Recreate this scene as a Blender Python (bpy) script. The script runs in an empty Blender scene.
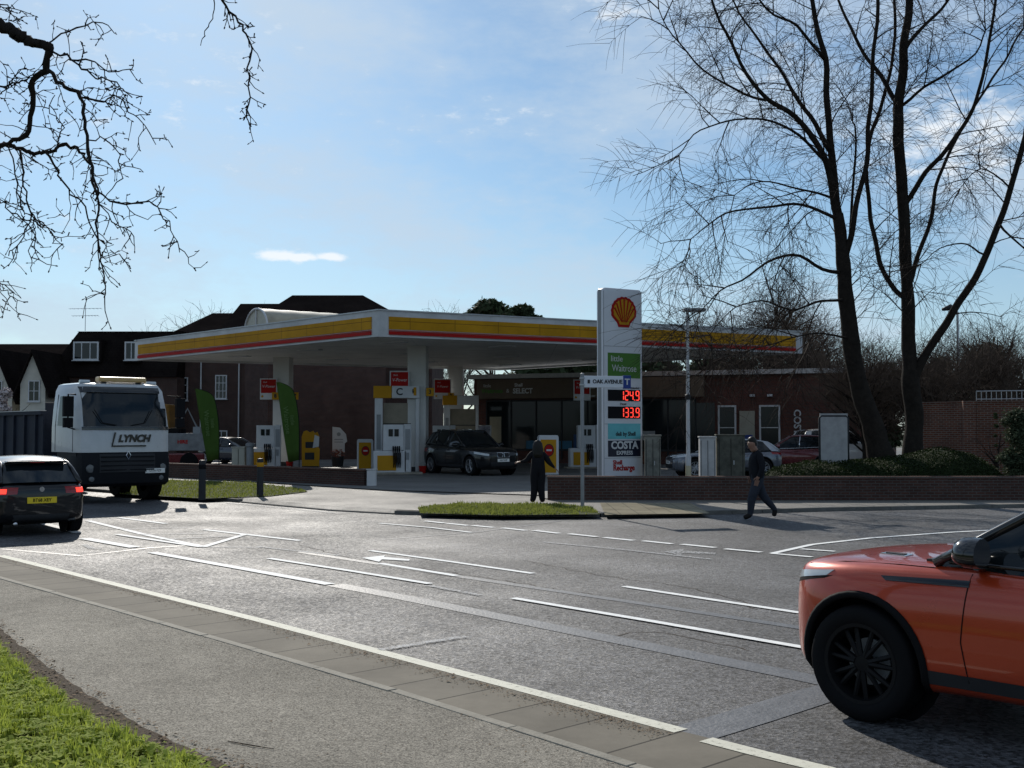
import bpy, bmesh, math, random
from mathutils import Vector, Matrix
from mathutils.bvhtree import BVHTree
R = math.radians
rnd = random.Random(7)
scene = bpy.context.scene
col = scene.collection

# ------------------------------------------------------------------ camera, sky, sun, exposure
F = 1134.0; CH = 1.95
PITCH = math.atan(46 / F)
cam_d = bpy.data.cameras.new('camera'); cam = bpy.data.objects.new('camera', cam_d); col.objects.link(cam)
cam_d.sensor_width = 36; cam_d.lens = 36 * F / 1024; cam_d.clip_start = 0.05; cam_d.clip_end = 4000
cam.location = (0, 0, CH); cam.rotation_euler = (R(90) + PITCH, 0, 0)
scene.camera = cam
scene.render.resolution_x = 1024; scene.render.resolution_y = 768

SUN_AZ, SUN_EL = R(-17), R(31)          # azimuth measured from +Y towards +X
world = bpy.data.worlds.new('World'); scene.world = world; world.use_nodes = True
nt = world.node_tree; N = nt.nodes; LK = nt.links
for n in list(N): N.remove(n)
out = N.new('ShaderNodeOutputWorld'); bg = N.new('ShaderNodeBackground'); bg.inputs['Strength'].default_value = 0.088
sky = N.new('ShaderNodeTexSky'); sky.sky_type = 'NISHITA'; sky.sun_disc = False
sky.sun_elevation = SUN_EL; sky.sun_rotation = SUN_AZ
sky.altitude = 50; sky.air_density = 1.0; sky.dust_density = 0.4; sky.ozone_density = 4.0
tc = N.new('ShaderNodeTexCoord')
def wmath(op, a, b=None, c=None):
    m = N.new('ShaderNodeMath'); m.operation = op
    for i, v in enumerate((a, b, c)):
        if v is None: continue
        if isinstance(v, (int, float)): m.inputs[i].default_value = v
        else: LK.new(v, m.inputs[i])
    return m.outputs[0]
sep = N.new('ShaderNodeSeparateXYZ'); LK.new(tc.outputs['Generated'], sep.inputs[0])
az = wmath('MULTIPLY', wmath('ARCTAN2', sep.outputs[0], sep.outputs[1]), 57.2958)
el = wmath('MULTIPLY', wmath('ARCSINE', sep.outputs[2]), 57.2958)
comb = N.new('ShaderNodeCombineXYZ'); LK.new(az, comb.inputs[0]); LK.new(wmath('MULTIPLY', el, 2.2), comb.inputs[1])
cn = N.new('ShaderNodeTexNoise'); cn.inputs['Scale'].default_value = 0.62; cn.inputs['Detail'].default_value = 8; cn.inputs['Roughness'].default_value = .62
LK.new(comb.outputs[0], cn.inputs['Vector'])
comb2 = N.new('ShaderNodeCombineXYZ'); LK.new(wmath('ADD', az, wmath('MULTIPLY', el, .8)), comb2.inputs[0]); LK.new(wmath('MULTIPLY', el, 2.6), comb2.inputs[1])
cn2 = N.new('ShaderNodeTexNoise'); cn2.inputs['Scale'].default_value = 0.055; cn2.inputs['Detail'].default_value = 6; cn2.inputs['Roughness'].default_value = .5
LK.new(comb2.outputs[0], cn2.inputs['Vector'])
def blob(a0, e0, sa, se, amp):
    da = wmath('DIVIDE', wmath('SUBTRACT', az, a0), sa); de = wmath('DIVIDE', wmath('SUBTRACT', el, e0), se)
    r2 = wmath('ADD', wmath('MULTIPLY', da, da), wmath('MULTIPLY', de, de))
    e = wmath('MULTIPLY', wmath('EXPONENT', wmath('MULTIPLY', r2, -1.0)), amp)
    return e
def ramp01(v, a, b):
    m = N.new('ShaderNodeMapRange'); m.inputs['From Min'].default_value = a; m.inputs['From Max'].default_value = b
    m.interpolation_type = 'SMOOTHSTEP'; LK.new(v, m.inputs['Value']); return m.outputs[0]
dens = None
for b in [(-11.7, 8.6, 1.2, .30, 1.7), (-10.6, 8.55, 1.1, .26, 1.7), (-9.2, 8.6, .9, .24, 1.6), (21.5, 13.6, 4.2, 2.6, 1.0), (5.2, 20.6, 2.2, .9, .8), (26, 20, 3, 2, .5), (13, 17.5, 3.5, 1.5, .55), (-18, 17, 10, 5, .34), (-2, 15.5, 8, 1.2, .34), (-22, 9, 8, 2, .28),
          (-40, 16, 7, 3, 1.0), (48, 14, 9, 4, 1.0), (-75, 25, 12, 5, 1.0), (90, 20, 15, 6, 1.0), (160, 25, 20, 8, 1.0), (-140, 22, 20, 8, 1.0)]:
    e = blob(*b); dens = e if dens is None else wmath('MAXIMUM', dens, e)
puff = wmath('MULTIPLY', ramp01(wmath('ADD', dens, wmath('MULTIPLY', wmath('SUBTRACT', cn.outputs['Fac'], .5), 2.6)), .40, 1.35), .92)
veil = wmath('MULTIPLY', ramp01(wmath('ADD', wmath('MULTIPLY', cn2.outputs['Fac'], .8), wmath('MULTIPLY', cn.outputs['Fac'], .2)), .36, .64), .76)
horiz = wmath('MULTIPLY', wmath('SUBTRACT', 1.0, ramp01(el, 0, 18)), .42)
veil = wmath('MAXIMUM', veil, horiz)
mx = N.new('ShaderNodeMixRGB'); LK.new(veil, mx.inputs[0]); wb = N.new('ShaderNodeVectorMath'); wb.operation = 'MULTIPLY'; LK.new(sky.outputs[0], wb.inputs[0]); wb.inputs[1].default_value = (.88, 1.06, 1.10); LK.new(wb.outputs[0], mx.inputs[1]); mx.inputs[2].default_value = (6.9, 8.3, 9.8, 1)
mx2 = N.new('ShaderNodeMixRGB'); LK.new(puff, mx2.inputs[0]); LK.new(mx.outputs[0], mx2.inputs[1]); mx2.inputs[2].default_value = (11.2, 11.8, 12.4, 1)
LK.new(mx2.outputs[0], bg.inputs[0]); LK.new(bg.outputs[0], out.inputs[0])

sd = bpy.data.lights.new('sun', 'SUN'); sd.energy = 4.6; sd.angle = R(0.6); sd.color = (1.0, .94, .85)
sun = bpy.data.objects.new('sun', sd); col.objects.link(sun)
to_sun = Vector((math.sin(SUN_AZ) * math.cos(SUN_EL), math.cos(SUN_AZ) * math.cos(SUN_EL), math.sin(SUN_EL)))
sun.rotation_euler = to_sun.to_track_quat('Z', 'Y').to_euler(); sun.location = (-20, 60, 40)
vs = scene.view_settings; vs.view_transform = 'Standard'; vs.look = 'None'; vs.gamma = 1; vs.exposure = -0.1; vs.use_curve_mapping = False

# ------------------------------------------------------------------ helpers
cp, sp_ = math.cos(PITCH), math.sin(PITCH)
def ray(x, y):
    return Vector((x - 512, F * cp - (384 - y) * sp_, F * sp_ + (384 - y) * cp))
def G(x, y, z=0.0):
    r = ray(x, y); t = (z - CH) / r.z; return Vector((r.x * t, r.y * t, z))
def P(x, y, D):
    r = ray(x, y); t = D / r.y; return Vector((r.x * t, D, CH + r.z * t))
def X(x, D): return (x - 512) / F * D
def Z(y, D): return P(512, y, D).z

def lin(c): return tuple(((v / 12.92) if v <= .04045 else ((v + .055) / 1.055) ** 2.4) for v in c)
MATS = {}
def mat(name, color, rough=.6, metal=0, var=.12, vscale=3, bump=0, bscale=40, emit=None, estr=1, coat=0, spec=None, trans=0, alpha=1, ior=1.45):
    if spec is None: spec = .12 if rough >= .6 and not metal else (.3 if rough >= .35 and not metal else .5)
    if name in MATS: return MATS[name]
    m = bpy.data.materials.new(name); m.use_nodes = True; MATS[name] = m
    t = m.node_tree; b = t.nodes['Principled BSDF']
    b.inputs['Roughness'].default_value = rough; b.inputs['Metallic'].default_value = metal
    b.inputs['Specular IOR Level'].default_value = spec; b.inputs['Coat Weight'].default_value = coat; b.inputs['Coat Roughness'].default_value = .04
    b.inputs['Transmission Weight'].default_value = trans; b.inputs['IOR'].default_value = ior
    tcn = t.nodes.new('ShaderNodeTexCoord')
    if var > 0:
        no = t.nodes.new('ShaderNodeTexNoise'); no.inputs['Scale'].default_value = vscale; no.inputs['Detail'].default_value = 6; no.inputs['Roughness'].default_value = .65
        t.links.new(tcn.outputs['Object'], no.inputs['Vector'])
        mr = t.nodes.new('ShaderNodeMapRange'); mr.inputs['From Min'].default_value = .3; mr.inputs['From Max'].default_value = .7
        mr.inputs['To Min'].default_value = 1 - var; mr.inputs['To Max'].default_value = 1 + var
        t.links.new(no.outputs['Fac'], mr.inputs['Value'])
        vm = t.nodes.new('ShaderNodeVectorMath'); vm.operation = 'SCALE'; vm.inputs[0].default_value = color[:3]
        t.links.new(mr.outputs[0], vm.inputs['Scale']); t.links.new(vm.outputs[0], b.inputs['Base Color'])
        mr2 = t.nodes.new('ShaderNodeMapRange'); mr2.inputs['To Min'].default_value = max(0, rough - .08); mr2.inputs['To Max'].default_value = min(1, rough + .08)
        t.links.new(no.outputs['Fac'], mr2.inputs['Value']); t.links.new(mr2.outputs[0], b.inputs['Roughness'])
    else: b.inputs['Base Color'].default_value = (*color[:3], 1)
    if bump > 0:
        n2 = t.nodes.new('ShaderNodeTexNoise'); n2.inputs['Scale'].default_value = bscale; n2.inputs['Detail'].default_value = 4
        t.links.new(tcn.outputs['Object'], n2.inputs['Vector'])
        bp = t.nodes.new('ShaderNodeBump'); bp.inputs['Strength'].default_value = bump; bp.inputs['Distance'].default_value = .02
        t.links.new(n2.outputs['Fac'], bp.inputs['Height']); t.links.new(bp.outputs[0], b.inputs['Normal'])
    if emit: b.inputs['Emission Color'].default_value = (*emit, 1); b.inputs['Emission Strength'].default_value = estr
    return m

def brick_mat(name, c1, c2, mortar, bw=.225, bh=.075, ms=.01, rough=.85, offset=.5, bump=.5, dirt=.35):
    if name in MATS: return MATS[name]
    m = bpy.data.materials.new(name); m.use_nodes = True; MATS[name] = m
    t = m.node_tree; b = t.nodes['Principled BSDF']; b.inputs['Roughness'].default_value = rough; b.inputs['Specular IOR Level'].default_value = 0.0 if ('tile' in name or 'slate' in name) else .1
    uv = t.nodes.new('ShaderNodeTexCoord'); br = t.nodes.new('ShaderNodeTexBrick')
    br.inputs['Color1'].default_value = (*c1, 1); br.inputs['Color2'].default_value = (*c2, 1); br.inputs['Mortar'].default_value = (*mortar, 1)
    br.inputs['Scale'].default_value = 1; br.inputs['Brick Width'].default_value = bw; br.inputs['Row Height'].default_value = bh; br.inputs['Mortar Size'].default_value = ms
    br.offset = offset; t.links.new(uv.outputs['UV'], br.inputs['Vector'])
    no = t.nodes.new('ShaderNodeTexNoise'); no.inputs['Scale'].default_value = .8; no.inputs['Detail'].default_value = 8; no.inputs['Roughness'].default_value = .7
    t.links.new(uv.outputs['Object'], no.inputs['Vector'])
    mr = t.nodes.new('ShaderNodeMapRange'); mr.inputs['From Min'].default_value = .3; mr.inputs['From Max'].default_value = .7; mr.inputs['To Min'].default_value = 1 - dirt; mr.inputs['To Max'].default_value = 1.15
    t.links.new(no.outputs['Fac'], mr.inputs['Value'])
    vm = t.nodes.new('ShaderNodeVectorMath'); vm.operation = 'SCALE'; t.links.new(br.outputs['Color'], vm.inputs[0]); t.links.new(mr.outputs[0], vm.inputs['Scale'])
    t.links.new(vm.outputs[0], b.inputs['Base Color'])
    bp = t.nodes.new('ShaderNodeBump'); bp.inputs['Strength'].default_value = bump; bp.inputs['Distance'].default_value = .01; bp.invert = True
    t.links.new(br.outputs['Fac'], bp.inputs['Height']); t.links.new(bp.outputs[0], b.inputs['Normal'])
    return m

def asphalt_mat(name, base, rough, patch=.25, grain=.5, spec=.5, vs_=75, tracks=False, specks=False, bump=.006):
    m = bpy.data.materials.new(name); m.use_nodes = True; MATS[name] = m
    t = m.node_tree; b = t.nodes['Principled BSDF']; L = t.links
    b.inputs['Specular IOR Level'].default_value = spec
    tcn = t.nodes.new('ShaderNodeTexCoord')
    def noise(sc, det=3, ro=.6):
        n = t.nodes.new('ShaderNodeTexNoise'); n.inputs['Scale'].default_value = sc; n.inputs['Detail'].default_value = det; n.inputs['Roughness'].default_value = ro
        L.new(tcn.outputs['Object'], n.inputs['Vector']); return n.outputs['Fac']
    vo = t.nodes.new('ShaderNodeTexVoronoi'); vo.inputs['Scale'].default_value = vs_; L.new(tcn.outputs['Object'], vo.inputs['Vector'])
    big = noise(.35, 7, .65); fine = noise(160, 2); mid = noise(9, 5)
    def mr(v, a, b_, c, d):
        n = t.nodes.new('ShaderNodeMapRange'); n.inputs['From Min'].default_value = a; n.inputs['From Max'].default_value = b_; n.inputs['To Min'].default_value = c; n.inputs['To Max'].default_value = d
        L.new(v, n.inputs['Value']); return n.outputs[0]
    def mul(a, b_, op='MULTIPLY'):
        n = t.nodes.new('ShaderNodeMath'); n.operation = op; L.new(a, n.inputs[0])
        if isinstance(b_, (int, float)): n.inputs[1].default_value = b_
        else: L.new(b_, n.inputs[1])
        return n.outputs[0]
    sepc = t.nodes.new('ShaderNodeSeparateColor'); L.new(vo.outputs['Color'], sepc.inputs[0])
    chips = mr(sepc.outputs[0], 0, 1, 1 - grain, 1 + grain)
    f = mul(mul(mul(chips, mr(big, .3, .7, 1 - patch, 1 + patch)), mr(mid, .3, .7, .9, 1.1)), mr(fine, .3, .7, .7, 1.3))
    if specks:
        v3 = t.nodes.new('ShaderNodeTexVoronoi'); v3.inputs['Scale'].default_value = 11; v3.inputs['Randomness'].default_value = 1; L.new(tcn.outputs['Object'], v3.inputs['Vector'])
        f = mul(f, mr(v3.outputs['Distance'], .06, .10, .35, 1.0))
    if tracks:      # tyre-polished wheel tracks running along the road
        dp = t.nodes.new('ShaderNodeVectorMath'); dp.operation = 'DOT_PRODUCT'; L.new(tcn.outputs['Object'], dp.inputs[0]); dp.inputs[1].default_value = (.728, .685, 0)
        ph = mul(mul(dp.outputs['Value'], 3.6), mul(big, 1.6), 'ADD'); sn = t.nodes.new('ShaderNodeMath'); sn.operation = 'SINE'; L.new(ph, sn.inputs[0])
        f = mul(f, mr(sn.outputs[0], -1, 1, .86, 1.14))
    vm = t.nodes.new('ShaderNodeVectorMath'); vm.operation = 'SCALE'; vm.inputs[0].default_value = base; L.new(f, vm.inputs['Scale']); L.new(vm.outputs[0], b.inputs['Base Color'])
    L.new(mul(mr(big, .3, .7, rough + .1, rough - .1), mr(sepc.outputs[1], 0, 1, .85, 1.15)), b.inputs['Roughness'])
    bp = t.nodes.new('ShaderNodeBump'); bp.inputs['Strength'].default_value = .55; bp.inputs['Distance'].default_value = bump
    L.new(mul(vo.outputs['Distance'], fine, 'ADD'), bp.inputs['Height']); L.new(bp.outputs[0], b.inputs['Normal'])
    return m

class MB:
    def __init__(s): s.v = []; s.f = []; s.m = []
    def add(s, vs, fs, mi=0):
        o = len(s.v); s.v += [Vector(a) for a in vs]; s.f += [tuple(o + i for i in f) for f in fs]; s.m += [mi] * len(fs); return s
    def box(s, c, d, rz=0, mi=0, M=None):
        x, y, z = d[0] / 2, d[1] / 2, d[2] / 2
        vs = [Vector((a * x, b * y, e * z)) for e in (-1, 1) for b in (-1, 1) for a in (-1, 1)]
        Mx = M if M is not None else Matrix.Rotation(rz, 3, 'Z')
        vs = [Mx @ v + Vector(c) for v in vs]
        return s.add(vs, [(0, 2, 3, 1), (4, 5, 7, 6), (0, 1, 5, 4), (2, 6, 7, 3), (0, 4, 6, 2), (1, 3, 7, 5)], mi)
    def span(s, a, b, mi=0):
        return s.box([(a[i] + b[i]) / 2 for i in range(3)], [abs(a[i] - b[i]) for i in range(3)], mi=mi)
    def prism(s, poly, z0, z1, mi=0):
        n = len(poly)
        ar = sum(poly[i][0] * poly[(i + 1) % n][1] - poly[(i + 1) % n][0] * poly[i][1] for i in range(n))
        if ar < 0: poly = poly[::-1]
        vs = [(p[0], p[1], z0) for p in poly] + [(p[0], p[1], z1) for p in poly]
        fs = [tuple(range(n))[::-1], tuple(range(n, 2 * n))] + [(i, (i + 1) % n, n + (i + 1) % n, n + i) for i in range(n)]
        return s.add(vs, fs, mi)
    def prism_m(s, poly, d0, d1, o, r, u, mi=0):
        """polygon in the plane (r,u) at origin o, extruded along r x u from d0 to d1"""
        o, r, u = Vector(o), Vector(r), Vector(u); n_ = r.cross(u); n = len(poly)
        ar = sum(poly[i][0] * poly[(i + 1) % n][1] - poly[(i + 1) % n][0] * poly[i][1] for i in range(n))
        if ar < 0: poly = poly[::-1]
        vs = [o + r * p[0] + u * p[1] + n_ * d0 for p in poly] + [o + r * p[0] + u * p[1] + n_ * d1 for p in poly]
        fs = [tuple(range(n))[::-1], tuple(range(n, 2 * n))] + [(i, (i + 1) % n, n + (i + 1) % n, n + i) for i in range(n)]
        return s.add(vs, fs, mi)
    def tube(s, pts, rad, n=8, cap=True, mi=0):
        pts = [Vector(p) for p in pts]
        if not isinstance(rad, (list, tuple)): rad = [rad] * len(pts)
        o = len(s.v); prev = None
        for i, p in enumerate(pts):
            d = (pts[min(i + 1, len(pts) - 1)] - pts[max(i - 1, 0)])
            if d.length < 1e-9: d = Vector((0, 0, 1))
            d.normalize()
            if prev is None: a = d.cross(Vector((.31, .2, .93)) if abs(d.z) < .9 else Vector((1, .1, 0)))
            else: a = prev - d * prev.dot(d)
            if a.length < 1e-6: a = d.orthogonal()
            a.normalize(); prev = a; b = d.cross(a)
            for k in range(n):
                t = 2 * math.pi * k / n; s.v.append(p + (a * math.cos(t) + b * math.sin(t)) * rad[i])
        for i in range(len(pts) - 1):
            for k in range(n):
                k2 = (k + 1) % n; s.f.append((o + i * n + k, o + i * n + k2, o + (i + 1) * n + k2, o + (i + 1) * n + k)); s.m.append(mi)
        if cap and n > 2:
            s.f.append(tuple(o + k for k in range(n))[::-1]); s.m.append(mi)
            e = o + (len(pts) - 1) * n; s.f.append(tuple(e + k for k in range(n))); s.m.append(mi)
        return s
    def cyl(s, a, b, r, n=16, r2=None, mi=0): return s.tube([a, b], [r, r if r2 is None else r2], n, mi=mi)
    def lathe(s, prof, c=(0, 0, 0), axis='Y', n=24, mi=0):
        """prof: (radius, height along axis)"""
        o = len(s.v); c = Vector(c)
        for (r, h) in prof:
            for k in range(n):
                t = 2 * math.pi * k / n; a, b = r * math.cos(t), r * math.sin(t)
                s.v.append(c + (Vector((a, h, b)) if axis == 'Y' else Vector((a, b, h)) if axis == 'Z' else Vector((h, a, b))))
        for i in range(len(prof) - 1):
            for k in range(n):
                k2 = (k + 1) % n; s.f.append((o + i * n + k, o + i * n + k2, o + (i + 1) * n + k2, o + (i + 1) * n + k)); s.m.append(mi)
        return s
    def grid(s, rows, closed=False, mi=0):
        o = len(s.v); m = len(rows[0])
        for r in rows: s.v += [Vector(p) for p in r]
        for i in range(len(rows) - 1):
            for k in range(m if closed else m - 1):
                k2 = (k + 1) % m; s.f.append((o + i * m + k, o + i * m + k2, o + (i + 1) * m + k2, o + (i + 1) * m + k)); s.m.append(mi)
        return s
    def build(s, name, mats, parent=None, smooth=False, bevel=0, world=False, fixn=True, auto=None, sub=0):
        if not isinstance(mats, (list, tuple)): mats = [mats]
        off = parent_loc(parent) if world and parent else Vector((0, 0, 0))
        me = bpy.data.meshes.new(name); me.from_pydata([tuple(v - off) for v in s.v], [], s.f)
        for m in mats: me.materials.append(m)
        if len(mats) > 1: me.polygons.foreach_set('material_index', s.m)
        if fixn or bevel > 0 or sub:
            bm = bmesh.new(); bm.from_mesh(me)
            if fixn: bmesh.ops.recalc_face_normals(bm, faces=bm.faces)
            if bevel > 0:
                es = [e for e in bm.edges if len(e.link_faces) == 2 and e.calc_face_angle(0) > R(35)]
                bmesh.ops.bevel(bm, geom=es, offset=bevel, segments=2, profile=.5, affect='EDGES', clamp_overlap=True)
            bm.to_mesh(me); bm.free()
        if len(me.polygons) < 60000: boxuv(me)
        if smooth:
            me.polygons.foreach_set('use_smooth', [True] * len(me.polygons))
            if auto is not None: me.set_sharp_from_angle(angle=R(auto))
        ob = bpy.data.objects.new(name, me); col.objects.link(ob); ob.parent = parent
        return ob
def parent_loc(p):
    l = Vector((0, 0, 0))
    while p: l += p.location; p = p.parent
    return l
def boxuv(me):
    uvl = me.uv_layers.new(name='UVMap'); vs_ = me.vertices; data = uvl.data
    for p in me.polygons:
        n = p.normal
        if abs(n.z) > .85: 
            for li in p.loop_indices: c = vs_[me.loops[li].vertex_index].co; data[li].uv = (c.x, c.y)
        else:
            h = Vector((-n.y, n.x)); h.normalize(); k = 1 / max(.25, math.sqrt(1 - n.z * n.z))
            for li in p.loop_indices: c = vs_[me.loops[li].vertex_index].co; data[li].uv = (c.x * h.x + c.y * h.y, c.z * k)
def tag(o, label=None, cat=None, group=None, kind=None):
    if label: o['label'] = label
    if cat: o['category'] = cat
    if group: o['group'] = group
    if kind: o['kind'] = kind
    return o
def thing(name, label, cat, loc=(0, 0, 0), rz=0, group=None):
    o = bpy.data.objects.new(name, None); col.objects.link(o); o.location = loc; o.rotation_euler = (0, 0, rz); o.empty_display_size = .2
    return tag(o, label, cat, group)
def copy_tree(o, parent=None):
    c = o.copy(); col.objects.link(c); c.parent = parent
    for ch in list(o.children): copy_tree(ch, c)
    return c
def text(name, s, size, o, r, u, m, parent, ext=.004, align='CENTER', sx=1.0, bold=0, shear=0, spacing=1.0):
    cu = bpy.data.curves.new(name, 'FONT'); cu.body = s; cu.size = size; cu.align_x = align; cu.align_y = 'CENTER'; cu.extrude = ext; cu.offset = bold; cu.shear = shear
    cu.resolution_u = 3; cu.space_character = spacing
    t = bpy.data.objects.new(name, cu); col.objects.link(t)
    dg = bpy.context.evaluated_depsgraph_get(); me = bpy.data.meshes.new_from_object(t.evaluated_get(dg))
    bpy.data.objects.remove(t); bpy.data.curves.remove(cu)
    o, r, u = Vector(o), Vector(r).normalized(), Vector(u).normalized(); n = r.cross(u)
    for v in me.vertices: c = v.co.copy(); v.co = o + r * c.x * sx + u * c.y + n * c.z
    me.materials.clear(); me.materials.append(m); me.name = name
    ob = bpy.data.objects.new(name, me); col.objects.link(ob); ob.parent = parent
    return ob
def apply_mods(ob):
    dg = bpy.context.evaluated_depsgraph_get(); me = bpy.data.meshes.new_from_object(ob.evaluated_get(dg)); old = ob.data
    ob.modifiers.clear(); ob.data = me; me.name = ob.name; return ob

# ------------------------------------------------------------------ materials
M_asph = asphalt_mat('road_asphalt', (.064, .064, .067), .68, patch=.34, grain=.85, spec=.34, vs_=34, tracks=True, bump=.011)
M_path = asphalt_mat('footpath_asphalt', (.235, .214, .178), .92, patch=.22, grain=.5, spec=.1, vs_=105, specks=True)
M_pave = asphalt_mat('pavement_grey', (.165, .155, .14), .75, patch=.15, grain=.15, spec=.3)
M_fore = asphalt_mat('forecourt_concrete', (.11, .108, .102), .66, patch=.25, grain=.2, spec=.4)
M_tar = mat('tar_seam', (.10, .105, .115), .55, var=.25, vscale=6, bump=.3, bscale=30, spec=.4)
def paint_mat(name, c, wear):
    m = mat(name, c, .75, var=.12, vscale=8, spec=.25)
    t = m.node_tree; b = t.nodes['Principled BSDF']; tr = t.nodes.new('ShaderNodeBsdfTransparent'); mi = t.nodes.new('ShaderNodeMixShader')
    no = t.nodes.new('ShaderNodeTexNoise'); no.inputs['Scale'].default_value = 26; no.inputs['Detail'].default_value = 8; no.inputs['Roughness'].default_value = .8
    tcn = t.nodes.new('ShaderNodeTexCoord'); t.links.new(tcn.outputs['Object'], no.inputs['Vector'])
    mr = t.nodes.new('ShaderNodeMapRange'); mr.inputs['From Min'].default_value = wear - .06; mr.inputs['From Max'].default_value = wear + .06
    t.links.new(no.outputs['Fac'], mr.inputs['Value']); t.links.new(mr.outputs[0], mi.inputs[0]); t.links.new(tr.outputs[0], mi.inputs[1]); t.links.new(b.outputs[0], mi.inputs[2])
    t.links.new(mi.outputs[0], t.nodes['Material Output'].inputs[0]); return m
M_line = paint_mat('road_paint', (.78, .78, .76), .36)
M_worn = paint_mat('worn_road_paint', (.42, .42, .42), .5)
M_cream_line = paint_mat('old_edge_paint', (.62, .6, .5), .38)
M_kerb = mat('kerb_stone', (.26, .24, .20), .8, var=.25, vscale=5, bump=.3)
M_dkerb = mat('dark_kerb_stone', (.13, .125, .115), .85, var=.25, vscale=5, bump=.3)
M_channel = brick_mat('channel_blocks', (.20, .178, .142), (.165, .148, .12), (.06, .054, .045), bw=.58, bh=1.2, ms=.010, offset=0, bump=.4)
M_soil = mat('soil', (.085, .065, .047), .95, var=.4, vscale=20, bump=1, bscale=60)
M_turf = mat('turf', (.055, .065, .025), .95, var=.35, vscale=6, bump=1, bscale=60)
M_ground = mat('far_ground', (.08, .085, .06), .95, var=.3, vscale=.3)
M_brick = brick_mat('red_brown_brick', (.085, .042, .034), (.06, .033, .028), (.09, .082, .075))
M_brick2 = brick_mat('garden_brick', (.15, .058, .036), (.10, .042, .03), (.17, .15, .13))
M_brick3 = brick_mat('shop_brick', (.14, .050, .036), (.10, .040, .032), (.085, .075, .07))
M_tile = brick_mat('roof_tiles', (.017, .013, .012), (.013, .010, .010), (.02, .018, .016), bw=.27, bh=.18, ms=.012, rough=.8)
M_slate = brick_mat('slate', (.05, .05, .055), (.04, .04, .045), (.02, .02, .02), bw=.3, bh=.2, ms=.01, rough=.6)
M_render = mat('cream_render', (.5, .48, .42), .85, var=.12, vscale=1.5)
M_white = mat('white_plastic', (.52, .53, .54), .4, var=.08, vscale=2)
M_whitemetal = mat('white_painted_metal', (.47, .48, .49), .5, var=.2, vscale=.9)
M_soffit = brick_mat('soffit_panels', (.74, .74, .70), (.70, .70, .66), (.4, .4, .38), bw=6, bh=.3, ms=.008, rough=.5, offset=0, bump=.2, dirt=.15)
M_yband = brick_mat('yellow_band_panels', (.46, .23, .010), (.43, .21, .010), (.16, .08, .01), bw=1.9, bh=6, ms=.012, rough=.6, offset=0, bump=.2, dirt=.22)
M_yel = mat('signal_yellow', (.46, .23, .010), .6, spec=.2, var=.08, vscale=1)
M_red = mat('signal_red', (.34, .010, .008), .6, spec=.15, var=.08, vscale=1)
M_blue = mat('deep_blue', (.015, .04, .2), .4)
M_grey = mat('mid_grey_metal', (.22, .23, .24), .5, metal=.2)
M_galv = mat('galvanised_steel', (.38, .39, .40), .45, metal=.6, var=.15, vscale=6)
M_dgrey = mat('dark_grey_plastic', (.026, .027, .03), .6, spec=.25)
M_black = mat('black_rubber', (.007, .007, .008), .75, var=.15)
M_dispb = mat('display_black', (.010, .010, .012), .7, spec=.1)
M_gblack = mat('gloss_black', (.008, .008, .009), .15, coat=.6)
M_glass = mat('dark_glass', (.008, .011, .013), .04, var=0, spec=.5)
M_shopglass = mat('shop_window_glass', (.010, .014, .016), .08, var=0, spec=.22)
M_green = mat('flag_green', (.042, .082, .016), .8, var=.1)
M_sgreen = mat('sign_green', (.06, .17, .025), .45, var=.05)
M_chrome = mat('chrome', (.6, .6, .62), .12, metal=1, var=0)
M_alloy = mat('alloy', (.30, .31, .33), .3, metal=.9)
M_dalloy = mat('dark_alloy', (.005, .005, .006), .55, spec=.2)
M_lens = mat('dull_lamp_lens', (.12, .125, .13), .15, var=0, spec=.5)
M_clear = mat('lamp_lens', (.45, .48, .5), .08, var=0, spec=.8, coat=.5)
M_tail = mat('tail_lens', (.25, .008, .008), .15, var=0, coat=.5)
M_taillit = mat('lit_tail_lens', (.5, .01, .01), .3, var=0, emit=(1, .05, .03), estr=2)
M_led = mat('led_segments', (.3, .01, .01), .4, var=0, emit=(1, .06, .04), estr=1.5)
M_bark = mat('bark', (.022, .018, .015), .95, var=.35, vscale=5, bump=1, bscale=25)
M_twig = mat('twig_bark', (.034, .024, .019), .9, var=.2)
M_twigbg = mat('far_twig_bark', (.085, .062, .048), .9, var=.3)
M_twig2 = mat('dark_twig_bark', (.022, .018, .016), .9, var=.2)
# ------------------------------------------------------------------ ground, roads, markings
U = Vector((-1067, 1134, 0)).normalized()          # road direction (away to the left)
NR = Vector((U.y, -U.x, 0))                        # across the road, away from the camera side
def struct(name, mb, m, **k): return tag(mb.build(name, m, **k), kind='structure')
def sheet(name, pts, z, m, sub=None):
    mb = MB(); n = len(pts); mb.add([(p[0], p[1], z) for p in pts], [tuple(range(n))])
    ob = mb.build(name, m)
    if ob.data.polygons[0].normal.z < 0: ob.data.flip_normals()
    return tag(ob, kind='structure')
sheet('ground', [(-1500, -600), (1500, -600), (1500, 2500), (-1500, 2500)], -.06, M_ground)
sheet('road', [(-95, -25), (75, -25), (75, 62), (-95, 120)], 0, M_asph)

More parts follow.
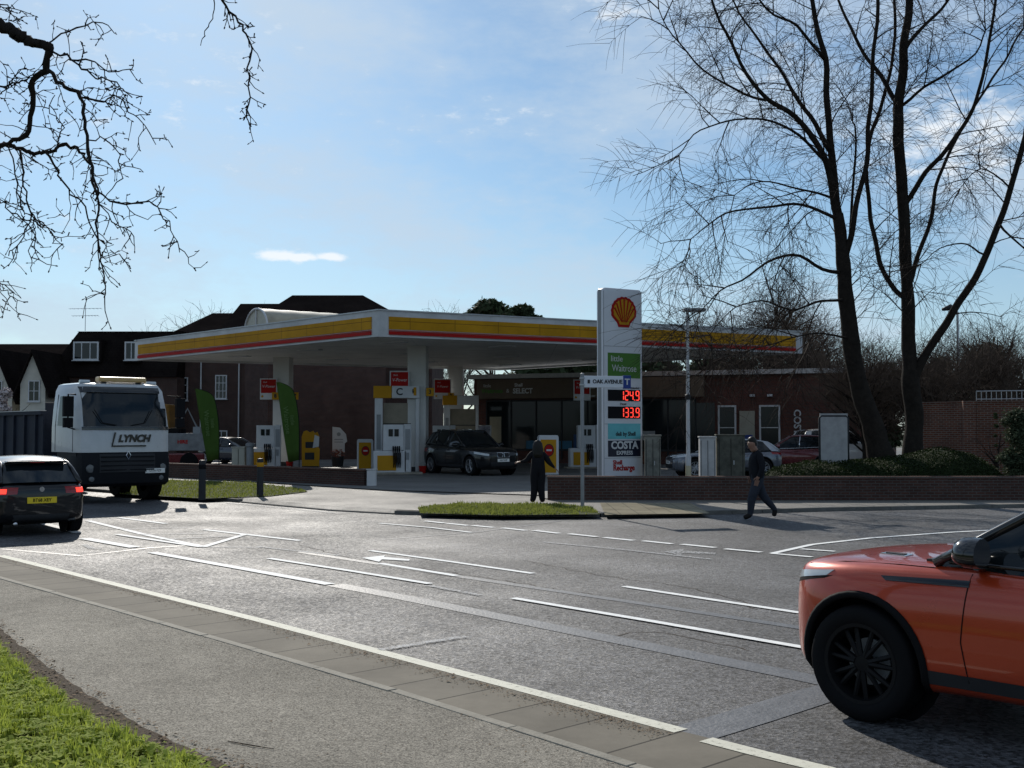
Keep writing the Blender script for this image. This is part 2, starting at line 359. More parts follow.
def ext(px, z=0, a=60, b=25):
    w = [G(x, y, z) for x, y in px]
    return [w[0] + U * a] + w + [w[-1] - U * b]
def ribbon(mb, pts, w, z):
    pts = [Vector((p[0], p[1], 0)) for p in pts]; L_, R_ = [], []
    for i, p in enumerate(pts):
        d = (pts[min(i + 1, len(pts) - 1)] - pts[max(i - 1, 0)]).normalized(); nn = Vector((-d.y, d.x, 0)) * w / 2
        L_.append((p.x + nn.x, p.y + nn.y, z)); R_.append((p.x - nn.x, p.y - nn.y, z))
    o = len(mb.v); n = len(pts)
    mb.v += [Vector(v) for v in L_ + R_]
    for i in range(n - 1): mb.f.append((o + n + i, o + n + i + 1, o + i + 1, o + i)); mb.m.append(0)
    return mb
edge_px = [(0, 556), (130, 588.5), (260, 621), (400, 658), (560, 700), (681, 732)]
kerb_px = [(0, 577.7), (130, 613.5), (260, 651), (400, 692), (520, 729), (640, 767)]
A_line = ext(edge_px); K_line = ext(kerb_px, .01)
# channel of concrete blocks between the edge line and the kerb
mb = MB(); n_ = min(len(A_line), len(K_line))
mb.grid([[(p.x, p.y, .006) for p in A_line], [(p.x, p.y, .006) for p in K_line]])
ch = struct('gutter_paving', mb, M_channel)
uvd = ch.data.uv_layers[0].data
for li, l in enumerate(ch.data.loops):
    c = ch.data.vertices[l.vertex_index].co; uvd[li].uv = (c.dot(U), c.dot(NR) - K_line[4].dot(NR) + .35)
mb = MB()
for i in range(len(K_line) - 1):       # flush kerb stones, one per 0.9 m
    a, b = K_line[i], K_line[i + 1]; L0 = (b - a).length; k = max(1, round(L0 / .91)); d = (b - a) / k
    for j in range(k):
        m_ = a + d * (j + .5); ang = math.atan2(d.y, d.x)
        mb.box((m_.x - NR.x * (.06 + rnd.uniform(-.006, .006)), m_.y - NR.y * .06, .0), (d.length - .012, .085, .075 + rnd.uniform(-.004, .004)), ang + rnd.uniform(-.006, .006))
struct('near_kerb', mb, M_kerb, bevel=.006)
pth = [(p.x - NR.x * .10, p.y - NR.y * .10) for p in K_line]
sheet('footpath', pth + [(pth[-1][0] - 30, pth[-1][1] - 10), (-60, -25), (-90, 10)], .03, M_path)
def fractal_edge(px, z, jit):
    w = [G(x, y, z) for x, y in px]; o = []
    for i in range(len(w) - 1):
        n = max(2, int((w[i + 1] - w[i]).length / .12))
        for k in range(n):
            p = w[i].lerp(w[i + 1], k / n); o.append((p.x + rnd.uniform(-jit, jit), p.y + rnd.uniform(-jit, jit)))
    o.append((w[-1].x, w[-1].y)); return o
verge_px = [(-600, 466), (-260, 530), (0, 628), (45, 664), (100, 701), (150, 729), (215, 759), (330, 815), (560, 940), (900, 1150)]
ve = fractal_edge(verge_px, .04, .014)
sheet('soil_edge', ve + [(6, -6), (-30, -15), (-40, 10)], .036, M_soil)
verge2_px = [(-600, 476), (-260, 548), (-60, 624), (0, 656), (60, 702), (120, 738), (190, 766), (330, 840), (900, 1200)]
vi = fractal_edge(verge2_px, .05, .05)
sheet('grass_bank', vi + [(6, -8), (-30, -17), (-38, 8)], .045, M_turf)

# far kerb and pavement
fk_px = [(-200, 478), (60, 489), (160, 497), (205, 499.5), (240, 502.5), (332, 511), (395, 514.5), (500, 517), (600, 517), (700, 515), (820, 511.3), (1024, 507.5), (1250, 504)]
FK = [G(x, y, 0) for x, y in fk_px]
far_poly = [(p.x, p.y + (.40 if 4 <= i <= 6 else 0)) for i, p in enumerate(FK)] + [(60, 31), (60, 120), (-90, 120), (-70, 70)]
sheet('pavement', far_poly, .085, M_pave)
mb = MB()
for i in range(len(FK) - 1):
    a, b = FK[i], FK[i + 1]; L0 = (b - a).length; k = max(1, round(L0 / .91)); d = (b - a) / k; ang = math.atan2(d.y, d.x)
    low = 4 <= i <= 5
    for j in range(k):
        m_ = a + d * (j + .5); h = .05 if low else .11
        mb.box((m_.x, m_.y + .06, h / 2 - .02), (d.length - .01, .14, h), ang)
struct('far_kerb', mb, M_dkerb, bevel=.008)
ap = MB(); ap.grid([[(FK[i].x, FK[i].y + .13, .028) for i in (4, 5, 6)], [(FK[i].x, FK[i].y + .42, .0875) for i in (4, 5, 6)]]); struct('dropped_kerb_apron', ap, M_pave)
ap = MB()
for i in (4, 6): p = FK[i]; ap.add([(p.x, p.y + .1, .0), (p.x, p.y + .42, .0), (p.x, p.y + .42, .087)], [(0, 1, 2)])

from mathutils import noise as mnoise
def cat(pts, n):
    p = [Vector(q) for q in pts]; p = [p[0] * 2 - p[1]] + p + [p[-1] * 2 - p[-2]]; o = []; m = len(p) - 3
    for i in range(n + 1):
        t = i / n * m; k = min(int(t), m - 1); u = t - k; a, b, c, d = p[k:k + 4]
        o.append(.5 * ((2 * b) + (c - a) * u + (2 * a - 5 * b + 4 * c - d) * u * u + (3 * b - a - 3 * c + d) * u ** 3))
    return o
def gl(px, z=.0): return [G(x, y, z) for x, y in px]
lines = [
 (edge_px, .135, M_cream_line, 'edge_line'), ([(706, 741), (760, 755), (830, 772)], .135, M_cream_line, 'edge_line'),
 ([(152, 553), (230, 567), (330, 585)], .16, M_line, 'lane_line'),
 ([(269, 559), (350, 571.5), (430, 584.5)], .11, M_line, 'lane_line'), ([(513, 599), (650, 622), (797, 647.5), (900, 665)], .11, M_line, 'lane_line'),
 ([(370, 551), (450, 562), (533, 574)], .11, M_line, 'lane_line'), ([(624, 587), (710, 600), (797, 613), (880, 625)], .11, M_line, 'lane_line'),
 ([(380, 564), (457, 576.5)], .12, M_line, 'lane_line'), ([(427, 586), (480, 596)], .10, M_worn, 'lane_line'),
 ([(380, 651), (466, 637.5)], .10, M_worn, 'bay_line'),
 ([(88, 521), (145, 535), (203, 547)], .13, M_line, 'hatching_line'), ([(119, 518), (166, 524)], .13, M_line, 'hatching_line'),
 ([(96, 530), (187, 528)], .11, M_worn, 'hatching_line'), ([(137, 535), (205, 534)], .11, M_worn, 'hatching_line'),
 ([(117, 535), (201, 547.5)], .12, M_line, 'hatching_line'), ([(204, 530), (300, 541)], .13, M_line, 'hatching_line'),
 ([(199, 547.5), (262, 548)], .11, M_worn, 'hatching_line'), ([(246, 534.5), (203, 547.5)], .13, M_line, 'hatching_line'),
 ([(160, 540), (245, 536)], .11, M_worn, 'hatching_line'), ([(84, 539), (135, 548)], .2, M_line, 'hatching_line'), ([(258, 547), (340, 556)], .11, M_worn, 'hatching_line'),
 ([(40, 523), (78, 533)], .18, M_line, 'hatching_line'), ([(84, 545), (92, 549), (101, 549)], .12, M_worn, 'hatching_line'),
 ([(380, 523.8), (430, 528), (472, 533)], .1, M_line, 'guide_line'), ([(543, 542.5), (630, 551), (711, 560)], .1, M_worn, 'guide_line'),
 ([(225, 503), (290, 509), (335, 513.5)], .1, M_worn, 'guide_line'),
 ([(772, 554), (812, 545), (870, 538.5), (949, 532.8), (1040, 528)], .12, M_line, 'bay_line'), ([(772, 554), (812, 557.5)], .12, M_line, 'bay_line'), ([(801, 549.5), (835, 552)], .12, M_line, 'bay_line'),
]
for q in [((105, 50), (150, 55)), ((155, 55), (205, 60)), ((215, 60), (265, 65)), ((285, 66), (340, 72)), ((358, 72), (417, 79)), ((440, 80), (505, 87)), ((522, 88), (590, 95)), ((612, 96), (680, 103)), ((702, 104), (780, 112)), ((803, 115), (887, 123))]:
    lines.append(([(380 + a / 2.327, 500 + b / 2.327) for a, b in q], .14, M_line, 'give_way_dash'))
for i, (px, w, m, nm) in enumerate(lines):
    mb = MB(); ribbon(mb, gl(px), w, .009 + .0012 * (i % 5)); struct(nm, mb, m, fixn=False)
def flat_poly(name, px, m, z=.011):
    mb = MB(); pts = gl(px); mb.add([(p.x, p.y, z) for p in pts], [tuple(range(len(pts)))]); ob = mb.build(name, m, fixn=False)
    if ob.data.polygons[0].normal.z < 0: ob.data.flip_normals()
    tag(ob, kind='structure')
flat_poly('road_arrow', [(362, 558.5), (385, 556), (384, 557.5), (410, 560), (409, 561.5), (382, 560), (379, 562.5)], M_line)
flat_poly('road_arrow', [(664, 552), (684, 549.5), (683, 551.2), (716, 553.5), (715, 555), (683, 553.5), (680, 556)], M_worn)
for px, w in [([(335, 585), (400, 597), (600, 637), (801, 677), (900, 698)], .27), ([(300, 552), (460, 576.8), (640, 603.5), (797, 627.5), (900, 644)], .16), ([(681, 737), (745, 718), (822, 694), (900, 674)], .36), ([(380, 540), (480, 532), (560, 521)], .08), ([(0, 549), (80, 556), (150, 548), (200, 545)], .12)]:
    mb = MB(); ribbon(mb, gl(px), w, .0045); struct('tar_seam', mb, M_tar, fixn=False)

for px in ([(300, 545), (360, 560), (455, 573), (560, 590), (640, 604)], [(520, 560), (600, 575), (700, 590), (760, 610)], [(600, 640), (640, 632), (700, 640), (760, 652)]):
    w = cat(gl(px), 60); w = [p + Vector((mnoise.noise(p * 3), mnoise.noise(p * 3 + Vector((5, 5, 5))), 0)) * .12 for p in w]; mb = MB(); ribbon(mb, w, .012, .0035); struct('road_crack', mb, M_soil, fixn=False)
# forecourt
fore = [(-4.0, 35), (.75, 32.2), (.9, 30.6), (60, 30.5), (60, 100), (-60, 100), (-24, 54), (-13.2, 44.6)]
sheet('forecourt', fore, .115, M_fore)
flat = MB(); 
for (a, b) in [((600, 504), (700, 512)), ]:
    p = [G(600, 503, .09), G(690, 503, .09), (G(710, 513.5, .09)), (G(605, 515, .09))]
    flat.add([(q.x, q.y, .095) for q in p], [(0, 1, 2, 3)])
tact = brick_mat('tactile_paving', (.30, .27, .2), (.27, .24, .18), (.16, .15, .12), bw=.4, bh=.4, ms=.01, offset=0)
struct('tactile_paving', flat, tact)

# grass --------------------------------------------------------------
def grass_mat(name, c, c2, tr_=.45):
    m = bpy.data.materials.new(name); m.use_nodes = True; t = m.node_tree; b = t.nodes['Principled BSDF']; b.inputs['Roughness'].default_value = .8; b.inputs['Specular IOR Level'].default_value = .15
    no = t.nodes.new('ShaderNodeTexNoise'); no.inputs['Scale'].default_value = 4; tcn = t.nodes.new('ShaderNodeTexCoord'); t.links.new(tcn.outputs['Object'], no.inputs['Vector'])
    cr = t.nodes.new('ShaderNodeMixRGB'); cr.inputs[1].default_value = (*c, 1); cr.inputs[2].default_value = (*c2, 1); t.links.new(no.outputs['Fac'], cr.inputs[0]); t.links.new(cr.outputs[0], b.inputs['Base Color'])
    tl = t.nodes.new('ShaderNodeBsdfTranslucent'); ms = t.nodes.new('ShaderNodeMixShader'); ms.inputs[0].default_value = tr_
    t.links.new(cr.outputs[0], tl.inputs[0]); t.links.new(b.outputs[0], ms.inputs[1]); t.links.new(tl.outputs[0], ms.inputs[2]); t.links.new(ms.outputs[0], t.nodes['Material Output'].inputs[0])
    return m
M_grass = grass_mat('grass_blades', (.20, .28, .035), (.50, .54, .10))
M_dgrass = grass_mat('verge_blades', (.14, .17, .035), (.25, .27, .06))
def inpoly(x, y, poly):
    c = False; n = len(poly); j = n - 1
    for i in range(n):
        xi, yi = poly[i][0], poly[i][1]; xj, yj = poly[j][0], poly[j][1]
        if (yi > y) != (yj > y) and x < (xj - xi) * (y - yi) / (yj - yi) + xi: c = not c
        j = i
    return c
from mathutils import noise as mnoise
def blades(mb, poly, n, h0, h1, w, z, clump=1.2, thr=-.35, rg=None):
    rg = rg or rnd
    xs = [p[0] for p in poly]; ys = [p[1] for p in poly]; x0, x1, y0, y1 = min(xs), max(xs), min(ys), max(ys); k = 0; t = 0
    while k < n and t < n * 12:
        t += 1; x = rg.uniform(x0, x1); y = rg.uniform(y0, y1)
        if not inpoly(x, y, poly): continue
        q = mnoise.noise((x * clump * 2.2, y * clump * 2.2, 3.3)) + .5 * mnoise.noise((x * clump * 7, y * clump * 7, 1.3))
        if q < thr + rg.uniform(-.2, .2): continue
        k += 1; h = rg.uniform(h0, h1) * (1 + .7 * q); a = rg.uniform(0, 6.28); lean = rg.uniform(.1, .75) * h; ww = w * rg.uniform(.6, 1.3)
        ca, sa = math.cos(a), math.sin(a); px, py = -sa * ww, ca * ww
        mb.add([(x - px, y - py, z), (x + px, y + py, z), (x + ca * lean * .35 + px * .8, y + sa * lean * .35 + py * .8, z + h * .55), (x + ca * lean * .35 - px * .8, y + sa * lean * .35 - py * .8, z + h * .55), (x + ca * lean, y + sa * lean, z + h)],
               [(0, 1, 2, 3), (3, 2, 4)])
def leaves(mb, poly, n, z, rg, s0=.012, s1=.028):
    xs = [p[0] for p in poly]; ys = [p[1] for p in poly]; x0, x1, y0, y1 = min(xs), max(xs), min(ys), max(ys); k = 0; t = 0
    while k < n and t < n * 15:
        t += 1; x = rg.uniform(x0, x1); y = rg.uniform(y0, y1)
        if not inpoly(x, y, poly): continue
        if mnoise.noise((x * 3, y * 3, 9.1)) < rg.uniform(-.5, .1): continue
        k += 1; zz = z + rg.uniform(.01, .075); s = rg.uniform(s0, s1); a = rg.uniform(0, 6.28); tl = rg.uniform(-.5, .5)
        for j in range(3):
            b = a + j * 2.09; ca, sa = math.cos(b), math.sin(b); pp = (-sa * s * .45, ca * s * .45)
            mb.add([(x, y, zz), (x + ca * s * .6 + pp[0], y + sa * s * .6 + pp[1], zz + tl * s * .5), (x + ca * s * 1.2, y + sa * s * 1.2, zz + .2 * s), (x + ca * s * .6 - pp[0], y + sa * s * .6 - pp[1], zz - tl * s * .2)], [(0, 1, 2, 3)])
def rosettes(mb, poly, n, z, rg):
    xs = [p[0] for p in poly]; ys = [p[1] for p in poly]; x0, x1, y0, y1 = min(xs), max(xs), min(ys), max(ys); k = t = 0
    while k < n and t < n * 15:
        t += 1; x = rg.uniform(x0, x1); y = rg.uniform(y0, y1)
        if not inpoly(x, y, poly) or mnoise.noise((x * 4, y * 4, 5.1)) < rg.uniform(-.35, .15): continue
        k += 1; L0 = rg.uniform(.03, .085)
        for j in range(rg.randint(4, 8)):
            a = rg.uniform(0, 6.28); ca, sa = math.cos(a), math.sin(a); L = L0 * rg.uniform(.7, 1.2); w = L * rg.uniform(.13, .24); up = rg.uniform(.2, .95); px, py = -sa * w, ca * w
            mb.add([(x, y, z), (x + ca * L * .35 + px, y + sa * L * .35 + py, z + L * up * .55), (x + ca * L * .35 - px, y + sa * L * .35 - py, z + L * up * .55), (x + ca * L * .75 + px * .9, y + sa * L * .75 + py * .9, z + L * up * .8), (x + ca * L * .75 - px * .9, y + sa * L * .75 - py * .9, z + L * up * .8), (x + ca * L, y + sa * L, z + L * up * .72)], [(0, 1, 2), (1, 3, 4, 2), (3, 5, 4)])
near_poly = [tuple(G(x, y, .05)[:2]) for x, y in [(-60, 622), (0, 652), (30, 676), (60, 700), (120, 736), (200, 768), (330, 832), (60, 900), (-100, 860)]]
mb = MB(); rg = random.Random(3)
blades(mb, near_poly, 12000, .03, .10, .003, .045, clump=1.9, thr=.08, rg=rg); rosettes(mb, near_poly, 2100, .045, rg)
blades(mb, near_poly, 2600, .03, .09, .0085, .045, clump=1.9, thr=.0, rg=rg)
leaves(mb, near_poly, 2400, .055, rg, .014, .036)
edge_poly = [tuple(G(x, y, .04)[:2]) for x, y in [(-40, 626), (0, 644), (45, 681), (100, 722), (150, 747), (235, 785), (200, 790), (120, 750), (60, 712), (0, 670), (-40, 655)]]
blades(mb, edge_poly, 1500, .02, .06, .0025, .036, thr=.15, rg=rg); leaves(mb, edge_poly, 350, .036, rg)
tag(mb.build('grass', M_grass, fixn=False), 'bright green grass and clover on the near verge', 'grass', kind='stuff')
# litter of dead leaves / grit on soil edge
mb = MB()
strip = [tuple(G(x, y, .04)[:2]) for x, y in [(-60, 585), (0, 618), (45, 654), (105, 694), (165, 728), (250, 762), (340, 800), (240, 800), (120, 748), (0, 668), (-60, 635)]]
for k in range(22000):
    a = rg.choice(range(len(strip) - 1)); 
    x = rg.uniform(min(p[0] for p in strip), max(p[0] for p in strip)); y = rg.uniform(min(p[1] for p in strip), max(p[1] for p in strip))
    if not inpoly(x, y, strip): continue
    s = rg.uniform(.003, .016); an = rg.uniform(0, 6.28); q = Matrix.Rotation(an, 3, 'Z') @ Matrix.Rotation(rg.uniform(-.5, .5), 3, 'X')
    mb.add([q @ Vector(v) * s + Vector((x, y, .042)) for v in ((-1, -.5, 0), (.6, -.7, .2), (1.2, .2, .1), (.1, .8, .5), (-.8, .4, .2))], [(0, 1, 2, 3, 4)])
gut = [tuple(p[:2]) for p in A_line[1:6]] + [tuple((p - NR * .45)[:2]) for p in reversed(A_line[1:6])]
gy = list(zip(A_line[1:], A_line[2:-1]))
for k in range(2600):
    a_, b_ = rg.choice(gy); p = a_.lerp(b_, rg.random()) - NR * (.09 + abs(rg.gauss(0, .09))); s = rg.uniform(.002, .009) * (2.2 if rg.random() < .03 else 1); q = Matrix.Rotation(rg.uniform(0, 6), 3, 'Z')
    mb.add([q @ Vector(v) * s + Vector((p.x, p.y, .012)) for v in ((-1, -.5, 0), (.6, -.7, .2), (1.2, .2, .1), (.1, .8, .5), (-.8, .4, .2))], [(0, 1, 2, 3, 4)])
gk = list(zip(K_line[1:], K_line[2:-1]))
for k in range(700):
    a_, b_ = rg.choice(gk); p = a_.lerp(b_, rg.random()) - NR * (.1 + rg.random() ** 2 * 2.2); s = rg.uniform(.002, .008); q = Matrix.Rotation(rg.uniform(0, 6), 3, 'Z')
    mb.add([q @ Vector(v) * s + Vector((p.x, p.y, .034)) for v in ((-1, -.5, 0), (.6, -.7, .2), (1.2, .2, .1), (.1, .8, .5), (-.8, .4, .2))], [(0, 1, 2, 3, 4)])
M_litter = mat('leaf_litter', (.20, .14, .09), .9, var=.9, vscale=45)
tag(mb.build('leaf_litter', M_litter, fixn=False), 'dry leaf litter along the soil edge of the near verge', 'litter', kind='stuff')
tw = MB(); a = G(228, 741, .035); tw.tube([a, G(250, 745, .038), G(274, 749, .036)], [.003, .004, .002], 6)
tag(tw.build('fallen_twig', M_twig, smooth=True), 'small fallen twig on the near footpath beside the grass', 'twig')
# far verges
def verge(px, n, nm, label):
    poly = [tuple(G(x, y, .12)[:2]) for x, y in px]
    m_ = MB(); m_.add([(x, y, .105) for x, y in poly], [tuple(range(len(poly)))]); ob = m_.build(nm + '_base', M_turf)
    if ob.data.polygons[0].normal.z < 0: ob.data.flip_normals()
    tag(ob, kind='structure')
    mb = MB(); blades(mb, poly, n, .025, .075, .012, .10, thr=-.4, rg=random.Random(9)); tag(mb.build(nm, M_dgrass, fixn=False), label, 'grass', kind='stuff')
verge([(120, 478), (250, 482), (300, 488.5), (308, 491), (270, 495.5), (205, 498), (120, 493.5)], 9000, 'verge_grass', 'grass verge with the two black bollards')
verge([(418, 507), (460, 503), (560, 503.5), (590, 507), (600, 513.5), (500, 514.5), (420, 512.5)], 7000, 'island_grass', 'small grass patch by the street name sign')

# ------------------------------------------------------------------ low walls
def seg_wall(name, label, pts, h, th, m, cap=True, z0=.09, group=None):
    t = thing(name, label, 'wall', (pts[0][0], pts[0][1], z0), group=group); mb = MB(); mc = MB()
    for i in range(len(pts) - 1):
        a, b = Vector((*pts[i][:2], 0)), Vector((*pts[i + 1][:2], 0)); d = b - a; c = (a + b) / 2
        mb.box((c.x, c.y, z0 + h / 2 - .05), (d.length, th, h + .1), math.atan2(d.y, d.x))
        mc.box((c.x, c.y, z0 + h + .0325), (d.length + .03, th + .05, .06), math.atan2(d.y, d.x))
    mb.build('brickwork', m, t, world=True)
    if cap: mc.build('coping', brick_mat('coping_brick', (.13, .06, .045), (.10, .05, .04), (.12, .11, .1), bw=.075, bh=.2, ms=.01), t, world=True, bevel=.008)
    return t
seg_wall('low_brick_wall', 'long low brick wall behind the left grass verge', [G(366, 486, .1), G(170, 477, .1), G(170, 477, .1) + Vector((-16, 13, 0))], .5, .22, M_brick)
wL = G(367, 486, .1)
t = thing('wall_end_block', 'white block at the end of the left low brick wall', 'block', (wL.x + .16, wL.y - .02, .09))
MB().box((0, 0, .27), (.3, .3, .54)).build('block', M_white, t, bevel=.02); MB().box((0, 0, .557), (.34, .34, .03)).build('cap', M_whitemetal, t, bevel=.008)
seg_wall('low_brick_wall', 'low brick wall under the price sign and the hedge', [(.95, 30.4), (9.2, 30.2), (18.5, 30.4)], .57, .22, M_brick)

# ------------------------------------------------------------------ buildings
def window(parent, c, w, h, rz=0, bars=(2, 1), fr=.07, m=None, glass=None, depth=.06, out=None):
    """window standing proud of a wall at c (centre of the outer face); local x along the wall, outward = -y rotated by rz"""
    M = Matrix.Rotation(rz, 3, 'Z'); c = Vector(c); f = MB(); off = parent_loc(parent)
    def bx(m_, x, z, sx, sz, y0, y1): m_.box(c + M @ Vector((x, (y0 + y1) / 2, z)), (sx, abs(y1 - y0), sz), rz)
    bx(f, 0, h / 2 - fr / 2, w, fr, -.05, .05); bx(f, 0, -h / 2 + fr / 2, w, fr, -.05, .05)
    bx(f, -w / 2 + fr / 2, 0, fr, h - 2 * fr, -.05, .05); bx(f, w / 2 - fr / 2, 0, fr, h - 2 * fr, -.05, .05)
    nx, nz = bars
    for i in range(1, nx): bx(f, -w / 2 + i * w / nx, 0, fr * .6, h - 2 * fr, -.04, .04)
    for i in range(1, nz): bx(f, 0, h / 2 - i * h / nz, w - 2 * fr, fr * .5, -.035, .035)
    f.box(c + M @ Vector((0, -.06, -h / 2 - .03)), (w + .12, .16, .05), rz)
    fo = f.build('window', m or M_white, parent, world=True)
    g = MB(); bx(g, 0, 0, w - 2 * fr, h - 2 * fr, -.012, .012); g.build('pane', glass or M_glass, fo, world=False)
    go = fo.children[0]
    for v in go.data.vertices: v.co -= off
    return fo
def hip(mb, x0, x1, y0, y1, z0, rx0, rx1, z1, ry=None, mi=0):
    ym = (y0 + y1) / 2 if ry is None else ry
    mb.add([(x0, y0, z0), (x1, y0, z0), (x1, y1, z0), (x0, y1, z0), (rx0, ym, z1), (rx1, ym, z1)], [(0, 1, 5, 4), (1, 2, 5), (2, 3, 4, 5), (3, 0, 4), (3, 2, 1, 0)], mi)
D0 = 78
bb = thing('brick_office_block', 'large dark brick block with stepped tiled hip roofs behind the canopy', 'building', (X(270, D0), D0, .1))
xa, xb = X(168, D0), X(432, D0)
zt = Z(334, D0)
MB().span((xa, D0, .0), (xb, D0 + 13, zt)).build('wall', M_brick, bb, world=True)
r1 = MB(); hip(r1, X(170, D0), X(262, D0), D0 - .4, D0 + 8, zt, X(197, D0), X(240, D0), Z(312, D0 + 3)); r1.build('roof', M_tile, bb, world=True)
r1 = MB(); hip(r1, X(218, D0), X(330, D0), D0 - .55, D0 + 9.5, zt + .01, X(238, D0 + 4), X(300, D0 + 4), Z(303, D0 + 4)); r1.build('roof', M_tile, bb, world=True)
r1 = MB(); hip(r1, X(232, D0), X(432, D0), D0 - .2, D0 + 12.5, zt + .02, X(291, D0 + 6), X(362, D0 + 6), Z(295, D0 + 6)); r1.build('roof', M_tile, bb, world=True)
for (x, y, w, h, b) in [(182, 389, .8, 1.6, (3, 3)), (221, 387, .8, 1.65, (3, 3)), (332, 384.5, .5, 1.15, (1, 2)), (222, 437, .8, .9, (2, 2)), (252, 388, .5, 1.1, (1, 2)), (300, 437, .8, .9, (2, 2))]:
    window(bb, (X(x, D0), D0 - .03, Z(y, D0)), w, h, bars=b)
mb = MB()
for x in (201, 239): mb.cyl((X(x, D0), D0 - .1, .1), (X(x, D0), D0 - .1, zt - .1), .05, 8)
mb.build('downpipe', M_whitemetal, bb, world=True); MB().box(((xa + xb) / 2, D0 - .1, zt - .1), (xb - xa, .14, .12)).build('gutter', M_dgrey, bb, world=True)
# translucent barrel vault over the stair
vz, vr = Z(331, 70), 1.6
v0 = Vector((X(256, 70), 70, vz)); v1 = v0 + Vector((6.6, 4.6, 0)); dv = (v1 - v0).normalized(); sd_ = Vector((-dv.y, dv.x, 0))
M_vault = mat('vault_sheet', (.34, .30, .22), .4, var=.2, vscale=1.5, spec=.5)
mb = MB(); rows = []
for i in range(13):
    p = v0.lerp(v1, i / 12); rr = vr + (.03 if i % 2 else 0)
    rows.append([p + sd_ * rr * 1.15 * math.cos(a) + Vector((0, 0, rr * .86 * math.sin(a))) for a in [math.pi * k / 16 for k in range(17)]])
mb.grid(rows)
vt = thing('barrel_vault_rooflight', 'pale barrel vaulted rooflight in front of the brick block roofs', 'rooflight', (v0.x, v0.y, .1))
mb.build('vault', M_vault, vt, world=True, smooth=True)
e = MB(); pts = rows[0]; e.add(pts, [tuple(range(17))]); e.build('end_panel', mat('vault_end', (.42, .40, .33), .5), vt, world=True)
e = MB(); e.tube([p - dv * .05 for p in pts], .07, 6); e.tube([pts[8] - dv * .05, (pts[0] + pts[16]) / 2 - dv * .05], .05, 6); e.build('rim', M_white, vt, world=True)
bt = MB(); c_ = (v0 + v1) / 2; bt.box((c_.x, c_.y, vz / 2), ((v1 - v0).length, vr * 2.3, vz - .02), math.atan2(dv.y, dv.x)); bt.build('stair_tower', M_brick, vt, world=True)

D1 = 76
mb_ = thing('mansard_house', 'dark tile hung house with two white windows behind the lorry', 'building', (X(110, D1), D1, .1))
xa, xb = X(44, D1), X(176, D1)
MB().span((X(44, D1), D1 + .15, 0), (X(66, D1), D1 + 12, Z(377, D1))).build('rendered_wall', M_render, mb_, world=True)
MB().span((X(66, D1) + .003, D1 + .15, 0), (xb, D1 + 11.9, Z(377, D1) - .003)).build('brick_wall', M_brick, mb_, world=True)
mb = MB(); zc, zr = Z(377, D1), Z(330, D1)
mb.add([(xa, D1 - .1, zc), (xb, D1 - .1, zc), (xb, D1 + 12, zc), (xa, D1 + 12, zc), (xa + 1.8, D1 + 1.2, zr), (xb, D1 + 1.2, zr), (xb, D1 + 10.8, zr), (xa + 1.8, D1 + 10.8, zr)],
       [(0, 1, 5, 4), (1, 2, 6, 5), (2, 3, 7, 6), (3, 0, 4, 7), (4, 5, 6, 7), (3, 2, 1, 0)]); mb.build('roof', M_tile, mb_, world=True)
hp = MB(); hip(hp, xa + 1.7, xb + .1, D1 + 1.1, D1 + 11, zr + .003, xa + 3.2, xb - 1, zr + .35); hp.build('roof_cap', M_tile, mb_, world=True)
for (x, w) in [(85.5, 1.7), (131, .9)]:
    dm = MB(); zz = Z(351, D1); dm.box((X(x, D1), D1 + .5, zz), (w + .3, 1.0, 1.55)); dm.build('dormer', M_tile, mb_, world=True)
    window(mb_, (X(x, D1), D1 - .06, zz), w, 1.25, bars=(3 if w > 1 else 2, 1), fr=.1)
window(mb_, (X(57, D1), D1 + .1, Z(400, D1)), .6, 1.1)
an = thing('tv_aerial', 'thin television aerial on the mansard house roof', 'aerial', (X(84, D1 + 3), D1 + 3, zr + .3))
MB().cyl((0, 0, -.1), (0, 0, 1.75), .022, 6).build('mast', M_galv, an)
mb = MB()
for z, w in ((1.45, 1.1), (.95, .9)):
    mb.cyl((-w, 0, z), (w, 0, z + .04), .014, 5)
    for k in range(9): mb.cyl((-w + k * w / 4, -.2, z), (-w + k * w / 4, .2, z), .009, 4)
mb.build('elements', M_galv, an)

def gable_house(x0, x1, D, ye, ya, depth, label, xr=None):
    t = thing('gable_house', label, 'building', (X((x0 + x1) / 2, D), D, .1)); a, b, ze, za = X(x0, D), X(x1, D), Z(ye, D), Z(ya, D); m = (a + b) / 2
    w = MB(); w.add([(a, D, 0), (b, D, 0), (b, D, ze), (m, D, za), (a, D, ze), (a, D + depth, 0), (b, D + depth, 0), (b, D + depth, ze), (m, D + depth, za), (a, D + depth, ze)],
                    [(0, 1, 2, 3, 4), (9, 8, 7, 6, 5), (0, 4, 9, 5), (1, 6, 7, 2), (4, 3, 8, 9), (3, 2, 7, 8), (0, 5, 6, 1)]); w.build('wall', M_render, t, world=True)
    r = MB(); ev = .35; k = (za - ze) / (m - a)
    for sx in (-1, 1):
        e_ = a - ev if sx < 0 else b + ev; z_e = ze - ev * k
        r.add([(e_, D - .3, z_e), (m, D - .3, za), (m, D + depth, za), (e_, D + depth, z_e), (e_, D - .3, z_e + .22), (m, D - .3, za + .22), (m, D + depth, za + .22), (e_, D + depth, z_e + .22)],
              [(0, 1, 2, 3), (4, 7, 6, 5), (0, 4, 5, 1), (3, 2, 6, 7), (0, 3, 7, 4), (1, 5, 6, 2)])
    r.build('roof', M_tile, t, world=True)
    window(t, ((a + b) / 2 + .1, D - .02, Z(391, D)), .75, 1.35, bars=(2, 2))
    return t
gable_house(20, 45, 72, 384, 353, 9, 'cream gable house just left of the mansard house')
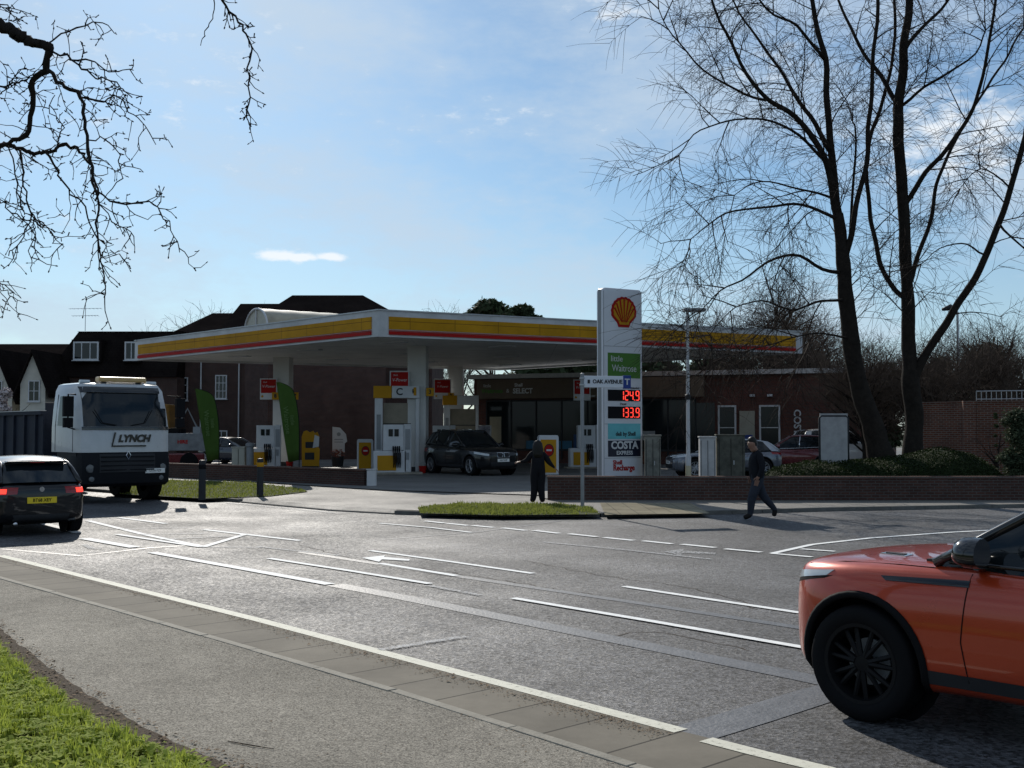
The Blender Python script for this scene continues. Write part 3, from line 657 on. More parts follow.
gable_house(-22, 12, 74, 392, 352, 9, 'cream gable house at the far left edge')
blk = thing('tiled_house', 'dark tiled house filling the gap behind the two cream gables', 'building', (X(10, 82), 82, .1))
MB().span((X(-60, 82), 82, 0), (X(52, 82), 92, Z(366, 82))).build('wall', M_brick, blk, world=True)
rr = MB(); hip(rr, X(-62, 82), X(54, 82), 81.6, 92.4, Z(366, 82), X(-50, 82), X(44, 82), Z(343, 86)); rr.build('roof', M_tile, blk, world=True)

# ---- shop
def shop():
    a, b, c = Vector((X(474, 65), 65, 0)), Vector((X(704, 60.5), 60.5, 0)), Vector((X(884, 57), 57, 0))
    t = thing('petrol_station_shop', 'long flat roofed brick shop with dark shopfront behind the pumps', 'building', (a.x, a.y, .1))
    d = (c - a).normalized(); nb = Vector((-d.y, d.x, 0)); rz = math.atan2(d.y, d.x); zr = Z(375, 65)
    def at(s, off, z): p = a + d * s - nb * off; return Vector((p.x, p.y, z))
    Ls = (b - a).length; Lt = (c - a).length
    def bx(m_, s0, s1, z0, z1, o0, o1): m_.box(at((s0 + s1) / 2, (o0 + o1) / 2, (z0 + z1) / 2), (abs(s1 - s0), abs(o1 - o0), z1 - z0), rz)
    w = MB(); bx(w, 0, Lt, 0, zr - .25, 0, -14); w.build('wall', M_brick3, t, world=True)
    r = MB(); bx(r, -.3, Lt + .3, zr - .245, zr, .35, -14.2); r.build('flat_roof', M_galv, t, world=True)
    # windowed front
    g = MB(); bx(g, .8, Ls - .4, .85, 3.6, .03, .02); gg = g.build('shopfront_glass', M_shopglass, t, world=True)
    f = MB()
    for k in range(9): s = .8 + (Ls - 1.2) * k / 8; bx(f, s - .04, s + .04, .3, 3.6, .08, -.01)
    bx(f, .8, Ls - .4, 3.55, 3.65, .085, -.01); bx(f, .8, Ls - .4, .8, .9, .085, -.01); f.build('shopfront_frame', M_dgrey, t, world=True)
    fa = MB(); bx(fa, .3, Ls + .1, 3.72, zr - .3, .32, .0); sg = fa.build('sign_band', mat('taupe_cladding', (.13, .10, .075), .6, var=.08), t, world=True)
    off = Vector((a.x, a.y, .1))
    up = (0, 0, 1)
    def tx(s_, z, body, size, m, **k): return text('lettering', body, size, at(s_, .33, z) - off, d, up, m, sg, **k)
    tx(.95, 4.45, 'little', .26, M_white); tx(1.25, 4.15, 'Waitrose', .34, M_sgreen, bold=.01); tx(2.2, 4.15, '&', .3, M_white)
    tx(2.85, 4.47, 'Shell', .26, M_white, bold=.008); tx(3.1, 4.13, 'SELECT', .40, M_white, sx=.9, bold=.014)
    # bright interior counters & posters in the window
    for (s0, s1, z0, z1, m_) in [(1.0, 1.7, 1.0, 2.7, mat('poster_cream', (.28, .25, .18), .6)), (3.2, 5.9, .9, 1.35, mat('poster_teal', (.03, .12, .2), .5)), (6.0, 7.6, .9, 1.7, mat('chiller_blue', (.015, .05, .14), .4)), (9.6, 10.6, 1.4, 1.9, mat('poster_white', (.3, .3, .3), .5))]:
        pz = MB(); bx(pz, s0, s1, z0, z1, .06, .035); pz.build('window_poster', m_, t, world=True)
    # right wing: white windows, cash machine, lettering
    def pw(s0, s1, z0, z1):
        c0 = at((s0 + s1) / 2, .03, (z0 + z1) / 2); window(t, c0, s1 - s0, z1 - z0, rz=rz, bars=(1, 2), fr=.09, glass=M_shopglass)
    sx = lambda px: ((X(px, 60) - a.x) / d.x)
    pw(sx(718), sx(735), .9, 3.25); pw(sx(756), sx(775), .9, 3.25)
    at_ = MB(); bx(at_, sx(738), sx(752), .8, 2.95, .12, 0); ao = at_.build('cash_machine', mat('cash_machine_panel', (.33, .31, .25), .5), t, world=True)
    s2 = MB(); bx(s2, sx(740), sx(750), 1.2, 1.7, .14, .12); q = s2.build('screen', M_blue, ao, world=False)
    for v in q.data.vertices: v.co -= off
    o = at(sx(790), .03, 2.2) - off; text('lettering', 'COSTA', .5, o, (0, 0, -1), d, M_white, t, bold=.012)
    for s_ in (sx(750), sx(766)): l = MB(); l.box(at(s_, .1, 3.75), (.25, .2, .12), rz); l.build('wall_light', M_white, t, world=True)
    # extra big window between shopfront and wing
    g = MB(); bx(g, sx(694), sx(715), .5, 3.4, .04, .02); g.build('side_window', M_shopglass, t, world=True)
    return at, sx
shop_at, shop_sx = shop()

# ---- canopy
cN = Vector((X(378, 43), 43, 0)); cL = Vector((X(134, 58), 58, 0)); cR = Vector((X(803, 52.6), 52.6, 0)); cF = cL + cR - cN
ZT, ZB = 6.5, 5.5
can = thing('petrol_canopy', 'large flat forecourt canopy with yellow and red fascia on thick white columns', 'canopy', (cN.x + 1, cN.y + 5, .115))
cor = [cN, cR, cF, cL]; cen = sum(cor, Vector()) / 4
def inset(poly, d):
    o = []; n = len(poly)
    for i in range(n):
        p0, p, p1 = poly[i - 1], poly[i], poly[(i + 1) % n]; e0 = (p - p0).normalized(); e1 = (p1 - p).normalized()
        n0 = Vector((-e0.y, e0.x, 0)); n1 = Vector((-e1.y, e1.x, 0)); b = (n0 + n1); b = b / b.dot(n0) ; o.append(p + b * d)
    return o
inn = inset(cor, .25)
MB().prism([(p.x, p.y) for p in inn], ZB + .12, ZT - .2).build('canopy_deck', M_galv, can, world=True)
MB().prism([(p.x, p.y) for p in inset(cor, .26)], ZB + .10, ZB + .118).build('soffit', M_soffit, can, world=True)
out3 = inset(cor, -.001)
for i in range(4):
    a, b = cor[i], cor[(i + 1) % 4]; e = (b - a).normalized(); nn = Vector((e.y, -e.x, 0)); rz = math.atan2(e.y, e.x); Lw = (b - a).length
    def bx(m_, s0, s1, z0, z1, o0, o1): p = a + e * (s0 + s1) / 2 + nn * (o0 + o1) / 2; m_.box((p.x, p.y, (z0 + z1) / 2), (s1 - s0, abs(o1 - o0), z1 - z0), rz)
    f = MB(); i0, i1 = inn[i], inn[(i + 1) % 4]; f.prism([(a.x, a.y), (b.x, b.y), (i1.x, i1.y), (i0.x, i0.y)], ZB, ZT); fo = f.build('fascia', M_whitemetal, can, world=True)
    y = MB(); bx(y, .42, Lw - .42, ZB + .30, ZB + .78, .0, .035); yo = y.build('yellow_band', M_yband, fo, world=True)
    r = MB(); bx(r, .42, Lw - .42, ZB + .09, ZB + .22, .0, .06); bx(r, .42, Lw - .42, ZB + .24, ZB + .262, .0, .05); ro = r.build('red_band', M_red, fo, world=True)
    tr = MB(); bx(tr, -.02, Lw + .02, ZT, ZT + .05, -.3, .04); to = tr.build('top_trim', M_galv, fo, world=True)
M_col = mat('column_cladding', (.50, .50, .48), .5, var=.1, vscale=.8)
cols = [(418, 49.5), (283, 57), (456, 65.5), (606, 57)]
COLP = [Vector((X(x, D), D, .115)) for x, D in cols]
for p in COLP:
    m = MB(); m.box((p.x, p.y, (ZB + .1 + .25) / 2 + .06), (.82, .82, ZB + .1 - .25), R(-4)); c_ = m.build('column', M_col, can, world=True, bevel=.03)
    m = MB(); m.box((p.x, p.y, .24), (.88, .88, .25), R(-4)); m.build('plinth', M_dgrey, c_, world=True, bevel=.02)
for k in range(3):
    for j in range(4):
        p = cN + (cR - cN) * (.14 + .24 * j) + (cL - cN) * (.17 + .3 * k); m = MB(); m.box((p.x, p.y, ZB + .075), (1.2, .35, .05), R(-28)); m.build('soffit_light', M_white, can, world=True)
for o_ in list(can.children):
    for g_ in o_.children:
        for v in g_.data.vertices: pass
# ------------------------------------------------------------------ cars
def lerp(a, b, t): return a + (b - a) * t
def interp(tbl, x):
    tbl = sorted(tbl)
    if x <= tbl[0][0]: return tbl[0][1]
    for i in range(len(tbl) - 1):
        if x <= tbl[i + 1][0]:
            t = (x - tbl[i][0]) / (tbl[i + 1][0] - tbl[i][0]); return lerp(tbl[i][1], tbl[i + 1][1], t)
    return tbl[-1][1]
def hit(bvh, o, d):
    h = bvh.ray_cast(Vector(o), Vector(d)); return h[0]
def patch(bvh, corners, d, n=10, m=4, off=.004, back=.02, shape=None):
    """sheet projected on the body: corners (4 points) ray-cast along d, thickened inwards"""
    c = [Vector(q) for q in corners]; d = Vector(d).normalized(); rows = []
    for i in range(n + 1):
        r = []
        for j in range(m + 1):
            u, v = i / n, j / m; p = c[0].lerp(c[1], u).lerp(c[3].lerp(c[2], u), v); h = hit(bvh, p - d * 3, d)
            r.append((h - d * off) if h is not None else p)
        rows.append(r)
    mb = MB(); mb.grid(rows); k = len(mb.v); 
    per = [(i, 0) for i in range(n + 1)] + [(n, j) for j in range(1, m + 1)] + [(i, m) for i in range(n - 1, -1, -1)] + [(0, j) for j in range(m - 1, 0, -1)]
    idx = [i * (m + 1) + j for i, j in per]; o = len(mb.v); mb.v += [mb.v[i] + d * back for i in idx]; L = len(idx)
    for q in range(L): mb.f.append((idx[q], idx[(q + 1) % L], o + (q + 1) % L, o + q)); mb.m.append(0)
    return mb
def seam(bvh, pts, d, w=.006, off=.0015):
    d = Vector(d).normalized(); o = []
    for i in range(len(pts) - 1):
        a, b = Vector(pts[i]), Vector(pts[i + 1]); n = max(2, int((b - a).length / .05))
        for k in range(n + (1 if i == len(pts) - 2 else 0)):
            h = hit(bvh, a.lerp(b, k / n) - d * 3, d)
            if h is not None: o.append(h - d * off)
    return o
def plate_text(parent, s, o, r, u, m): return text('lettering', s, .085, o, r, u, m, parent, ext=.0015, bold=.002, sx=.9)

def car(name, label, sp, loc, heading, paint, group=None, hero=False):
    """local +x forward. heading = direction vector in the world"""
    rz = math.atan2(heading[1], heading[0]); t = thing(name, label, sp.get('cat', 'car'), loc, rz, group); t.scale = (sp.get('scale', 1),) * 3
    st = sp['st']; B = MB(); rows = []
    for (x, zt_, w, zb) in st:
        h = zt_ - zb; cr = sp.get('crown', .03)
        half = [(0, zb), (.75 * w, zb), (.93 * w, zb + .04), (.985 * w, zb + .16 * h), (1.0 * w, zb + .42 * h), (1.0 * w, zb + .62 * h), (.985 * w, zb + .78 * h), (.94 * w, zb + .93 * h), (.86 * w, zt_), (.55 * w, zt_ + cr * .7), (0, zt_ + cr)]
        rows.append([Vector((x, y, z)) for y, z in half] + [Vector((x, -y, z)) for y, z in half[-2:0:-1]])
    B.grid(rows, closed=True); n = len(rows[0]); k = (len(rows) - 1) * n
    B.f.append(tuple(range(n))[::-1]); B.m.append(0); B.f.append(tuple(k + i for i in range(n))); B.m.append(0)
    body = B.build('body', [paint, M_black], t, smooth=True)
    ss = body.modifiers.new('s', 'SUBSURF'); ss.levels = 2; ss.render_levels = 2
    apply_mods(body)
    RW, wh_w = sp['rw'], sp.get('ww', .23); ra = RW + sp.get('arch', .055); wy = sp['wy']
    cut = MB()
    for wx in sp['wx']:
        for s in (-1, 1):
            cut.cyl((wx, s * (wy - .30), RW), (wx, s * (wy + .35), RW), ra, 40)
    co = cut.build('cut', M_black, None); co.parent = t
    bo = body.modifiers.new('b', 'BOOLEAN'); bo.object = co; bo.operation = 'DIFFERENCE'; bo.solver = 'EXACT'
    try: bo.material_mode = 'TRANSFER'
    except Exception: pass
    bpy.context.view_layer.update(); apply_mods(body); bpy.data.objects.remove(co)
    body.data.polygons.foreach_set('use_smooth', [True] * len(body.data.polygons)); body.data.set_sharp_from_angle(angle=R(40))
    bm = bmesh.new(); bm.from_mesh(body.data); bvh = BVHTree.FromBMesh(bm); bm.free()
    # greenhouse
    g = sp['gh']; A0, A1, C1, C0 = g['A0'], g['A1'], g['C1'], g['C0']; wb, wr = g['wb'], g['wr']
    zbelt = lambda x: interp([(s_[0], s_[1]) for s_ in st], x) + .005
    roofz = lambda x: interp(g['roof'], x)
    xs = [A0, lerp(A0, A1, .5), A1] + [lerp(A1, C1, q / 6) for q in range(1, 6)] + [C1, lerp(C1, C0, .5), C0]
    def top(x):
        if x > A1: return lerp(zbelt(A0), roofz(A1), (A0 - x) / (A0 - A1))
        if x < C1: return lerp(zbelt(C0), roofz(C1), (x - C0) / (C1 - C0))
        return roofz(x)
    def sidey(x, z):      # half width of the glasshouse
        f_ = (z - zbelt(x)) / max(.05, (roofz(min(max(x, C1), A1)) - zbelt(x))); en = 1 - .08 * max(0, (x - A1) / (A0 - A1)) - .10 * max(0, (C1 - x) / (C1 - C0)); return lerp(wb, wr, f_) * en
    fr = [1, .97, .72, .36, 0, -.36, -.72, -.97, -1]
    rows = []
    for x in xs:
        zt_, zb_ = top(x), zbelt(x); y1 = sidey(x, zt_); y0 = sidey(x, zb_); ym = sidey(x, (zt_ + zb_) / 2)
        bul = .09 if (x > A1 or x < C1) else 0
        bow = lambda f_: (1 - f_ * f_) * (.14 * max(0, (x - A1) / (A0 - A1)) * 1.0 + .0) - (1 - f_ * f_) * .10 * max(0, (C1 - x) / (C1 - C0))
        r = [(x, y0, zb_ - .03), (x, ym + .012, (zt_ + zb_) / 2)] + [(x + bow(f_), y1 * f_, zt_ + .035 * (1 - f_ * f_) * (1 if C1 <= x <= A1 else .5)) for f_ in fr] + [(x, -ym - .012, (zt_ + zb_) / 2), (x, -y0, zb_ - .03)]
        rows.append([Vector(p) for p in r])
    gb = MB(); gb.grid(rows); gl_ = gb.build('window_glass', M_glass, t, smooth=True, auto=30)
    # roof skin
    rb = MB(); rr = []; roofm = sp.get('roofm', paint)
    for x in [A1 + .02] + [lerp(A1, C1, q / 6) for q in range(1, 6)] + [C1 - .04]:
        zt_ = top(min(x, A1)) if x > A1 else top(x); y1 = sidey(x, zt_) + .012
        rr.append([Vector((x, y1 * f_, zt_ + .012 + .035 * (1 - f_ * f_))) for f_ in fr])
    rb.grid(rr); o = len(rb.v); rb.v += [v - Vector((0, 0, .035)) for v in rb.v[:]]; nn_ = len(fr); L = len(rr)
    per = [(0, j) for j in range(nn_)] + [(i, nn_ - 1) for i in range(1, L)] + [(L - 1, j) for j in range(nn_ - 2, -1, -1)] + [(i, 0) for i in range(L - 2, 0, -1)]
    ids = [i * nn_ + j for i, j in per]
    for q in range(len(ids)): rb.f.append((ids[q], ids[(q + 1) % len(ids)], o + ids[(q + 1) % len(ids)], o + ids[q])); rb.m.append(0)
    rb.build('roof', roofm, t, smooth=True, auto=40)
    # pillars + rails
    for s in (1, -1):
        def sp_pt(x, z, e=.006): return Vector((x, s * (sidey(x, z) + e), z))
        pr = MB(); ap = [Vector((lerp(A0 + .05, A1, q / 4), s * (sidey(lerp(A0, A1, q / 4), top(lerp(A0, A1, q / 4))) - .002), top(lerp(A0, A1, q / 4)) - .005)) for q in range(5)]
        rp = [Vector((lerp(A1, C1, q / 5), s * (sidey(lerp(A1, C1, q / 5), top(lerp(A1, C1, q / 5))) - .004), top(lerp(A1, C1, q / 5)) - .004)) for q in range(1, 6)]
        cpp = [Vector((lerp(C1, C0, q / 3), s * (sidey(lerp(C1, C0, q / 3), top(lerp(C1, C0, q / 3))) - .01), top(lerp(C1, C0, q / 3)) - .005)) for q in range(1, 4)]
        pr.tube(ap + rp + cpp, [.034] * 5 + [.03] * 5 + [.05] * 3, 8); pr.build('pillar', sp.get('pillarm', paint), t, smooth=True)
        # rear quarter panel over the glass
        q0 = g['Q']; rows = []
        for i in range(6):
            r = []
            xa_ = lerp(q0[0], C0 - .0, i / 5); xb_ = lerp(q0[1], C1 - .02, i / 5)
            for j in range(5):
                x = lerp(xa_, xb_, j / 4); zlo = zbelt(x) - .02; z = lerp(zlo, roofz(max(min(xb_, A1), C1)), j / 4) if i < 5 else lerp(zbelt(C0), top(C1), j / 4); z = min(z, top(x)); r.append(sp_pt(x, z, .014))
            rows.append(r)
        qp = MB(); qp.grid(rows); qp.build('quarter_panel', sp.get('qm', paint), t, smooth=True)
        bp = MB()
        for bx_ in g['B']:
            bp.tube([sp_pt(bx_, zbelt(bx_) - .01, .0), sp_pt(bx_ - .02, (zbelt(bx_) + top(bx_)) / 2, .008), sp_pt(bx_ - .05, top(bx_ - .05) - .01, .002)], .03, 6)
        bt_ = [sp_pt(x, zbelt(x) + .012, .012) for x in [lerp(A0 - .05, q0[0], q / 10) for q in range(11)]]
        bp.tube(bt_, .012, 6); bp.build('window_trim', M_gblack if not sp.get('chrometrim') else M_chrome, t, smooth=True)
    # wheels
    for wx in sp['wx']:
        for s in (1, -1):
            W = MB(); a = wh_w / 2; yc = s * (wy - a)
            prof = [(RW - .115, -a), (RW - .02, -a), (RW - .004, -a + .02), (RW, -a + .045), (RW, a - .045), (RW - .004, a - .02), (RW - .02, a), (RW - .07, a + .004), (RW - .115, a - .004), (RW - .13, a - .03), (RW - .13, -a)]
            W.lathe([(r, h) for r, h in prof], (wx, yc, RW), 'Y', 40); wo = W.build('wheel', M_black, t, smooth=True, auto=50)
            rm = MB(); ri = RW - .125; yo = s * (a - .035)
            rm.lathe([(ri + .012, s * a - s * .002), (ri - .012, s * a - s * .004), (ri - .03, yo - s * .03), (ri - .03, -s * a)], (wx, yc, RW), 'Y', 36)
            rm.lathe([(.0, yo + s * .012), (.05, yo + s * .008), (.065, yo - s * .01), (.065, yo - s * .05)], (wx, yc, RW), 'Y', 20)
            ns = sp.get('spokes', 5)
            for q in range(ns):
                for dd in (-.12, .12):
                    an_ = 2 * math.pi * q / ns + dd + .3; an2 = 2 * math.pi * q / ns + dd * 1.5 + .3
                    p0 = Vector((wx + .05 * math.cos(an_), yc + yo - s * .005, RW + .05 * math.sin(an_))); p1 = Vector((wx + (ri - .02) * math.cos(an2), yc + yo - s * .012, RW + (ri - .02) * math.sin(an2)))
                    rm.tube([p0, p1], [.02, .016], 6)
            rm.build('rim', sp.get('rimm', M_alloy), wo, smooth=True, auto=45)
            dk = MB(); dk.lathe([(0, 0), (.15, 0), (.15, s * .02), (0, s * .02)], (wx, yc - s * .03, RW), 'Y', 24); dk.build('brake_disc', M_grey, wo, smooth=True, auto=40)
            al = MB(); al.lathe([(ra - .004, s * (wy - .29)), (ra - .004, s * (wy - .05))], (wx, 0, RW), 'Y', 40)
            inner = MB(); inner.lathe([(0, s * (wy - .285)), (ra - .003, s * (wy - .285))], (wx, 0, RW), 'Y', 32); inner.build('wheel_liner', M_black, t)
    L2 = st[0][0]; Lr = st[-1][0]
    # cladding sill
    zb0 = sp.get('sill', None)
    if zb0:
        for s in (1, -1):
            q = patch(bvh, [(sp['wx'][0] - ra - .03, s * 2, zb0[0]), (sp['wx'][1] + ra + .03, s * 2, zb0[0]), (sp['wx'][1] + ra + .03, s * 2, zb0[1]), (sp['wx'][0] - ra - .03, s * 2, zb0[1])], (0, -s, 0), 14, 2, .006); q.build('sill_cladding', M_dgrey, t, smooth=True, auto=40)
    # wheel-arch cladding ring
    if sp.get('archclad'):
        for wx in sp['wx']:
            for s in (1, -1):
                pts = []; 
                for q in range(25):
                    an_ = math.pi * (q / 24) * 1.16 - .25; x = wx + (ra + .012) * math.cos(an_); z = RW + (ra + .012) * math.sin(an_)
                    h = hit(bvh, (x, s * 3, z), (0, -s, 0))
                    if h is not None and abs(h.y) > wy - .2: pts.append(h)
                if len(pts) > 3: ac = MB(); ac.tube(pts, sp['archclad'], 6); ac.build('arch_trim', sp.get('archm', M_dgrey), t, smooth=True)
    # door seams and handles
    for s in (1, -1):
        for ln in sp['seams']:
            pts = seam(bvh, [(x, s * 2, z) for x, z in ln], (0, -s, 0))
            if len(pts) > 1: sm = MB(); sm.tube(pts, .004, 4); sm.build('door_seam', M_black, t)
        for hx, hz in sp['handles']:
            h = hit(bvh, (hx, s * 3, hz), (0, -s, 0))
            if h is not None: hm = MB(); hm.tube([h + Vector((-.1, -s * .005, 0)), h + Vector((-.08, s * .03, .003)), h + Vector((.08, s * .03, .003)), h + Vector((.1, -s * .005, 0))], .014, 8); hm.build('door_handle', sp.get('handlem', paint), t, smooth=True)
        # mirror
        mx, mz = sp['mirror']; mr_ = MB(); yb = sidey(mx, mz) if mz > zbelt(mx) else wb
        rows = []
        for i, (dx, k_) in enumerate([(.09, .45), (.075, .75), (.03, .97), (-.03, 1.0), (-.07, .95)]):
            rows.append([Vector((mx + dx - .03 * math.cos(a_) * .0, s * (yb + .17 + .115 * k_ * math.cos(a_)), mz + .07 + .085 * sp.get('mir_s', 1) * k_ * math.sin(a_) * (1 if math.sin(a_) > 0 else .75))) for a_ in [2 * math.pi * q / 14 for q in range(14)]])
        mr_.grid(rows, closed=True); mr_.f.append(tuple(range(14))); mr_.m.append(0); mo = None
        mr_.tube([(mx + .01, s * (yb - .02), mz - .02), (mx + .0, s * (yb + .1), mz + .0)], [.035, .03], 8)
        mo = mr_.build('door_mirror', sp.get('mirrorm', paint), t, smooth=True, auto=50)
        mg = MB(); mg.add(rows[-1], [tuple(range(14))]); mg.build('mirror_glass', M_chrome, mo)
    # lights, grille, plates
    for (nm, cs, d, m_, *rest) in sp['patches']:
        for s in ((1, -1) if nm in ('headlight', 'tail_light', 'fog_light', 'bonnet_vent', 'side_vent', 'reflector', 'lamp_surround', 'side_intake') else (1,)):
            c4 = [(x, s * y, z) for x, y, z in cs]; dd = (d[0], s * d[1], d[2])
            q = patch(bvh, c4, dd, 8, 4, *(rest or [.006])); po = q.build(nm, m_, t, smooth=True, auto=40)
    for (pos, txt, m_, sgn) in sp.get('plates', []):
        x, z = pos; h = hit(bvh, (sgn * 4, 0, z), (-sgn, 0, 0)); px_ = (h.x if h is not None else x) + sgn * .012
        pm = MB(); pm.box((px_, 0, z), (.012, .52, .115)); po = pm.build('number_plate', m_, t, bevel=.004)
        plate_text(po, txt, (px_ + sgn * .007, 0, z), (0, sgn, 0), (0, 0, 1), M_black)
    if sp.get('wiper'):
        wm = MB()
        for (ya, yb_) in ((.45, -.15), (-.1, -.65)):
            wm.tube([(A0 + .09, ya, zbelt(A0) + .03), (lerp(A0, A1, .12) + .12, (ya + yb_) / 2, lerp(zbelt(A0), roofz(A1), .12) + .03), (lerp(A0, A1, .05) + .1, yb_, zbelt(A0) + .07)], .008, 5)
        wm.build('wiper', M_black, t)
    if sp.get('extra'): sp['extra'](t, bvh, paint, sidey, zbelt, top)
    return t

M_orange = mat('orange_paint', (.41, .043, .011), .30, metal=.3, var=.03, coat=.8)
M_bpaint = mat('black_paint', (.005, .0055, .007), .3, metal=.0, var=.03, coat=.7, spec=.2)
M_bluepaint = mat('dark_blue_paint', (.010, .014, .028), .25, metal=.3, var=.03, coat=1.0)
M_silver = mat('silver_paint', (.35, .36, .38), .3, metal=.7, var=.03, coat=1.0)
M_maroon = mat('maroon_paint', (.12, .008, .012), .28, metal=.3, var=.03, coat=1.0)
M_whitepaint = mat('white_paint_car', (.6, .6, .6), .3, var=.03, coat=1.0)
M_yplate = mat('yellow_plate', (.75, .55, .03), .4, var=.05); M_wplate = mat('white_plate', (.75, .75, .72), .4, var=.05)

def suv_spec(**k):
    s = dict(st=[(2.16, .72, .50, .46), (2.14, .78, .60, .38), (2.06, .87, .74, .27), (1.88, .93, .86, .23), (1.62, .965, .935, .21), (1.32, .99, .955, .21), (1.0, 1.005, .95, .22), (.7, 1.02, .945, .23), (.0, 1.04, .94, .23), (-.7, 1.07, .945, .23), (-1.33, 1.10, .96, .22), (-1.75, 1.115, .92, .24), (-2.05, 1.10, .83, .30), (-2.15, 1.02, .74, .36), (-2.18, .92, .66, .42)],
             gh=dict(A0=.82, A1=-.02, C1=-1.72, C0=-2.06, wb=.865, wr=.66, roof=[(.0, 1.565), (-.6, 1.60), (-1.2, 1.565), (-1.72, 1.50)], Q=(-1.72, -1.45), B=[-.32, -1.18]),
             rw=.37, wy=.945, wx=(1.32, -1.34), arch=.06, sill=(.235, .40), archclad=.022, seams=[[(.74, .98), (.80, .6), (.76, .36)], [(-.30, 1.02), (-.32, .7), (-.26, .36)], [(-1.12, 1.04), (-1.2, .85), (-1.0, .55), (-.9, .38)], [(-1.2, .9), (-1.05, .6), (-.92, .38)]],
             handles=[(-.16, .93), (-1.0, .96)], mirror=(.56, 1.06), spokes=7, rimm=M_dalloy, mirrorm=M_gblack, pillarm=M_gblack, qm=M_gblack, wiper=True,
             patches=[('headlight', [(2.1, .45, .82), (1.78, .98, .90), (1.78, .98, .82), (2.1, .45, .74)], (-.75, -.66, 0), M_clear),
                      ('grille', [(3, -.42, .80), (3, .42, .80), (3, .40, .70), (3, -.40, .70)], (-1, 0, 0), M_dgrey),
                      ('lower_intake', [(3, -.55, .52), (3, .55, .52), (3, .50, .36), (3, -.50, .36)], (-1, 0, 0), M_dgrey),
                      ('tail_light', [(-2.1, .45, 1.02), (-1.85, .95, 1.0), (-1.85, .95, .90), (-2.1, .45, .88)], (.8, -.6, 0), M_tail),
                      ('bumper_insert', [(-3, -.6, .55), (-3, .6, .55), (-3, .55, .36), (-3, -.55, .36)], (1, 0, 0), M_dgrey)],
             plates=[((2.2, .58), 'LG17 KZP', M_wplate, 1), ((-2.2, .72), 'LG17 KZP', M_yplate, -1)])
    s.update(k); return s
def hatch_spec(**k):
    s = dict(st=[(1.98, .60, .48, .40), (1.95, .68, .60, .30), (1.86, .76, .73, .20), (1.66, .82, .82, .17), (1.35, .87, .865, .16), (1.05, .90, .87, .17), (.8, .93, .865, .18), (.0, .95, .86, .18), (-.7, .97, .865, .18), (-1.25, .99, .875, .17), (-1.6, .99, .85, .19), (-1.86, .97, .78, .25), (-1.96, .90, .72, .30), (-1.99, .78, .66, .36)],
             gh=dict(A0=.92, A1=.12, C1=-1.45, C0=-1.86, wb=.79, wr=.60, roof=[(.12, 1.37), (-.4, 1.415), (-1.0, 1.39), (-1.45, 1.33)], Q=(-1.4, -1.15), B=[-.22, -.95]),
             rw=.315, wy=.86, wx=(1.22, -1.28), arch=.045, ww=.21, seams=[[(.72, .88), (.76, .55), (.7, .25)], [(-.2, .93), (-.22, .6), (-.18, .25)], [(-.95, .93), (-1.0, .7), (-.8, .4), (-.76, .26)]],
             handles=[(-.08, .82), (-.84, .84)], mirror=(.64, .95), spokes=5, pillarm=None, wiper=True,
             patches=[('headlight', [(1.9, .38, .72), (1.6, .88, .79), (1.6, .88, .68), (1.9, .38, .60)], (-.75, -.66, 0), M_clear),
                      ('grille', [(3, -.36, .62), (3, .36, .62), (3, .30, .38), (3, -.30, .38)], (-1, 0, 0), M_dgrey),
                      ('tail_light', [(-1.95, .42, .88), (-1.68, .86, .88), (-1.68, .86, .76), (-1.95, .42, .76)], (.8, -.6, 0), M_tail),
                      ('bumper_insert', [(-3, -.5, .40), (-3, .5, .40), (-3, .46, .27), (-3, -.46, .27)], (1, 0, 0), M_dgrey)],
             plates=[((2, .45), 'YK19 BVD', M_wplate, 1), ((-2, .66), 'YK19 BVD', M_yplate, -1)])
    s.update(k); s['pillarm'] = s['pillarm'] or None
    if s['pillarm'] is None: s.pop('pillarm')
    return s

# near orange SUV -------------------------------------------------
def suv_extra(t, bvh, paint, sidey, zbelt, top):
    for s in (1, -1):
        q = patch(bvh, [(1.18, s * 2, .945), (.60, s * 2, .965), (.60, s * 2, .925), (1.14, s * 2, .918)], (0, -s, 0), 14, 2, .007); q.build('side_vent', M_gblack, t, smooth=True, auto=40)
        q = patch(bvh, [(1.42, s * .50, 3), (1.18, s * .60, 3), (1.18, s * .50, 3), (1.42, s * .42, 3)], (0, 0, -1), 6, 3, .006); v = q.build('bonnet_vent', M_chrome, t, smooth=True, auto=40)
        q = patch(bvh, [(1.385, s * .49, 3), (1.215, s * .56, 3), (1.215, s * .515, 3), (1.385, s * .45, 3)], (0, 0, -1), 6, 3, .010); q.build('vent_slot', M_dgrey, v, smooth=True, auto=40)
        sm = MB(); pts = [hit(bvh, (x, s * y, 4), (0, 0, -1)) for x, y in [(1.98, .62), (1.8, .75), (1.5, .80), (1.1, .82), (.85, .83)]]; pts = [p + Vector((0, 0, .001)) for p in pts if p is not None]
        sm.tube(pts, .004, 4); sm.build('bonnet_seam', M_black, t)
    cow = MB(); cow.add([(.98, -.7, 1.03), (.98, .7, 1.03), (.80, .78, 1.045), (.80, -.78, 1.045), (.98, -.7, 1.05), (.98, .7, 1.05), (.80, .78, 1.065), (.80, -.78, 1.065)], [(0, 3, 2, 1), (4, 5, 6, 7), (0, 1, 5, 4), (1, 2, 6, 5), (2, 3, 7, 6), (3, 0, 4, 7)]); cow.build('wiper_cowl', M_dgrey, t)
u_suv = (U + Vector((0, 0, 0))).normalized()
wheelp = G(864, 721, 0)                                  # contact point of the near front wheel
sp0 = suv_spec(extra=suv_extra, scale=1.045, archm=M_black, archclad=.026)
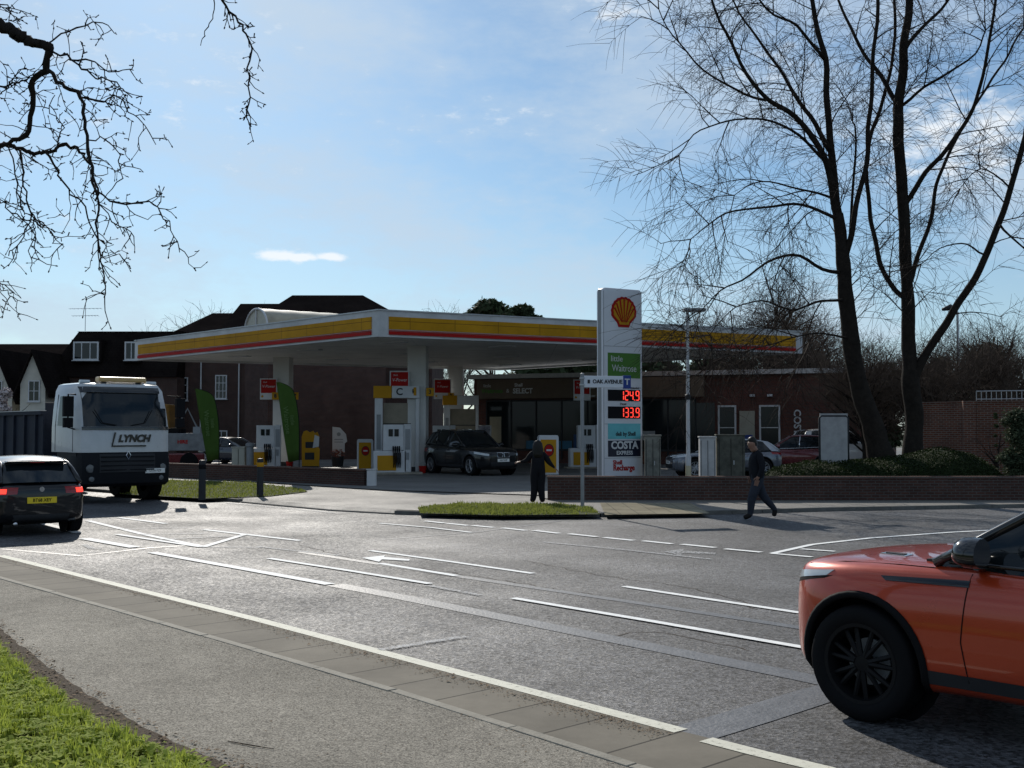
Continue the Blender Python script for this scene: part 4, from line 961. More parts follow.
sp0['st'] = [(2.15, .78, .52, .44), (2.135, .88, .62, .36), (2.06, .955, .76, .26), (1.90, .985, .875, .22), (1.62, 1.005, .94, .20), (1.32, 1.02, .962, .20), (1.0, 1.03, .955, .21), (.7, 1.04, .945, .23)] + sp0['st'][8:]
sp0['st'] = [((1.32 + (a - 1.32) * .80) if a > 1.32 else a, b, c, d) for a, b, c, d in sp0['st']]
sp0['seams'] = [[(.60, 1.0), (.64, .6), (.60, .36)]] + sp0['seams'][1:]
sp0['mirror'] = (.55, 1.06); sp0['mir_s'] = 1.25
sp0['patches'][0] = ('headlight', [(2.0, .45, .87), (1.66, .98, .945), (1.70, .98, .905), (2.0, .45, .80)], (-.75, -.66, 0), M_clear)
sp0['patches'].append(('lamp_surround', [(2.0, .42, .81), (1.64, .98, .91), (1.72, .98, .885), (2.0, .42, .76)], (-.75, -.66, 0), M_black, .004))
0 and sp0['patches'].append(('bumper_skirt', [(2.1, -.9, .33), (2.1, .9, .33), (2.1, .86, .21), (2.1, -.86, .21)], (-1, 0, 0), M_black, .006))
uu = Vector((-.665, .747, 0)).normalized(); left = Vector((-uu.y, uu.x, 0))
o_ = wheelp - uu * 1.32 * 1.045 - left * (sp0['wy'] - .05) * 1.045
car('orange_suv', 'bright orange SUV in the near lane, cut off by the right edge', dict(sp0, cat='car'), (o_.x, o_.y, 0), uu, M_orange)

# black hatchback leaving to the left --------------------------------
def hatch_extra(t, bvh, paint, sidey, zbelt, top):
    q = patch(bvh, [(-3, -.2, 1.0), (-3, .2, 1.0), (-3, .2, .97), (-3, -.2, .97)], (1, 0, 0), 4, 2, .004)
    sp_ = MB(); sp_.box((-1.50, 0, 1.355), (.22, 1.06, .035)); sp_.build('rear_spoiler', paint, t, bevel=.012)
    bl = MB(); bl.box((-1.615, 0, 1.345), (.01, .26, .016)); bl.build('brake_light', M_tail, t)
    ex = MB(); ex.cyl((-2.0, .45, .24), (-1.8, .45, .24), .035, 10); ex.build('exhaust', M_chrome, t, smooth=True)
    em = MB(); h = hit(bvh, (-4, 0, .86), (1, 0, 0)); em.lathe([(0, 0), (.045, 0), (.045, .012), (0, .012)], (h.x - .01, 0, .86), 'X', 20); em.build('badge', M_chrome, t)
sp1 = hatch_spec(extra=hatch_extra)
sp1['patches'] = [p for p in sp1['patches'] if p[0] != 'tail_light'] + [
    ('tail_light', [(-1.95, .40, .90), (-1.60, .88, .92), (-1.60, .88, .74), (-1.95, .40, .78)], (.8, -.6, 0), M_tail),
    ('reflector', [(-1.9, .56, .875), (-1.72, .84, .875), (-1.72, .84, .79), (-1.9, .56, .79)], (.8, -.6, 0), M_taillit, .014)]
sp1['plates'] = [((2, .45), 'BT68 XEY', M_wplate, 1), ((-2, .66), 'BT68 XEY', M_yplate, -1)]
wr_ = G(75, 531, 0); hd = Vector((-.60, .80, 0)).normalized(); lf = Vector((-hd.y, hd.x, 0))
o_ = wr_ + hd * 1.28 + lf * .80
car('black_hatchback', 'black hatchback driving away at the left edge with red lights lit', sp1, (o_.x, o_.y, 0), hd, M_bpaint)

# black SUV under the canopy -----------------------------------------
def bmw_extra(t, bvh, paint, sidey, zbelt, top):
    for s in (1, -1):
        q = patch(bvh, [(3, s * .03, .86), (3, s * .27, .86), (3, s * .25, .69), (3, s * .05, .69)], (-1, 0, 0), 5, 3, .016); g_ = q.build('grille', M_dgrey, t, smooth=True, auto=40)
        fr_ = MB(); fr_.tube([hit(bvh, (4, s * y, z), (-1, 0, 0)) + Vector((.02, 0, 0)) for y, z in [(.03, .86), (.27, .86), (.25, .69), (.05, .69), (.03, .86)]], .009, 6); fr_.build('grille_frame', M_chrome, g_)
        rl = MB(); rl.tube([(-.1, s * .63, 1.60), (-.15, s * .63, 1.66), (-1.5, s * .61, 1.62), (-1.6, s * .61, 1.55)], .014, 6); rl.build('roof_rail', M_galv, t, smooth=True)
sp2 = suv_spec(extra=bmw_extra, pillarm=M_bpaint, qm=M_bpaint, mirrorm=M_bpaint, rimm=M_alloy, spokes=5)
sp2['patches'] = [p for p in sp2['patches'] if p[0] not in ('grille', 'tail_light')] + [('tail_light', [(-2.1, .45, 1.02), (-1.85, .95, 1.0), (-1.85, .95, .86), (-2.1, .45, .84)], (.8, -.6, 0), M_tail)]
st2 = []
for (x, zt_, w, zb) in sp2['st']: st2.append((x * 1.07, zt_ * 1.05, w, zb))
sp2['st'] = st2; sp2['wx'] = (1.43, -1.45); g = dict(sp2['gh']); g['roof'] = [(x, z * 1.06) for x, z in g['roof']]; sp2['gh'] = g
sp2['extra'] = lambda *a: bmw_extra(*a)
f_ = G(478, 473.5, .115)
hd2 = Vector((.56, -.83, 0)).normalized()
o_ = Vector((X(470, 47), 47.5, .115)); sp2['scale'] = 1.08
car('black_suv', 'black SUV with split front grille parked under the canopy beside a pump', sp2, o_, hd2, M_bpaint)

# cars parked beyond the right wall -----------------------------------
o_ = Vector((X(722, 44.5), 44.5, .115))
car('silver_saloon', 'silver blue car parked behind the utility cabinets, partly hidden by them', suv_spec(st=[(a * 1.0, b * .93, c * .97, d) for a, b, c, d in suv_spec()['st']], gh=dict(A0=.82, A1=-.02, C1=-1.62, C0=-2.06, wb=.83, wr=.62, roof=[(.0, 1.43), (-.6, 1.47), (-1.2, 1.43), (-1.62, 1.36)], Q=(-1.7, -1.4), B=[-.32, -1.15]), pillarm=M_silver, qm=M_silver, roofm=M_silver, rimm=M_alloy), o_, Vector((-.97, -.1, 0)), mat('shaded_silver_paint', (.11, .12, .145), .25, metal=.4, var=.03, coat=1.0), group='cars parked outside the shop')  # sunlit roof and pillars against shaded body sides, put into the paint colours
o_ = Vector((X(790, 49), 49, .115))
car('maroon_estate', 'maroon car with sloping roof parked left of the grey board', suv_spec(pillarm=M_maroon, qm=M_maroon, mirrorm=M_maroon, rimm=M_alloy, chrometrim=True), o_, Vector((-.95, .18, 0)), M_maroon, group='cars parked outside the shop')
o_ = Vector((X(838, 54), 54, .20))
car('white_car', 'pale silver car parked behind the maroon car and the grey board', suv_spec(st=[(a, b * 1.1, c, d) for a, b, c, d in suv_spec()['st']], gh=dict(A0=1.1, A1=.3, C1=-1.8, C0=-2.08, wb=.865, wr=.70, roof=[(.3, 1.70), (-.6, 1.77), (-1.2, 1.76), (-1.8, 1.68)], Q=(-1.75, -1.55), B=[-.2, -1.1]), pillarm=M_whitepaint, qm=M_whitepaint, mirrorm=M_whitepaint, rimm=M_alloy), o_, Vector((.98, .1, 0)), M_whitepaint, group='cars parked outside the shop')
o_ = Vector((X(234, 62), 62, .115))
car('dark_car', 'dark hatchback parked beyond the green flags beside the brick block', hatch_spec(), o_, Vector((.85, -.5, 0)), M_bluepaint)

# ------------------------------------------------------------------ tipper lorry
M_navy = mat('navy_chassis_paint', (.006, .007, .010), .6, var=.15, vscale=3, spec=.2)
M_cab = mat('white_cab_paint', (.45, .46, .47), .3, var=.08, coat=.7)
M_amber = mat('amber_lens', (.5, .33, .14), .3, var=.1, spec=.6)
M_tipper = mat('tipper_body_paint', (.020, .024, .036), .7, var=.3, vscale=2, spec=.2)
hdL = Vector((.665, -.747, 0)).normalized(); lfL = Vector((-hdL.y, hdL.x, 0))
cL_ = G(78, 505, 0); cc = cL_ + Vector((0, 0, 0)) + lfL * 1.29            # near front corner is the lorry's right; lf points right-away
lorry = thing('tipper_lorry', 'white cabbed tipper lorry lettered LYNCH coming along the far lane', 'lorry', (cc.x, cc.y, 0), math.atan2(hdL.y, hdL.x))
HW = 1.22; lorry.scale = (1.06,) * 3
def cabshell(z0, z1, inset_=0, x0=-1.85, x1=0, r=.25, m=None, top=0):
    poly = [(x0, -HW + inset_), (x1 - r, -HW + inset_), (x1 - r * .3, -HW + inset_ + r * .35), (x1, -HW + inset_ + r * 1.4), (x1 + .03, 0), (x1, HW - inset_ - r * 1.4), (x1 - r * .3, HW - inset_ - r * .35), (x1 - r, HW - inset_), (x0, HW - inset_)]
    return poly
mb = MB()
rows = []
for z, i_, x1 in [(1.28, .0, .0), (1.9, .0, -.02), (2.35, .03, -.10), (2.85, .09, -.22), (3.0, .16, -.34), (3.04, .3, -.5)]:
    rows.append([Vector((x, y, z)) for x, y in cabshell(0, 0, i_, x1=x1)])
mb.grid(rows, closed=True); n = len(rows[0]); mb.f.append(tuple(range(n))); mb.m.append(0); k = (len(rows) - 1) * n; mb.f.append(tuple(k + i for i in range(n))); mb.m.append(0)
cab = mb.build('cab', M_cab, lorry, smooth=True, auto=35)
mb = MB(); rows = []
for z, i_, x1 in [(.42, .06, -.05), (.5, .0, .03), (.8, .0, .06), (1.1, .0, .05), (1.275, .02, .01)]:
    rows.append([Vector((x, y, z)) for x, y in cabshell(0, 0, i_, x1=x1, x0=-.75)])
mb.grid(rows, closed=True); mb.f.append(tuple(range(n))); mb.m.append(0); k = (len(rows) - 1) * n; mb.f.append(tuple(k + i for i in range(n))); mb.m.append(0)
bump = mb.build('bumper', M_navy, lorry, smooth=True, auto=35)
def front(y0, y1, z0, z1, nm, m, parent, off=.012, dx=lambda z: 0, n=8, th=.02):
    """panel following the bowed cab front"""
    def fx(y, z):
        i_, x1 = interp([(1.28, 0), (1.9, 0), (2.35, .03), (2.85, .09), (3.0, .16)], z), interp([(.42, -.05), (.5, .03), (.8, .06), (1.1, .05), (1.275, .01), (1.9, -.02), (2.35, -.10), (2.85, -.22), (3.0, -.34)], z)
        p = sorted([(q[1], q[0]) for q in cabshell(0, 0, i_, x1=x1)]); return interp(p[1:-1], y)
    rows = []
    for a in range(n + 1):
        y = lerp(y0, y1, a / n); rows.append([Vector((fx(y, lerp(z0, z1, b / 4)) + off, y, lerp(z0, z1, b / 4))) for b in range(5)])
    q = MB(); q.grid(rows); o = len(q.v); q.grid([[p - Vector((th, 0, 0)) for p in r] for r in rows])
    per = [(i, 0) for i in range(n + 1)] + [(n, j) for j in range(1, 5)] + [(i, 4) for i in range(n - 1, -1, -1)] + [(0, j) for j in range(3, 0, -1)]; ids = [i * 5 + j for i, j in per]
    for k in range(len(ids)): q.f.append((ids[k], ids[(k + 1) % len(ids)], o + ids[(k + 1) % len(ids)], o + ids[k])); q.m.append(0)
    return q.build(nm, m, parent, smooth=True, auto=40)
ws = front(-1.08, 1.08, 1.93, 2.78, 'windscreen', M_glass, lorry, .014, n=12)
front(-1.12, 1.12, 1.84, 1.925, 'windscreen_base', M_gblack, lorry, .02, n=12); front(-1.1, 1.1, 2.785, 2.93, 'sun_visor', mat('tinted_visor', (.015, .017, .02), .2, coat=.5), lorry, .07, n=12)
gr = front(-.72, .72, .78, 1.24, 'grille', M_dgrey, lorry, .014, n=8)
sl = MB()
for k in range(4): sl.box((.085, 0, .84 + k * .11), (.03, 1.38, .03))
sl.build('grille_bar', M_navy, gr, bevel=.006)
dm = MB(); dm.tube([(.10, 0, 1.30), (.10, .06, 1.20), (.10, 0, 1.10), (.10, -.06, 1.20), (.10, 0, 1.30)], .012, 6); dm.build('badge', M_chrome, lorry)
text('lettering', 'LYNCH', .25, (.034, .17, 1.62), (0, 1, 0), (0, 0, 1), M_gblack, lorry, ext=.006, bold=.012, shear=.25)
lg = MB(); lg.prism_m([(-.47, -.17), (-.44, -.17), (-.36, .16), (-.40, .16)], -.01, .012, (.034, .06, 1.62), (0, 1, 0), (0, 0, 1)); lg.prism_m([(-.47, -.20), (.42, -.20), (.43, -.165), (-.46, -.165)], -.01, .012, (.034, .06, 1.62), (0, 1, 0), (0, 0, 1)); lg.build('logo_underline', M_gblack, lorry)
for s in (1, -1):
    hl = MB(); hl.lathe([(0, .03), (.09, .025), (.11, 0), (.11, -.03)], (.03, s * .93, .88), 'X', 20); hl.build('headlight', M_lens, lorry, smooth=True, auto=40)
    fl = MB(); fl.lathe([(0, .03), (.06, .02), (.07, 0), (.07, -.04)], (.03, s * .9, .62), 'X', 16); fl.build('fog_light', M_lens, lorry, smooth=True, auto=40)
    mi = MB(); mi.box((-.1, s * 1.46, 2.42), (.12, .24, .5)); mi.box((-.1, s * 1.46, 2.02), (.12, .22, .24)); mi.tube([(-.3, s * 1.2, 2.72), (-.1, s * 1.46, 2.72), (-.1, s * 1.46, 1.9), (-.3, s * 1.22, 1.86)], .022, 6); mi.build('door_mirror', M_dispb, lorry, bevel=.03)
    sw = MB(); sw.add([(-.45, s * 1.228, 1.95), (-1.45, s * 1.228, 1.95), (-1.45, s * 1.16, 2.7), (-.62, s * 1.16, 2.7)], [(0, 1, 2, 3)]); sw.add([(-.45, s * 1.21, 1.95), (-1.45, s * 1.21, 1.95), (-1.45, s * 1.14, 2.7), (-.62, s * 1.14, 2.7)], [(0, 1, 2, 3)]); sw.build('side_window', M_glass, lorry); wp = MB(); wp.tube([(.05, s * .2 - .1, 1.96), (.03, s * .55 - .1, 2.02), (.0, s * .75 - .1, 2.35)], .012, 5); wp.build('wiper', M_dispb, lorry)
    dsm = MB(); dsm.tube([(-.4, s * 1.222, 1.3), (-.4, s * 1.222, 1.9)], .008, 4); dsm.tube([(-1.6, s * 1.222, 1.3), (-1.6, s * 1.222, 1.95), (-1.6, s * 1.15, 2.75)], .008, 4); dsm.build('door_seam', M_black, lorry)
    stp = MB(); stp.box((-.95, s * 1.12, .62), (.8, .2, .06)); stp.box((-.95, s * 1.12, .95), (.8, .2, .06)); stp.box((-.55, s * 1.13, .8), (.05, .16, .8)); stp.box((-.85, s * 1.1, 1.13), (1.3, .22, .26)); stp.build('cab_step', M_navy, lorry, bevel=.01)
pl = MB(); pl.box((.075, .72, .80), (.02, .52, .12)); po = pl.build('number_plate', M_wplate, lorry, bevel=.003); text('lettering', 'LX16 FZP', .085, (.087, .72, .80), (0, 1, 0), (0, 0, 1), M_black, po, ext=.001, sx=.9)
lb = MB(); lb.box((-.55, .05, 3.13), (.3, 1.25, .13)); lb.build('beacon_bar', M_amber, lorry, bevel=.04)
lbm = MB(); lbm.box((-.55, -.4, 3.04), (.1, .1, .1)); lbm.box((-.55, .5, 3.04), (.1, .1, .1)); lbm.build('beacon_bracket', M_dgrey, lorry)
rl = MB(); rl.cyl((-.6, -1.0, 3.06), (-.6, -.75, 3.06), .05, 8); rl.cyl((-.6, .75, 3.06), (-.6, 1.0, 3.06), .05, 8); rl.build('marker_light', M_clear, lorry)
vb = MB(); vb.prism_m([(0, 0), (.5, 0), (.5, .16), (0, .16)], 0, .006, (.0, -.93, 2.0), (0, 1, 0), (0, 0, 1))
ch_ = MB(); ch_.box((-4.6, 0, .85), (7.6, .8, .22)); ch_.box((-2.75, -.9, .75), (1.0, .5, .55)); ch_.box((-2.75, .9, .75), (1.0, .5, .55)); ch_.build('chassis', M_navy, lorry, bevel=.02)
xh = MB(); xh.box((-2.1, .75, 1.9), (.3, .5, 1.9)); xh.build('air_intake', M_dgrey, lorry, bevel=.03)
tb = MB(); x0, x1_, zf, zt2 = -8.3, -2.45, 1.10, 2.26
for s in (1, -1):
    tb.box(((x0 + x1_) / 2, s * 1.2, (zf + zt2) / 2), (x1_ - x0, .07, zt2 - zf)); tb.box(((x0 + x1_) / 2, s * 1.23, zt2 + .03), (x1_ - x0, .14, .1))
    for k in range(7): tb.box((x0 + .3 + k * .85, s * 1.26, (zf + zt2) / 2), (.09, .08, zt2 - zf - .02))
tb.box((x1_ - .04, 0, (zf + zt2) / 2 + .15), (.08, 2.33, zt2 - zf + .3)); tb.box((x0 + .04, 0, (zf + zt2) / 2), (.08, 2.33, zt2 - zf)); tb.box(((x0 + x1_) / 2, 0, zf + .02), (x1_ - x0 - .16, 2.32, .08))
tbo = tb.build('tipper_body', M_tipper, lorry, bevel=.01)
rt = MB()
for s in (1, -1): rt.box(((x0 + x1_) / 2, s * 1.23, zt2 + .09), (x1_ - x0, .16, .02))
rt.build('top_rail', M_galv, tbo)
for wx in (-1.05, -2.05 - .9, -6.0, -7.35):
    for s in (1, -1):
        W = MB(); rw_, a = .5, .16; W.lathe([(.27, -a), (rw_ - .03, -a), (rw_, -a + .04), (rw_, a - .04), (rw_ - .03, a), (.29, a + .01), (.27, a - .05)], (wx, s * 1.06, rw_), 'Y', 36); wo = W.build('wheel', M_black, lorry, smooth=True, auto=50)
        rm = MB(); rm.lathe([(.275, s * a), (.24, s * .03), (.12, s * .05), (.11, s * .14), (0, s * .15)], (wx, s * 1.06, rw_), 'Y', 28); rm.build('rim', M_grey, wo, smooth=True, auto=40)
        if wx > -5: mg = MB(); mg.lathe([(.56, s * .0 - .16), (.56, .16)], (wx, s * 1.07, .5), 'Y', 32); 
ax = MB()
for wx in (-1.05, -2.95, -6.0, -7.35): ax.cyl((wx, -1, .5), (wx, 1, .5), .07, 8)
ax.build('axle', M_black, lorry)
ld = MB(); lr = random.Random(4); rows = []
for i in range(24):
    rows.append([Vector((lerp(x0 + .1, x1_ - .1, i / 23), lerp(-1.15, 1.15, j / 9), zt2 - .42 + .22 * mnoise.noise((i * .6, j * .6, 0)) - .02 * abs(j - 4.5))) for j in range(10)])
ld.grid(rows); lo = ld.build('soil_load', M_soil, None, smooth=True)
lo.location = lorry.location; lo.rotation_euler = lorry.rotation_euler; lo.scale = lorry.scale; tag(lo, 'brown soil heaped in the body of the tipper lorry', 'soil', kind='stuff')

# white and dark dropside truck queueing behind
hdF = Vector((-.95, .3, 0)); ft = thing('dropside_truck', 'white and dark red flatbed truck with a digger on it, just right of the lorry', 'truck', (X(176, 53), 53, .1), math.atan2(-hdF.y * -1, .99))
mb = MB(); mb.box((-.4, 0, 1.3), (3.4, 2.1, .8)); mb.build('dropside', mat('dirty_white_panel', (.20, .205, .21), .6, var=.25), ft, bevel=.03)
mb = MB(); mb.box((-.4, 0, .55), (3.4, 1.9, .5)); mb.box((-2.9, 0, 1.2), (1.5, 2.0, 1.7)); mb.build('chassis_and_cab', M_maroon, ft, bevel=.08)
text('lettering', 'HIRE', .22, (.3, -1.053, 1.3), (1, 0, 0), (0, 0, 1), M_red, ft, bold=.01)
for wx in (-2.6, .6):
    for s in (1, -1):
        W = MB(); W.lathe([(0, -.1), (.36, -.1), (.4, -.06), (.4, .06), (.36, .1), (0, .1)], (wx, s * .95, .4), 'Y', 24); W.build('wheel', M_black, ft, smooth=True, auto=40)
dg = thing('mini_digger', 'small yellow digger riding on the flatbed truck', 'digger', (X(176, 53), 53, 1.8))
mb = MB(); mb.box((-.6, 0, .7), (.9, 1.1, 1.3)); mb.build('body', mat('digger_yellow', (.22, .11, .025), .6, var=.3), dg, bevel=.12)
mb = MB(); mb.tube([(0, 0, .2), (.55, 0, 1.15), (1.0, 0, .25)], .045, 6); mb.box((1.05, 0, .15), (.35, .5, .3)); mb.build('boom', M_grey, dg)
mb = MB(); mb.box((-.4, .45, .1), (1.5, .25, .22)); mb.box((-.4, -.45, .1), (1.5, .25, .22)); mb.build('track', M_black, dg, bevel=.06)
# ------------------------------------------------------------------ forecourt furniture
def make_pump(loc, label, rz):
    t = thing('fuel_pump', label, 'fuel pump', loc, rz, 'fuel pumps under the canopy')
    b = MB(); b.box((-.25, 0, .52), (1.35, .5, .9)); b.build('base_cabinet', M_white, t, bevel=.02)
    b = MB(); b.box((0, 0, .04), (2.2, .95, .09)); b.build('island_kerb', M_kerb, t, bevel=.02)
    b = MB(); b.box((-.38, -.262, .47), (.78, .02, .62)); b.build('yellow_panel', M_yel, t, bevel=.004)
    b = MB(); b.box((-.1, 0, 1.52), (.85, .42, 1.08)); h = b.build('display_head', M_white, t, bevel=.025)
    b = MB(); b.box((-.22, -.222, 1.72), (.18, .02, .3)); b.box((.02, -.222, 1.72), (.18, .02, .3)); b.build('screen', M_shopglass, h, bevel=.004)
    b = MB(); b.box((.48, -.05, 1.08), (.3, .4, 2.0)); p_ = b.build('hose_mast', M_whitemetal, t, bevel=.03)
    b = MB(); b.box((.48, -.262, 1.45), (.2, .02, .85)); b.box((.48, -.262, .75), (.12, .02, .3)); b.build('mast_panel', M_grey, p_, bevel=.004)
    for k in range(4):
        x = -.12 + .085 * k; b = MB(); b.tube([(x, -.22, 1.02), (x, -.33, .98), (x + .01, -.34, .6), (x + .03, -.3, .28), (x + .06, -.32, .5), (x + .05, -.27, .9)], .018, 6); hs = b.build('hose', M_black, t, smooth=True)
        b = MB(); b.tube([(x, -.27, 1.16), (x, -.34, 1.04), (x, -.3, .9)], [.03, .035, .02], 6); b.build('nozzle', M_black, hs, smooth=True)
    return t
pumps = [((X(396, 47.3), 47.3, .115), 'fuel pump left of the nearest canopy column, under the tall white frame', R(8)),
         ((X(268, 54.8), 54.8, .115), 'fuel pump beside the left canopy column, behind the second green flag', R(8)),
         ((X(443, 59), 59, .115), 'fuel pump beyond the black SUV beside the rear canopy column', R(8)),
         ((X(588, 54.5), 54.5, .115), 'fuel pump just left of the tall price sign', R(8))]
pr = None
for i, (l, lab, rz) in enumerate(pumps):
    if pr is None: pr = make_pump(l, lab, rz)
    else:
        c = copy_tree(pr); c.location = l; c.rotation_euler.z = rz; c['label'] = lab

def booth(loc, rz, label, letter):
    t = thing('pump_gantry', label, 'canopy frame', loc, rz, 'yellow headed frames over the pumps')
    b = MB(); b.box((-.78, 0, 1.6), (.34, .4, 3.2)); b.build('post', M_white, t, bevel=.02)
    b = MB(); b.box((.88, 0, 1.6), (.16, .4, 3.2)); b.build('post', M_white, t, bevel=.02)
    b = MB(); b.box((-.62, 0, 3.47), (.78, .5, .52)); b.build('yellow_header', M_yel, t, bevel=.015)
    b = MB(); b.box((.37, 0, 3.47), (1.18, .5, .52)); hh = b.build('white_header', M_white, t, bevel=.015)
    if letter: text('lettering', letter, .42, (.1, -.256, 3.47), (1, 0, 0), (0, 0, 1), M_dgrey, hh, bold=.01)
    b = MB(); b.box((-.78, -.21, 1.75), (.18, .02, 1.5)); b.build('post_panel', M_grey, t)
    b = MB(); b.box((.12, .1, 2.25), (1.42, .06, 1.5)); b.build('back_panel', mat('beige_panel', (.25, .22, .17), .6), t)
    sh = MB(); sh.box((.12, .06, 2.1), (1.42, .03, .04)); sh.build('rail', M_dgrey, t)
    return t
booth((X(397, 49), 49, .115), R(6), 'tall white frame with yellow header behind the nearest pump', 'C')
booth((X(461, 62.5), 62.5, .115), R(6), 'yellow headed frame beyond the rear canopy column', '')

def poster(loc, rz, label, w=.85, h=1.05):
    t = thing('fuel_poster', label, 'poster sign', loc, rz, 'red fuel posters hung from the canopy columns')
    b = MB(); b.box((0, 0, 0), (w, .06, h)); b.build('board', M_white, t, bevel=.01)
    b = MB(); b.box((0, -.035, h * .13), (w * .88, .012, h * .64)); r_ = b.build('red_panel', M_red, t)
    text('lettering', 'V-Power', .2, (0, -.042, h * .12), (1, 0, 0), (0, 0, 1), M_white, r_, shear=.2, sx=.9)
    text('lettering', 'Shell', .1, (-w * .2, -.042, h * .32), (1, 0, 0), (0, 0, 1), M_white, r_)
    em = MB(); em.lathe([(0, -.04), (.06, -.04), (.06, -.03)], (-w * .36, 0, -h * .35), 'Y', 12); em.build('emblem', M_yel, t)
    b = MB(); b.box((w / 2 + .1, .02, .1), (.24, .03, .03)); b.box((w / 2 + .1, .02, -.3), (.24, .03, .03)); b.build('bracket', M_galv, t)
    return t
poster((X(268.5, 56.4), 56.4, Z(389, 56.4)), 0, 'red fuel poster on the left canopy column above the green flag')
poster((X(399.5, 48.9), 48.9, Z(383, 48.9)), 0, 'red fuel poster on the left side of the nearest canopy column')
poster((X(442.5, 64.8), 64.8, Z(389, 64.8)), 0, 'smaller red fuel poster left of the rear canopy column', 1.0, 1.15)
poster((X(582, 56.5), 56.5, Z(390, 56.5)), 0, 'red fuel poster beside the tall price sign')
def num(loc, s, label):
    t = thing('number_flag', label, 'number sign', loc, 0, 'yellow pump number flags on the canopy columns')
    b = MB(); b.box((0, 0, 0), (.34, .05, .36)); o = b.build('plate', M_yel, t, bevel=.01)
    text('lettering', s, .26, (0, -.027, 0), (1, 0, 0), (0, 0, 1), M_dgrey, o, bold=.01); return t
num((X(412.5, 48.9), 48.85, Z(391.5, 48.9)), '4', 'yellow number 4 flag on the near face of the nearest column')
num((X(430, 49), 49.0, Z(392, 49)), '3', 'yellow number 3 flag right of the nearest column')
num((X(275.5, 56.2), 56.15, Z(396, 56.2)), '8', 'yellow number flag on the left of the left column')
num((X(295, 56.5), 56.5, Z(396, 56.5)), '7', 'yellow number flag on the right of the left column')
num((X(451, 64.6), 64.6, Z(396, 64.6)), '2', 'yellow number 2 flag on the rear column')

def entry_sign(loc, rz, h, w, label, oval=True):
    t = thing('entry_sign', label, 'sign', loc, rz, 'yellow no entry box signs')
    b = MB(); b.prism_m([(-w / 2, 0), (w / 2, 0), (w / 2, h - .08), (w / 2 - .05, h), (-w / 2 + .05, h), (-w / 2, h - .08)], -.16, .16, (0, 0, 0), (1, 0, 0), (0, 0, 1)); b.build('case', M_white, t, bevel=.01)
    b = MB(); b.box((-.02, -.168, h * .47), (w * .78, .014, h * .84)); f = b.build('yellow_face', M_yel, t)
    b = MB(); b.box((w / 2 + .006, 0, h * .5), (.012, .2, h * .92)); b.build('blue_edge', M_blue, t)
    cz = h * .62; r = w * .24
    b = MB(); b.lathe([(0, -.188), (r * .86, -.188), (r * .86, -.176)], (0, 0, cz), 'Y', 24)
    for v in b.v: v.z = cz + (v.z - cz) * 1.3
    b.build('red_disc', M_red, f)
    b = MB(); b.lathe([(0, -.181), (r * 1.05, -.181), (r * 1.05, -.174)], (0, 0, cz), 'Y', 24)
    for v in b.v: v.z = cz + (v.z - cz) * 1.25
    b.build('dark_ring', M_dgrey, f)
    b = MB(); b.box((0, -.19, cz), (r * 1.1, .01, r * .35)); b.build('white_bar', M_white, f)
    return t
entry_sign(G(365, 470, .115), R(12), 1.42, .72, 'yellow no entry box sign left of the nearest pump')
entry_sign(G(548, 474.5, .115), R(12), 1.62, .84, 'yellow no entry box sign behind the walking woman')

# display boards and small things under the canopy
t = thing('yellow_display', 'ragged topped yellow display board beyond the second green flag', 'display board', (X(311, 56), 56, .115), R(5))
b = MB(); b.prism_m([(-.42, 0), (.42, 0), (.44, .9), (.36, 1.0), (.42, 1.5), (.33, 1.75), (.2, 1.68), (.12, 1.8), (-.05, 1.72), (-.2, 1.82), (-.35, 1.76), (-.44, 1.5)], -.05, .05, (0, 0, 0), (1, 0, 0), (0, 0, 1)); bo = b.build('board', M_yel, t)
b = MB(); b.box((.0, -.06, 1.1), (.5, .012, .3)); b.box((-.05, -.06, .55), (.45, .012, .35)); b.build('artwork', M_dgrey, bo)
b = MB(); b.prism_m([(.1, .95), (.40, 1.02), (.42, 1.5), (.2, 1.6)], .05, .07, (0, 0, 0), (1, 0, 0), (0, 0, 1)); b.build('white_patch', M_white, bo)
b = MB(); b.box((0, 0, .03), (.8, .5, .06)); b.build('base', M_dgrey, t)
t = thing('number_one_board', 'white display board shaped like a figure one', 'display board', (X(339, 58), 58, .115), R(5))
b = MB(); b.prism_m([(-.32, .7), (.3, .7), (.3, 1.15), (.42, 1.25), (.36, 1.62), (.05, 1.95), (-.32, 2.0)], -.05, .05, (0, 0, 0), (1, 0, 0), (0, 0, 1)); b.prism_m([(-.12, 0), (.12, 0), (.12, .7), (-.12, .7)], -.04, .04, (0, 0, 0), (1, 0, 0), (0, 0, 1)); bo = b.build('board', M_white, t)
b = MB(); b.box((0, -.056, 1.35), (.45, .01, .04)); b.box((0, -.056, 1.22), (.45, .01, .04)); b.lathe([(0, -.06), (.1, -.06), (.1, -.05)], (0, 0, 1.62), 'Y', 14); b.build('print', M_grey, bo)
t = thing('flower_bin', 'dark bin of bunched flowers below the figure one board', 'flower bin', (X(338, 57.4), 57.4, .115))
b = MB(); b.lathe([(0, 0), (.26, 0), (.34, .5), (.3, .5), (.27, .1)], (0, 0, 0), 'Z', 16); b.build('bin', M_dgrey, t, smooth=True, auto=40)
b = MB(); fr = random.Random(5)
for k in range(90):
    a, r_, z = fr.uniform(0, 6.28), fr.uniform(0, .36), fr.uniform(.45, .85); s = fr.uniform(.04, .07); b.box((r_ * math.cos(a), r_ * math.sin(a), z), (s, s, s * .5), fr.uniform(0, 3))
b.build('bouquet', mat('flower_mix', (.22, .07, .05), .8, var=.8, vscale=12), t)
t = thing('metal_cabinet', 'small pale cabinet right of the dark parked hatchback', 'cabinet', (X(240, 53), 53, .115))
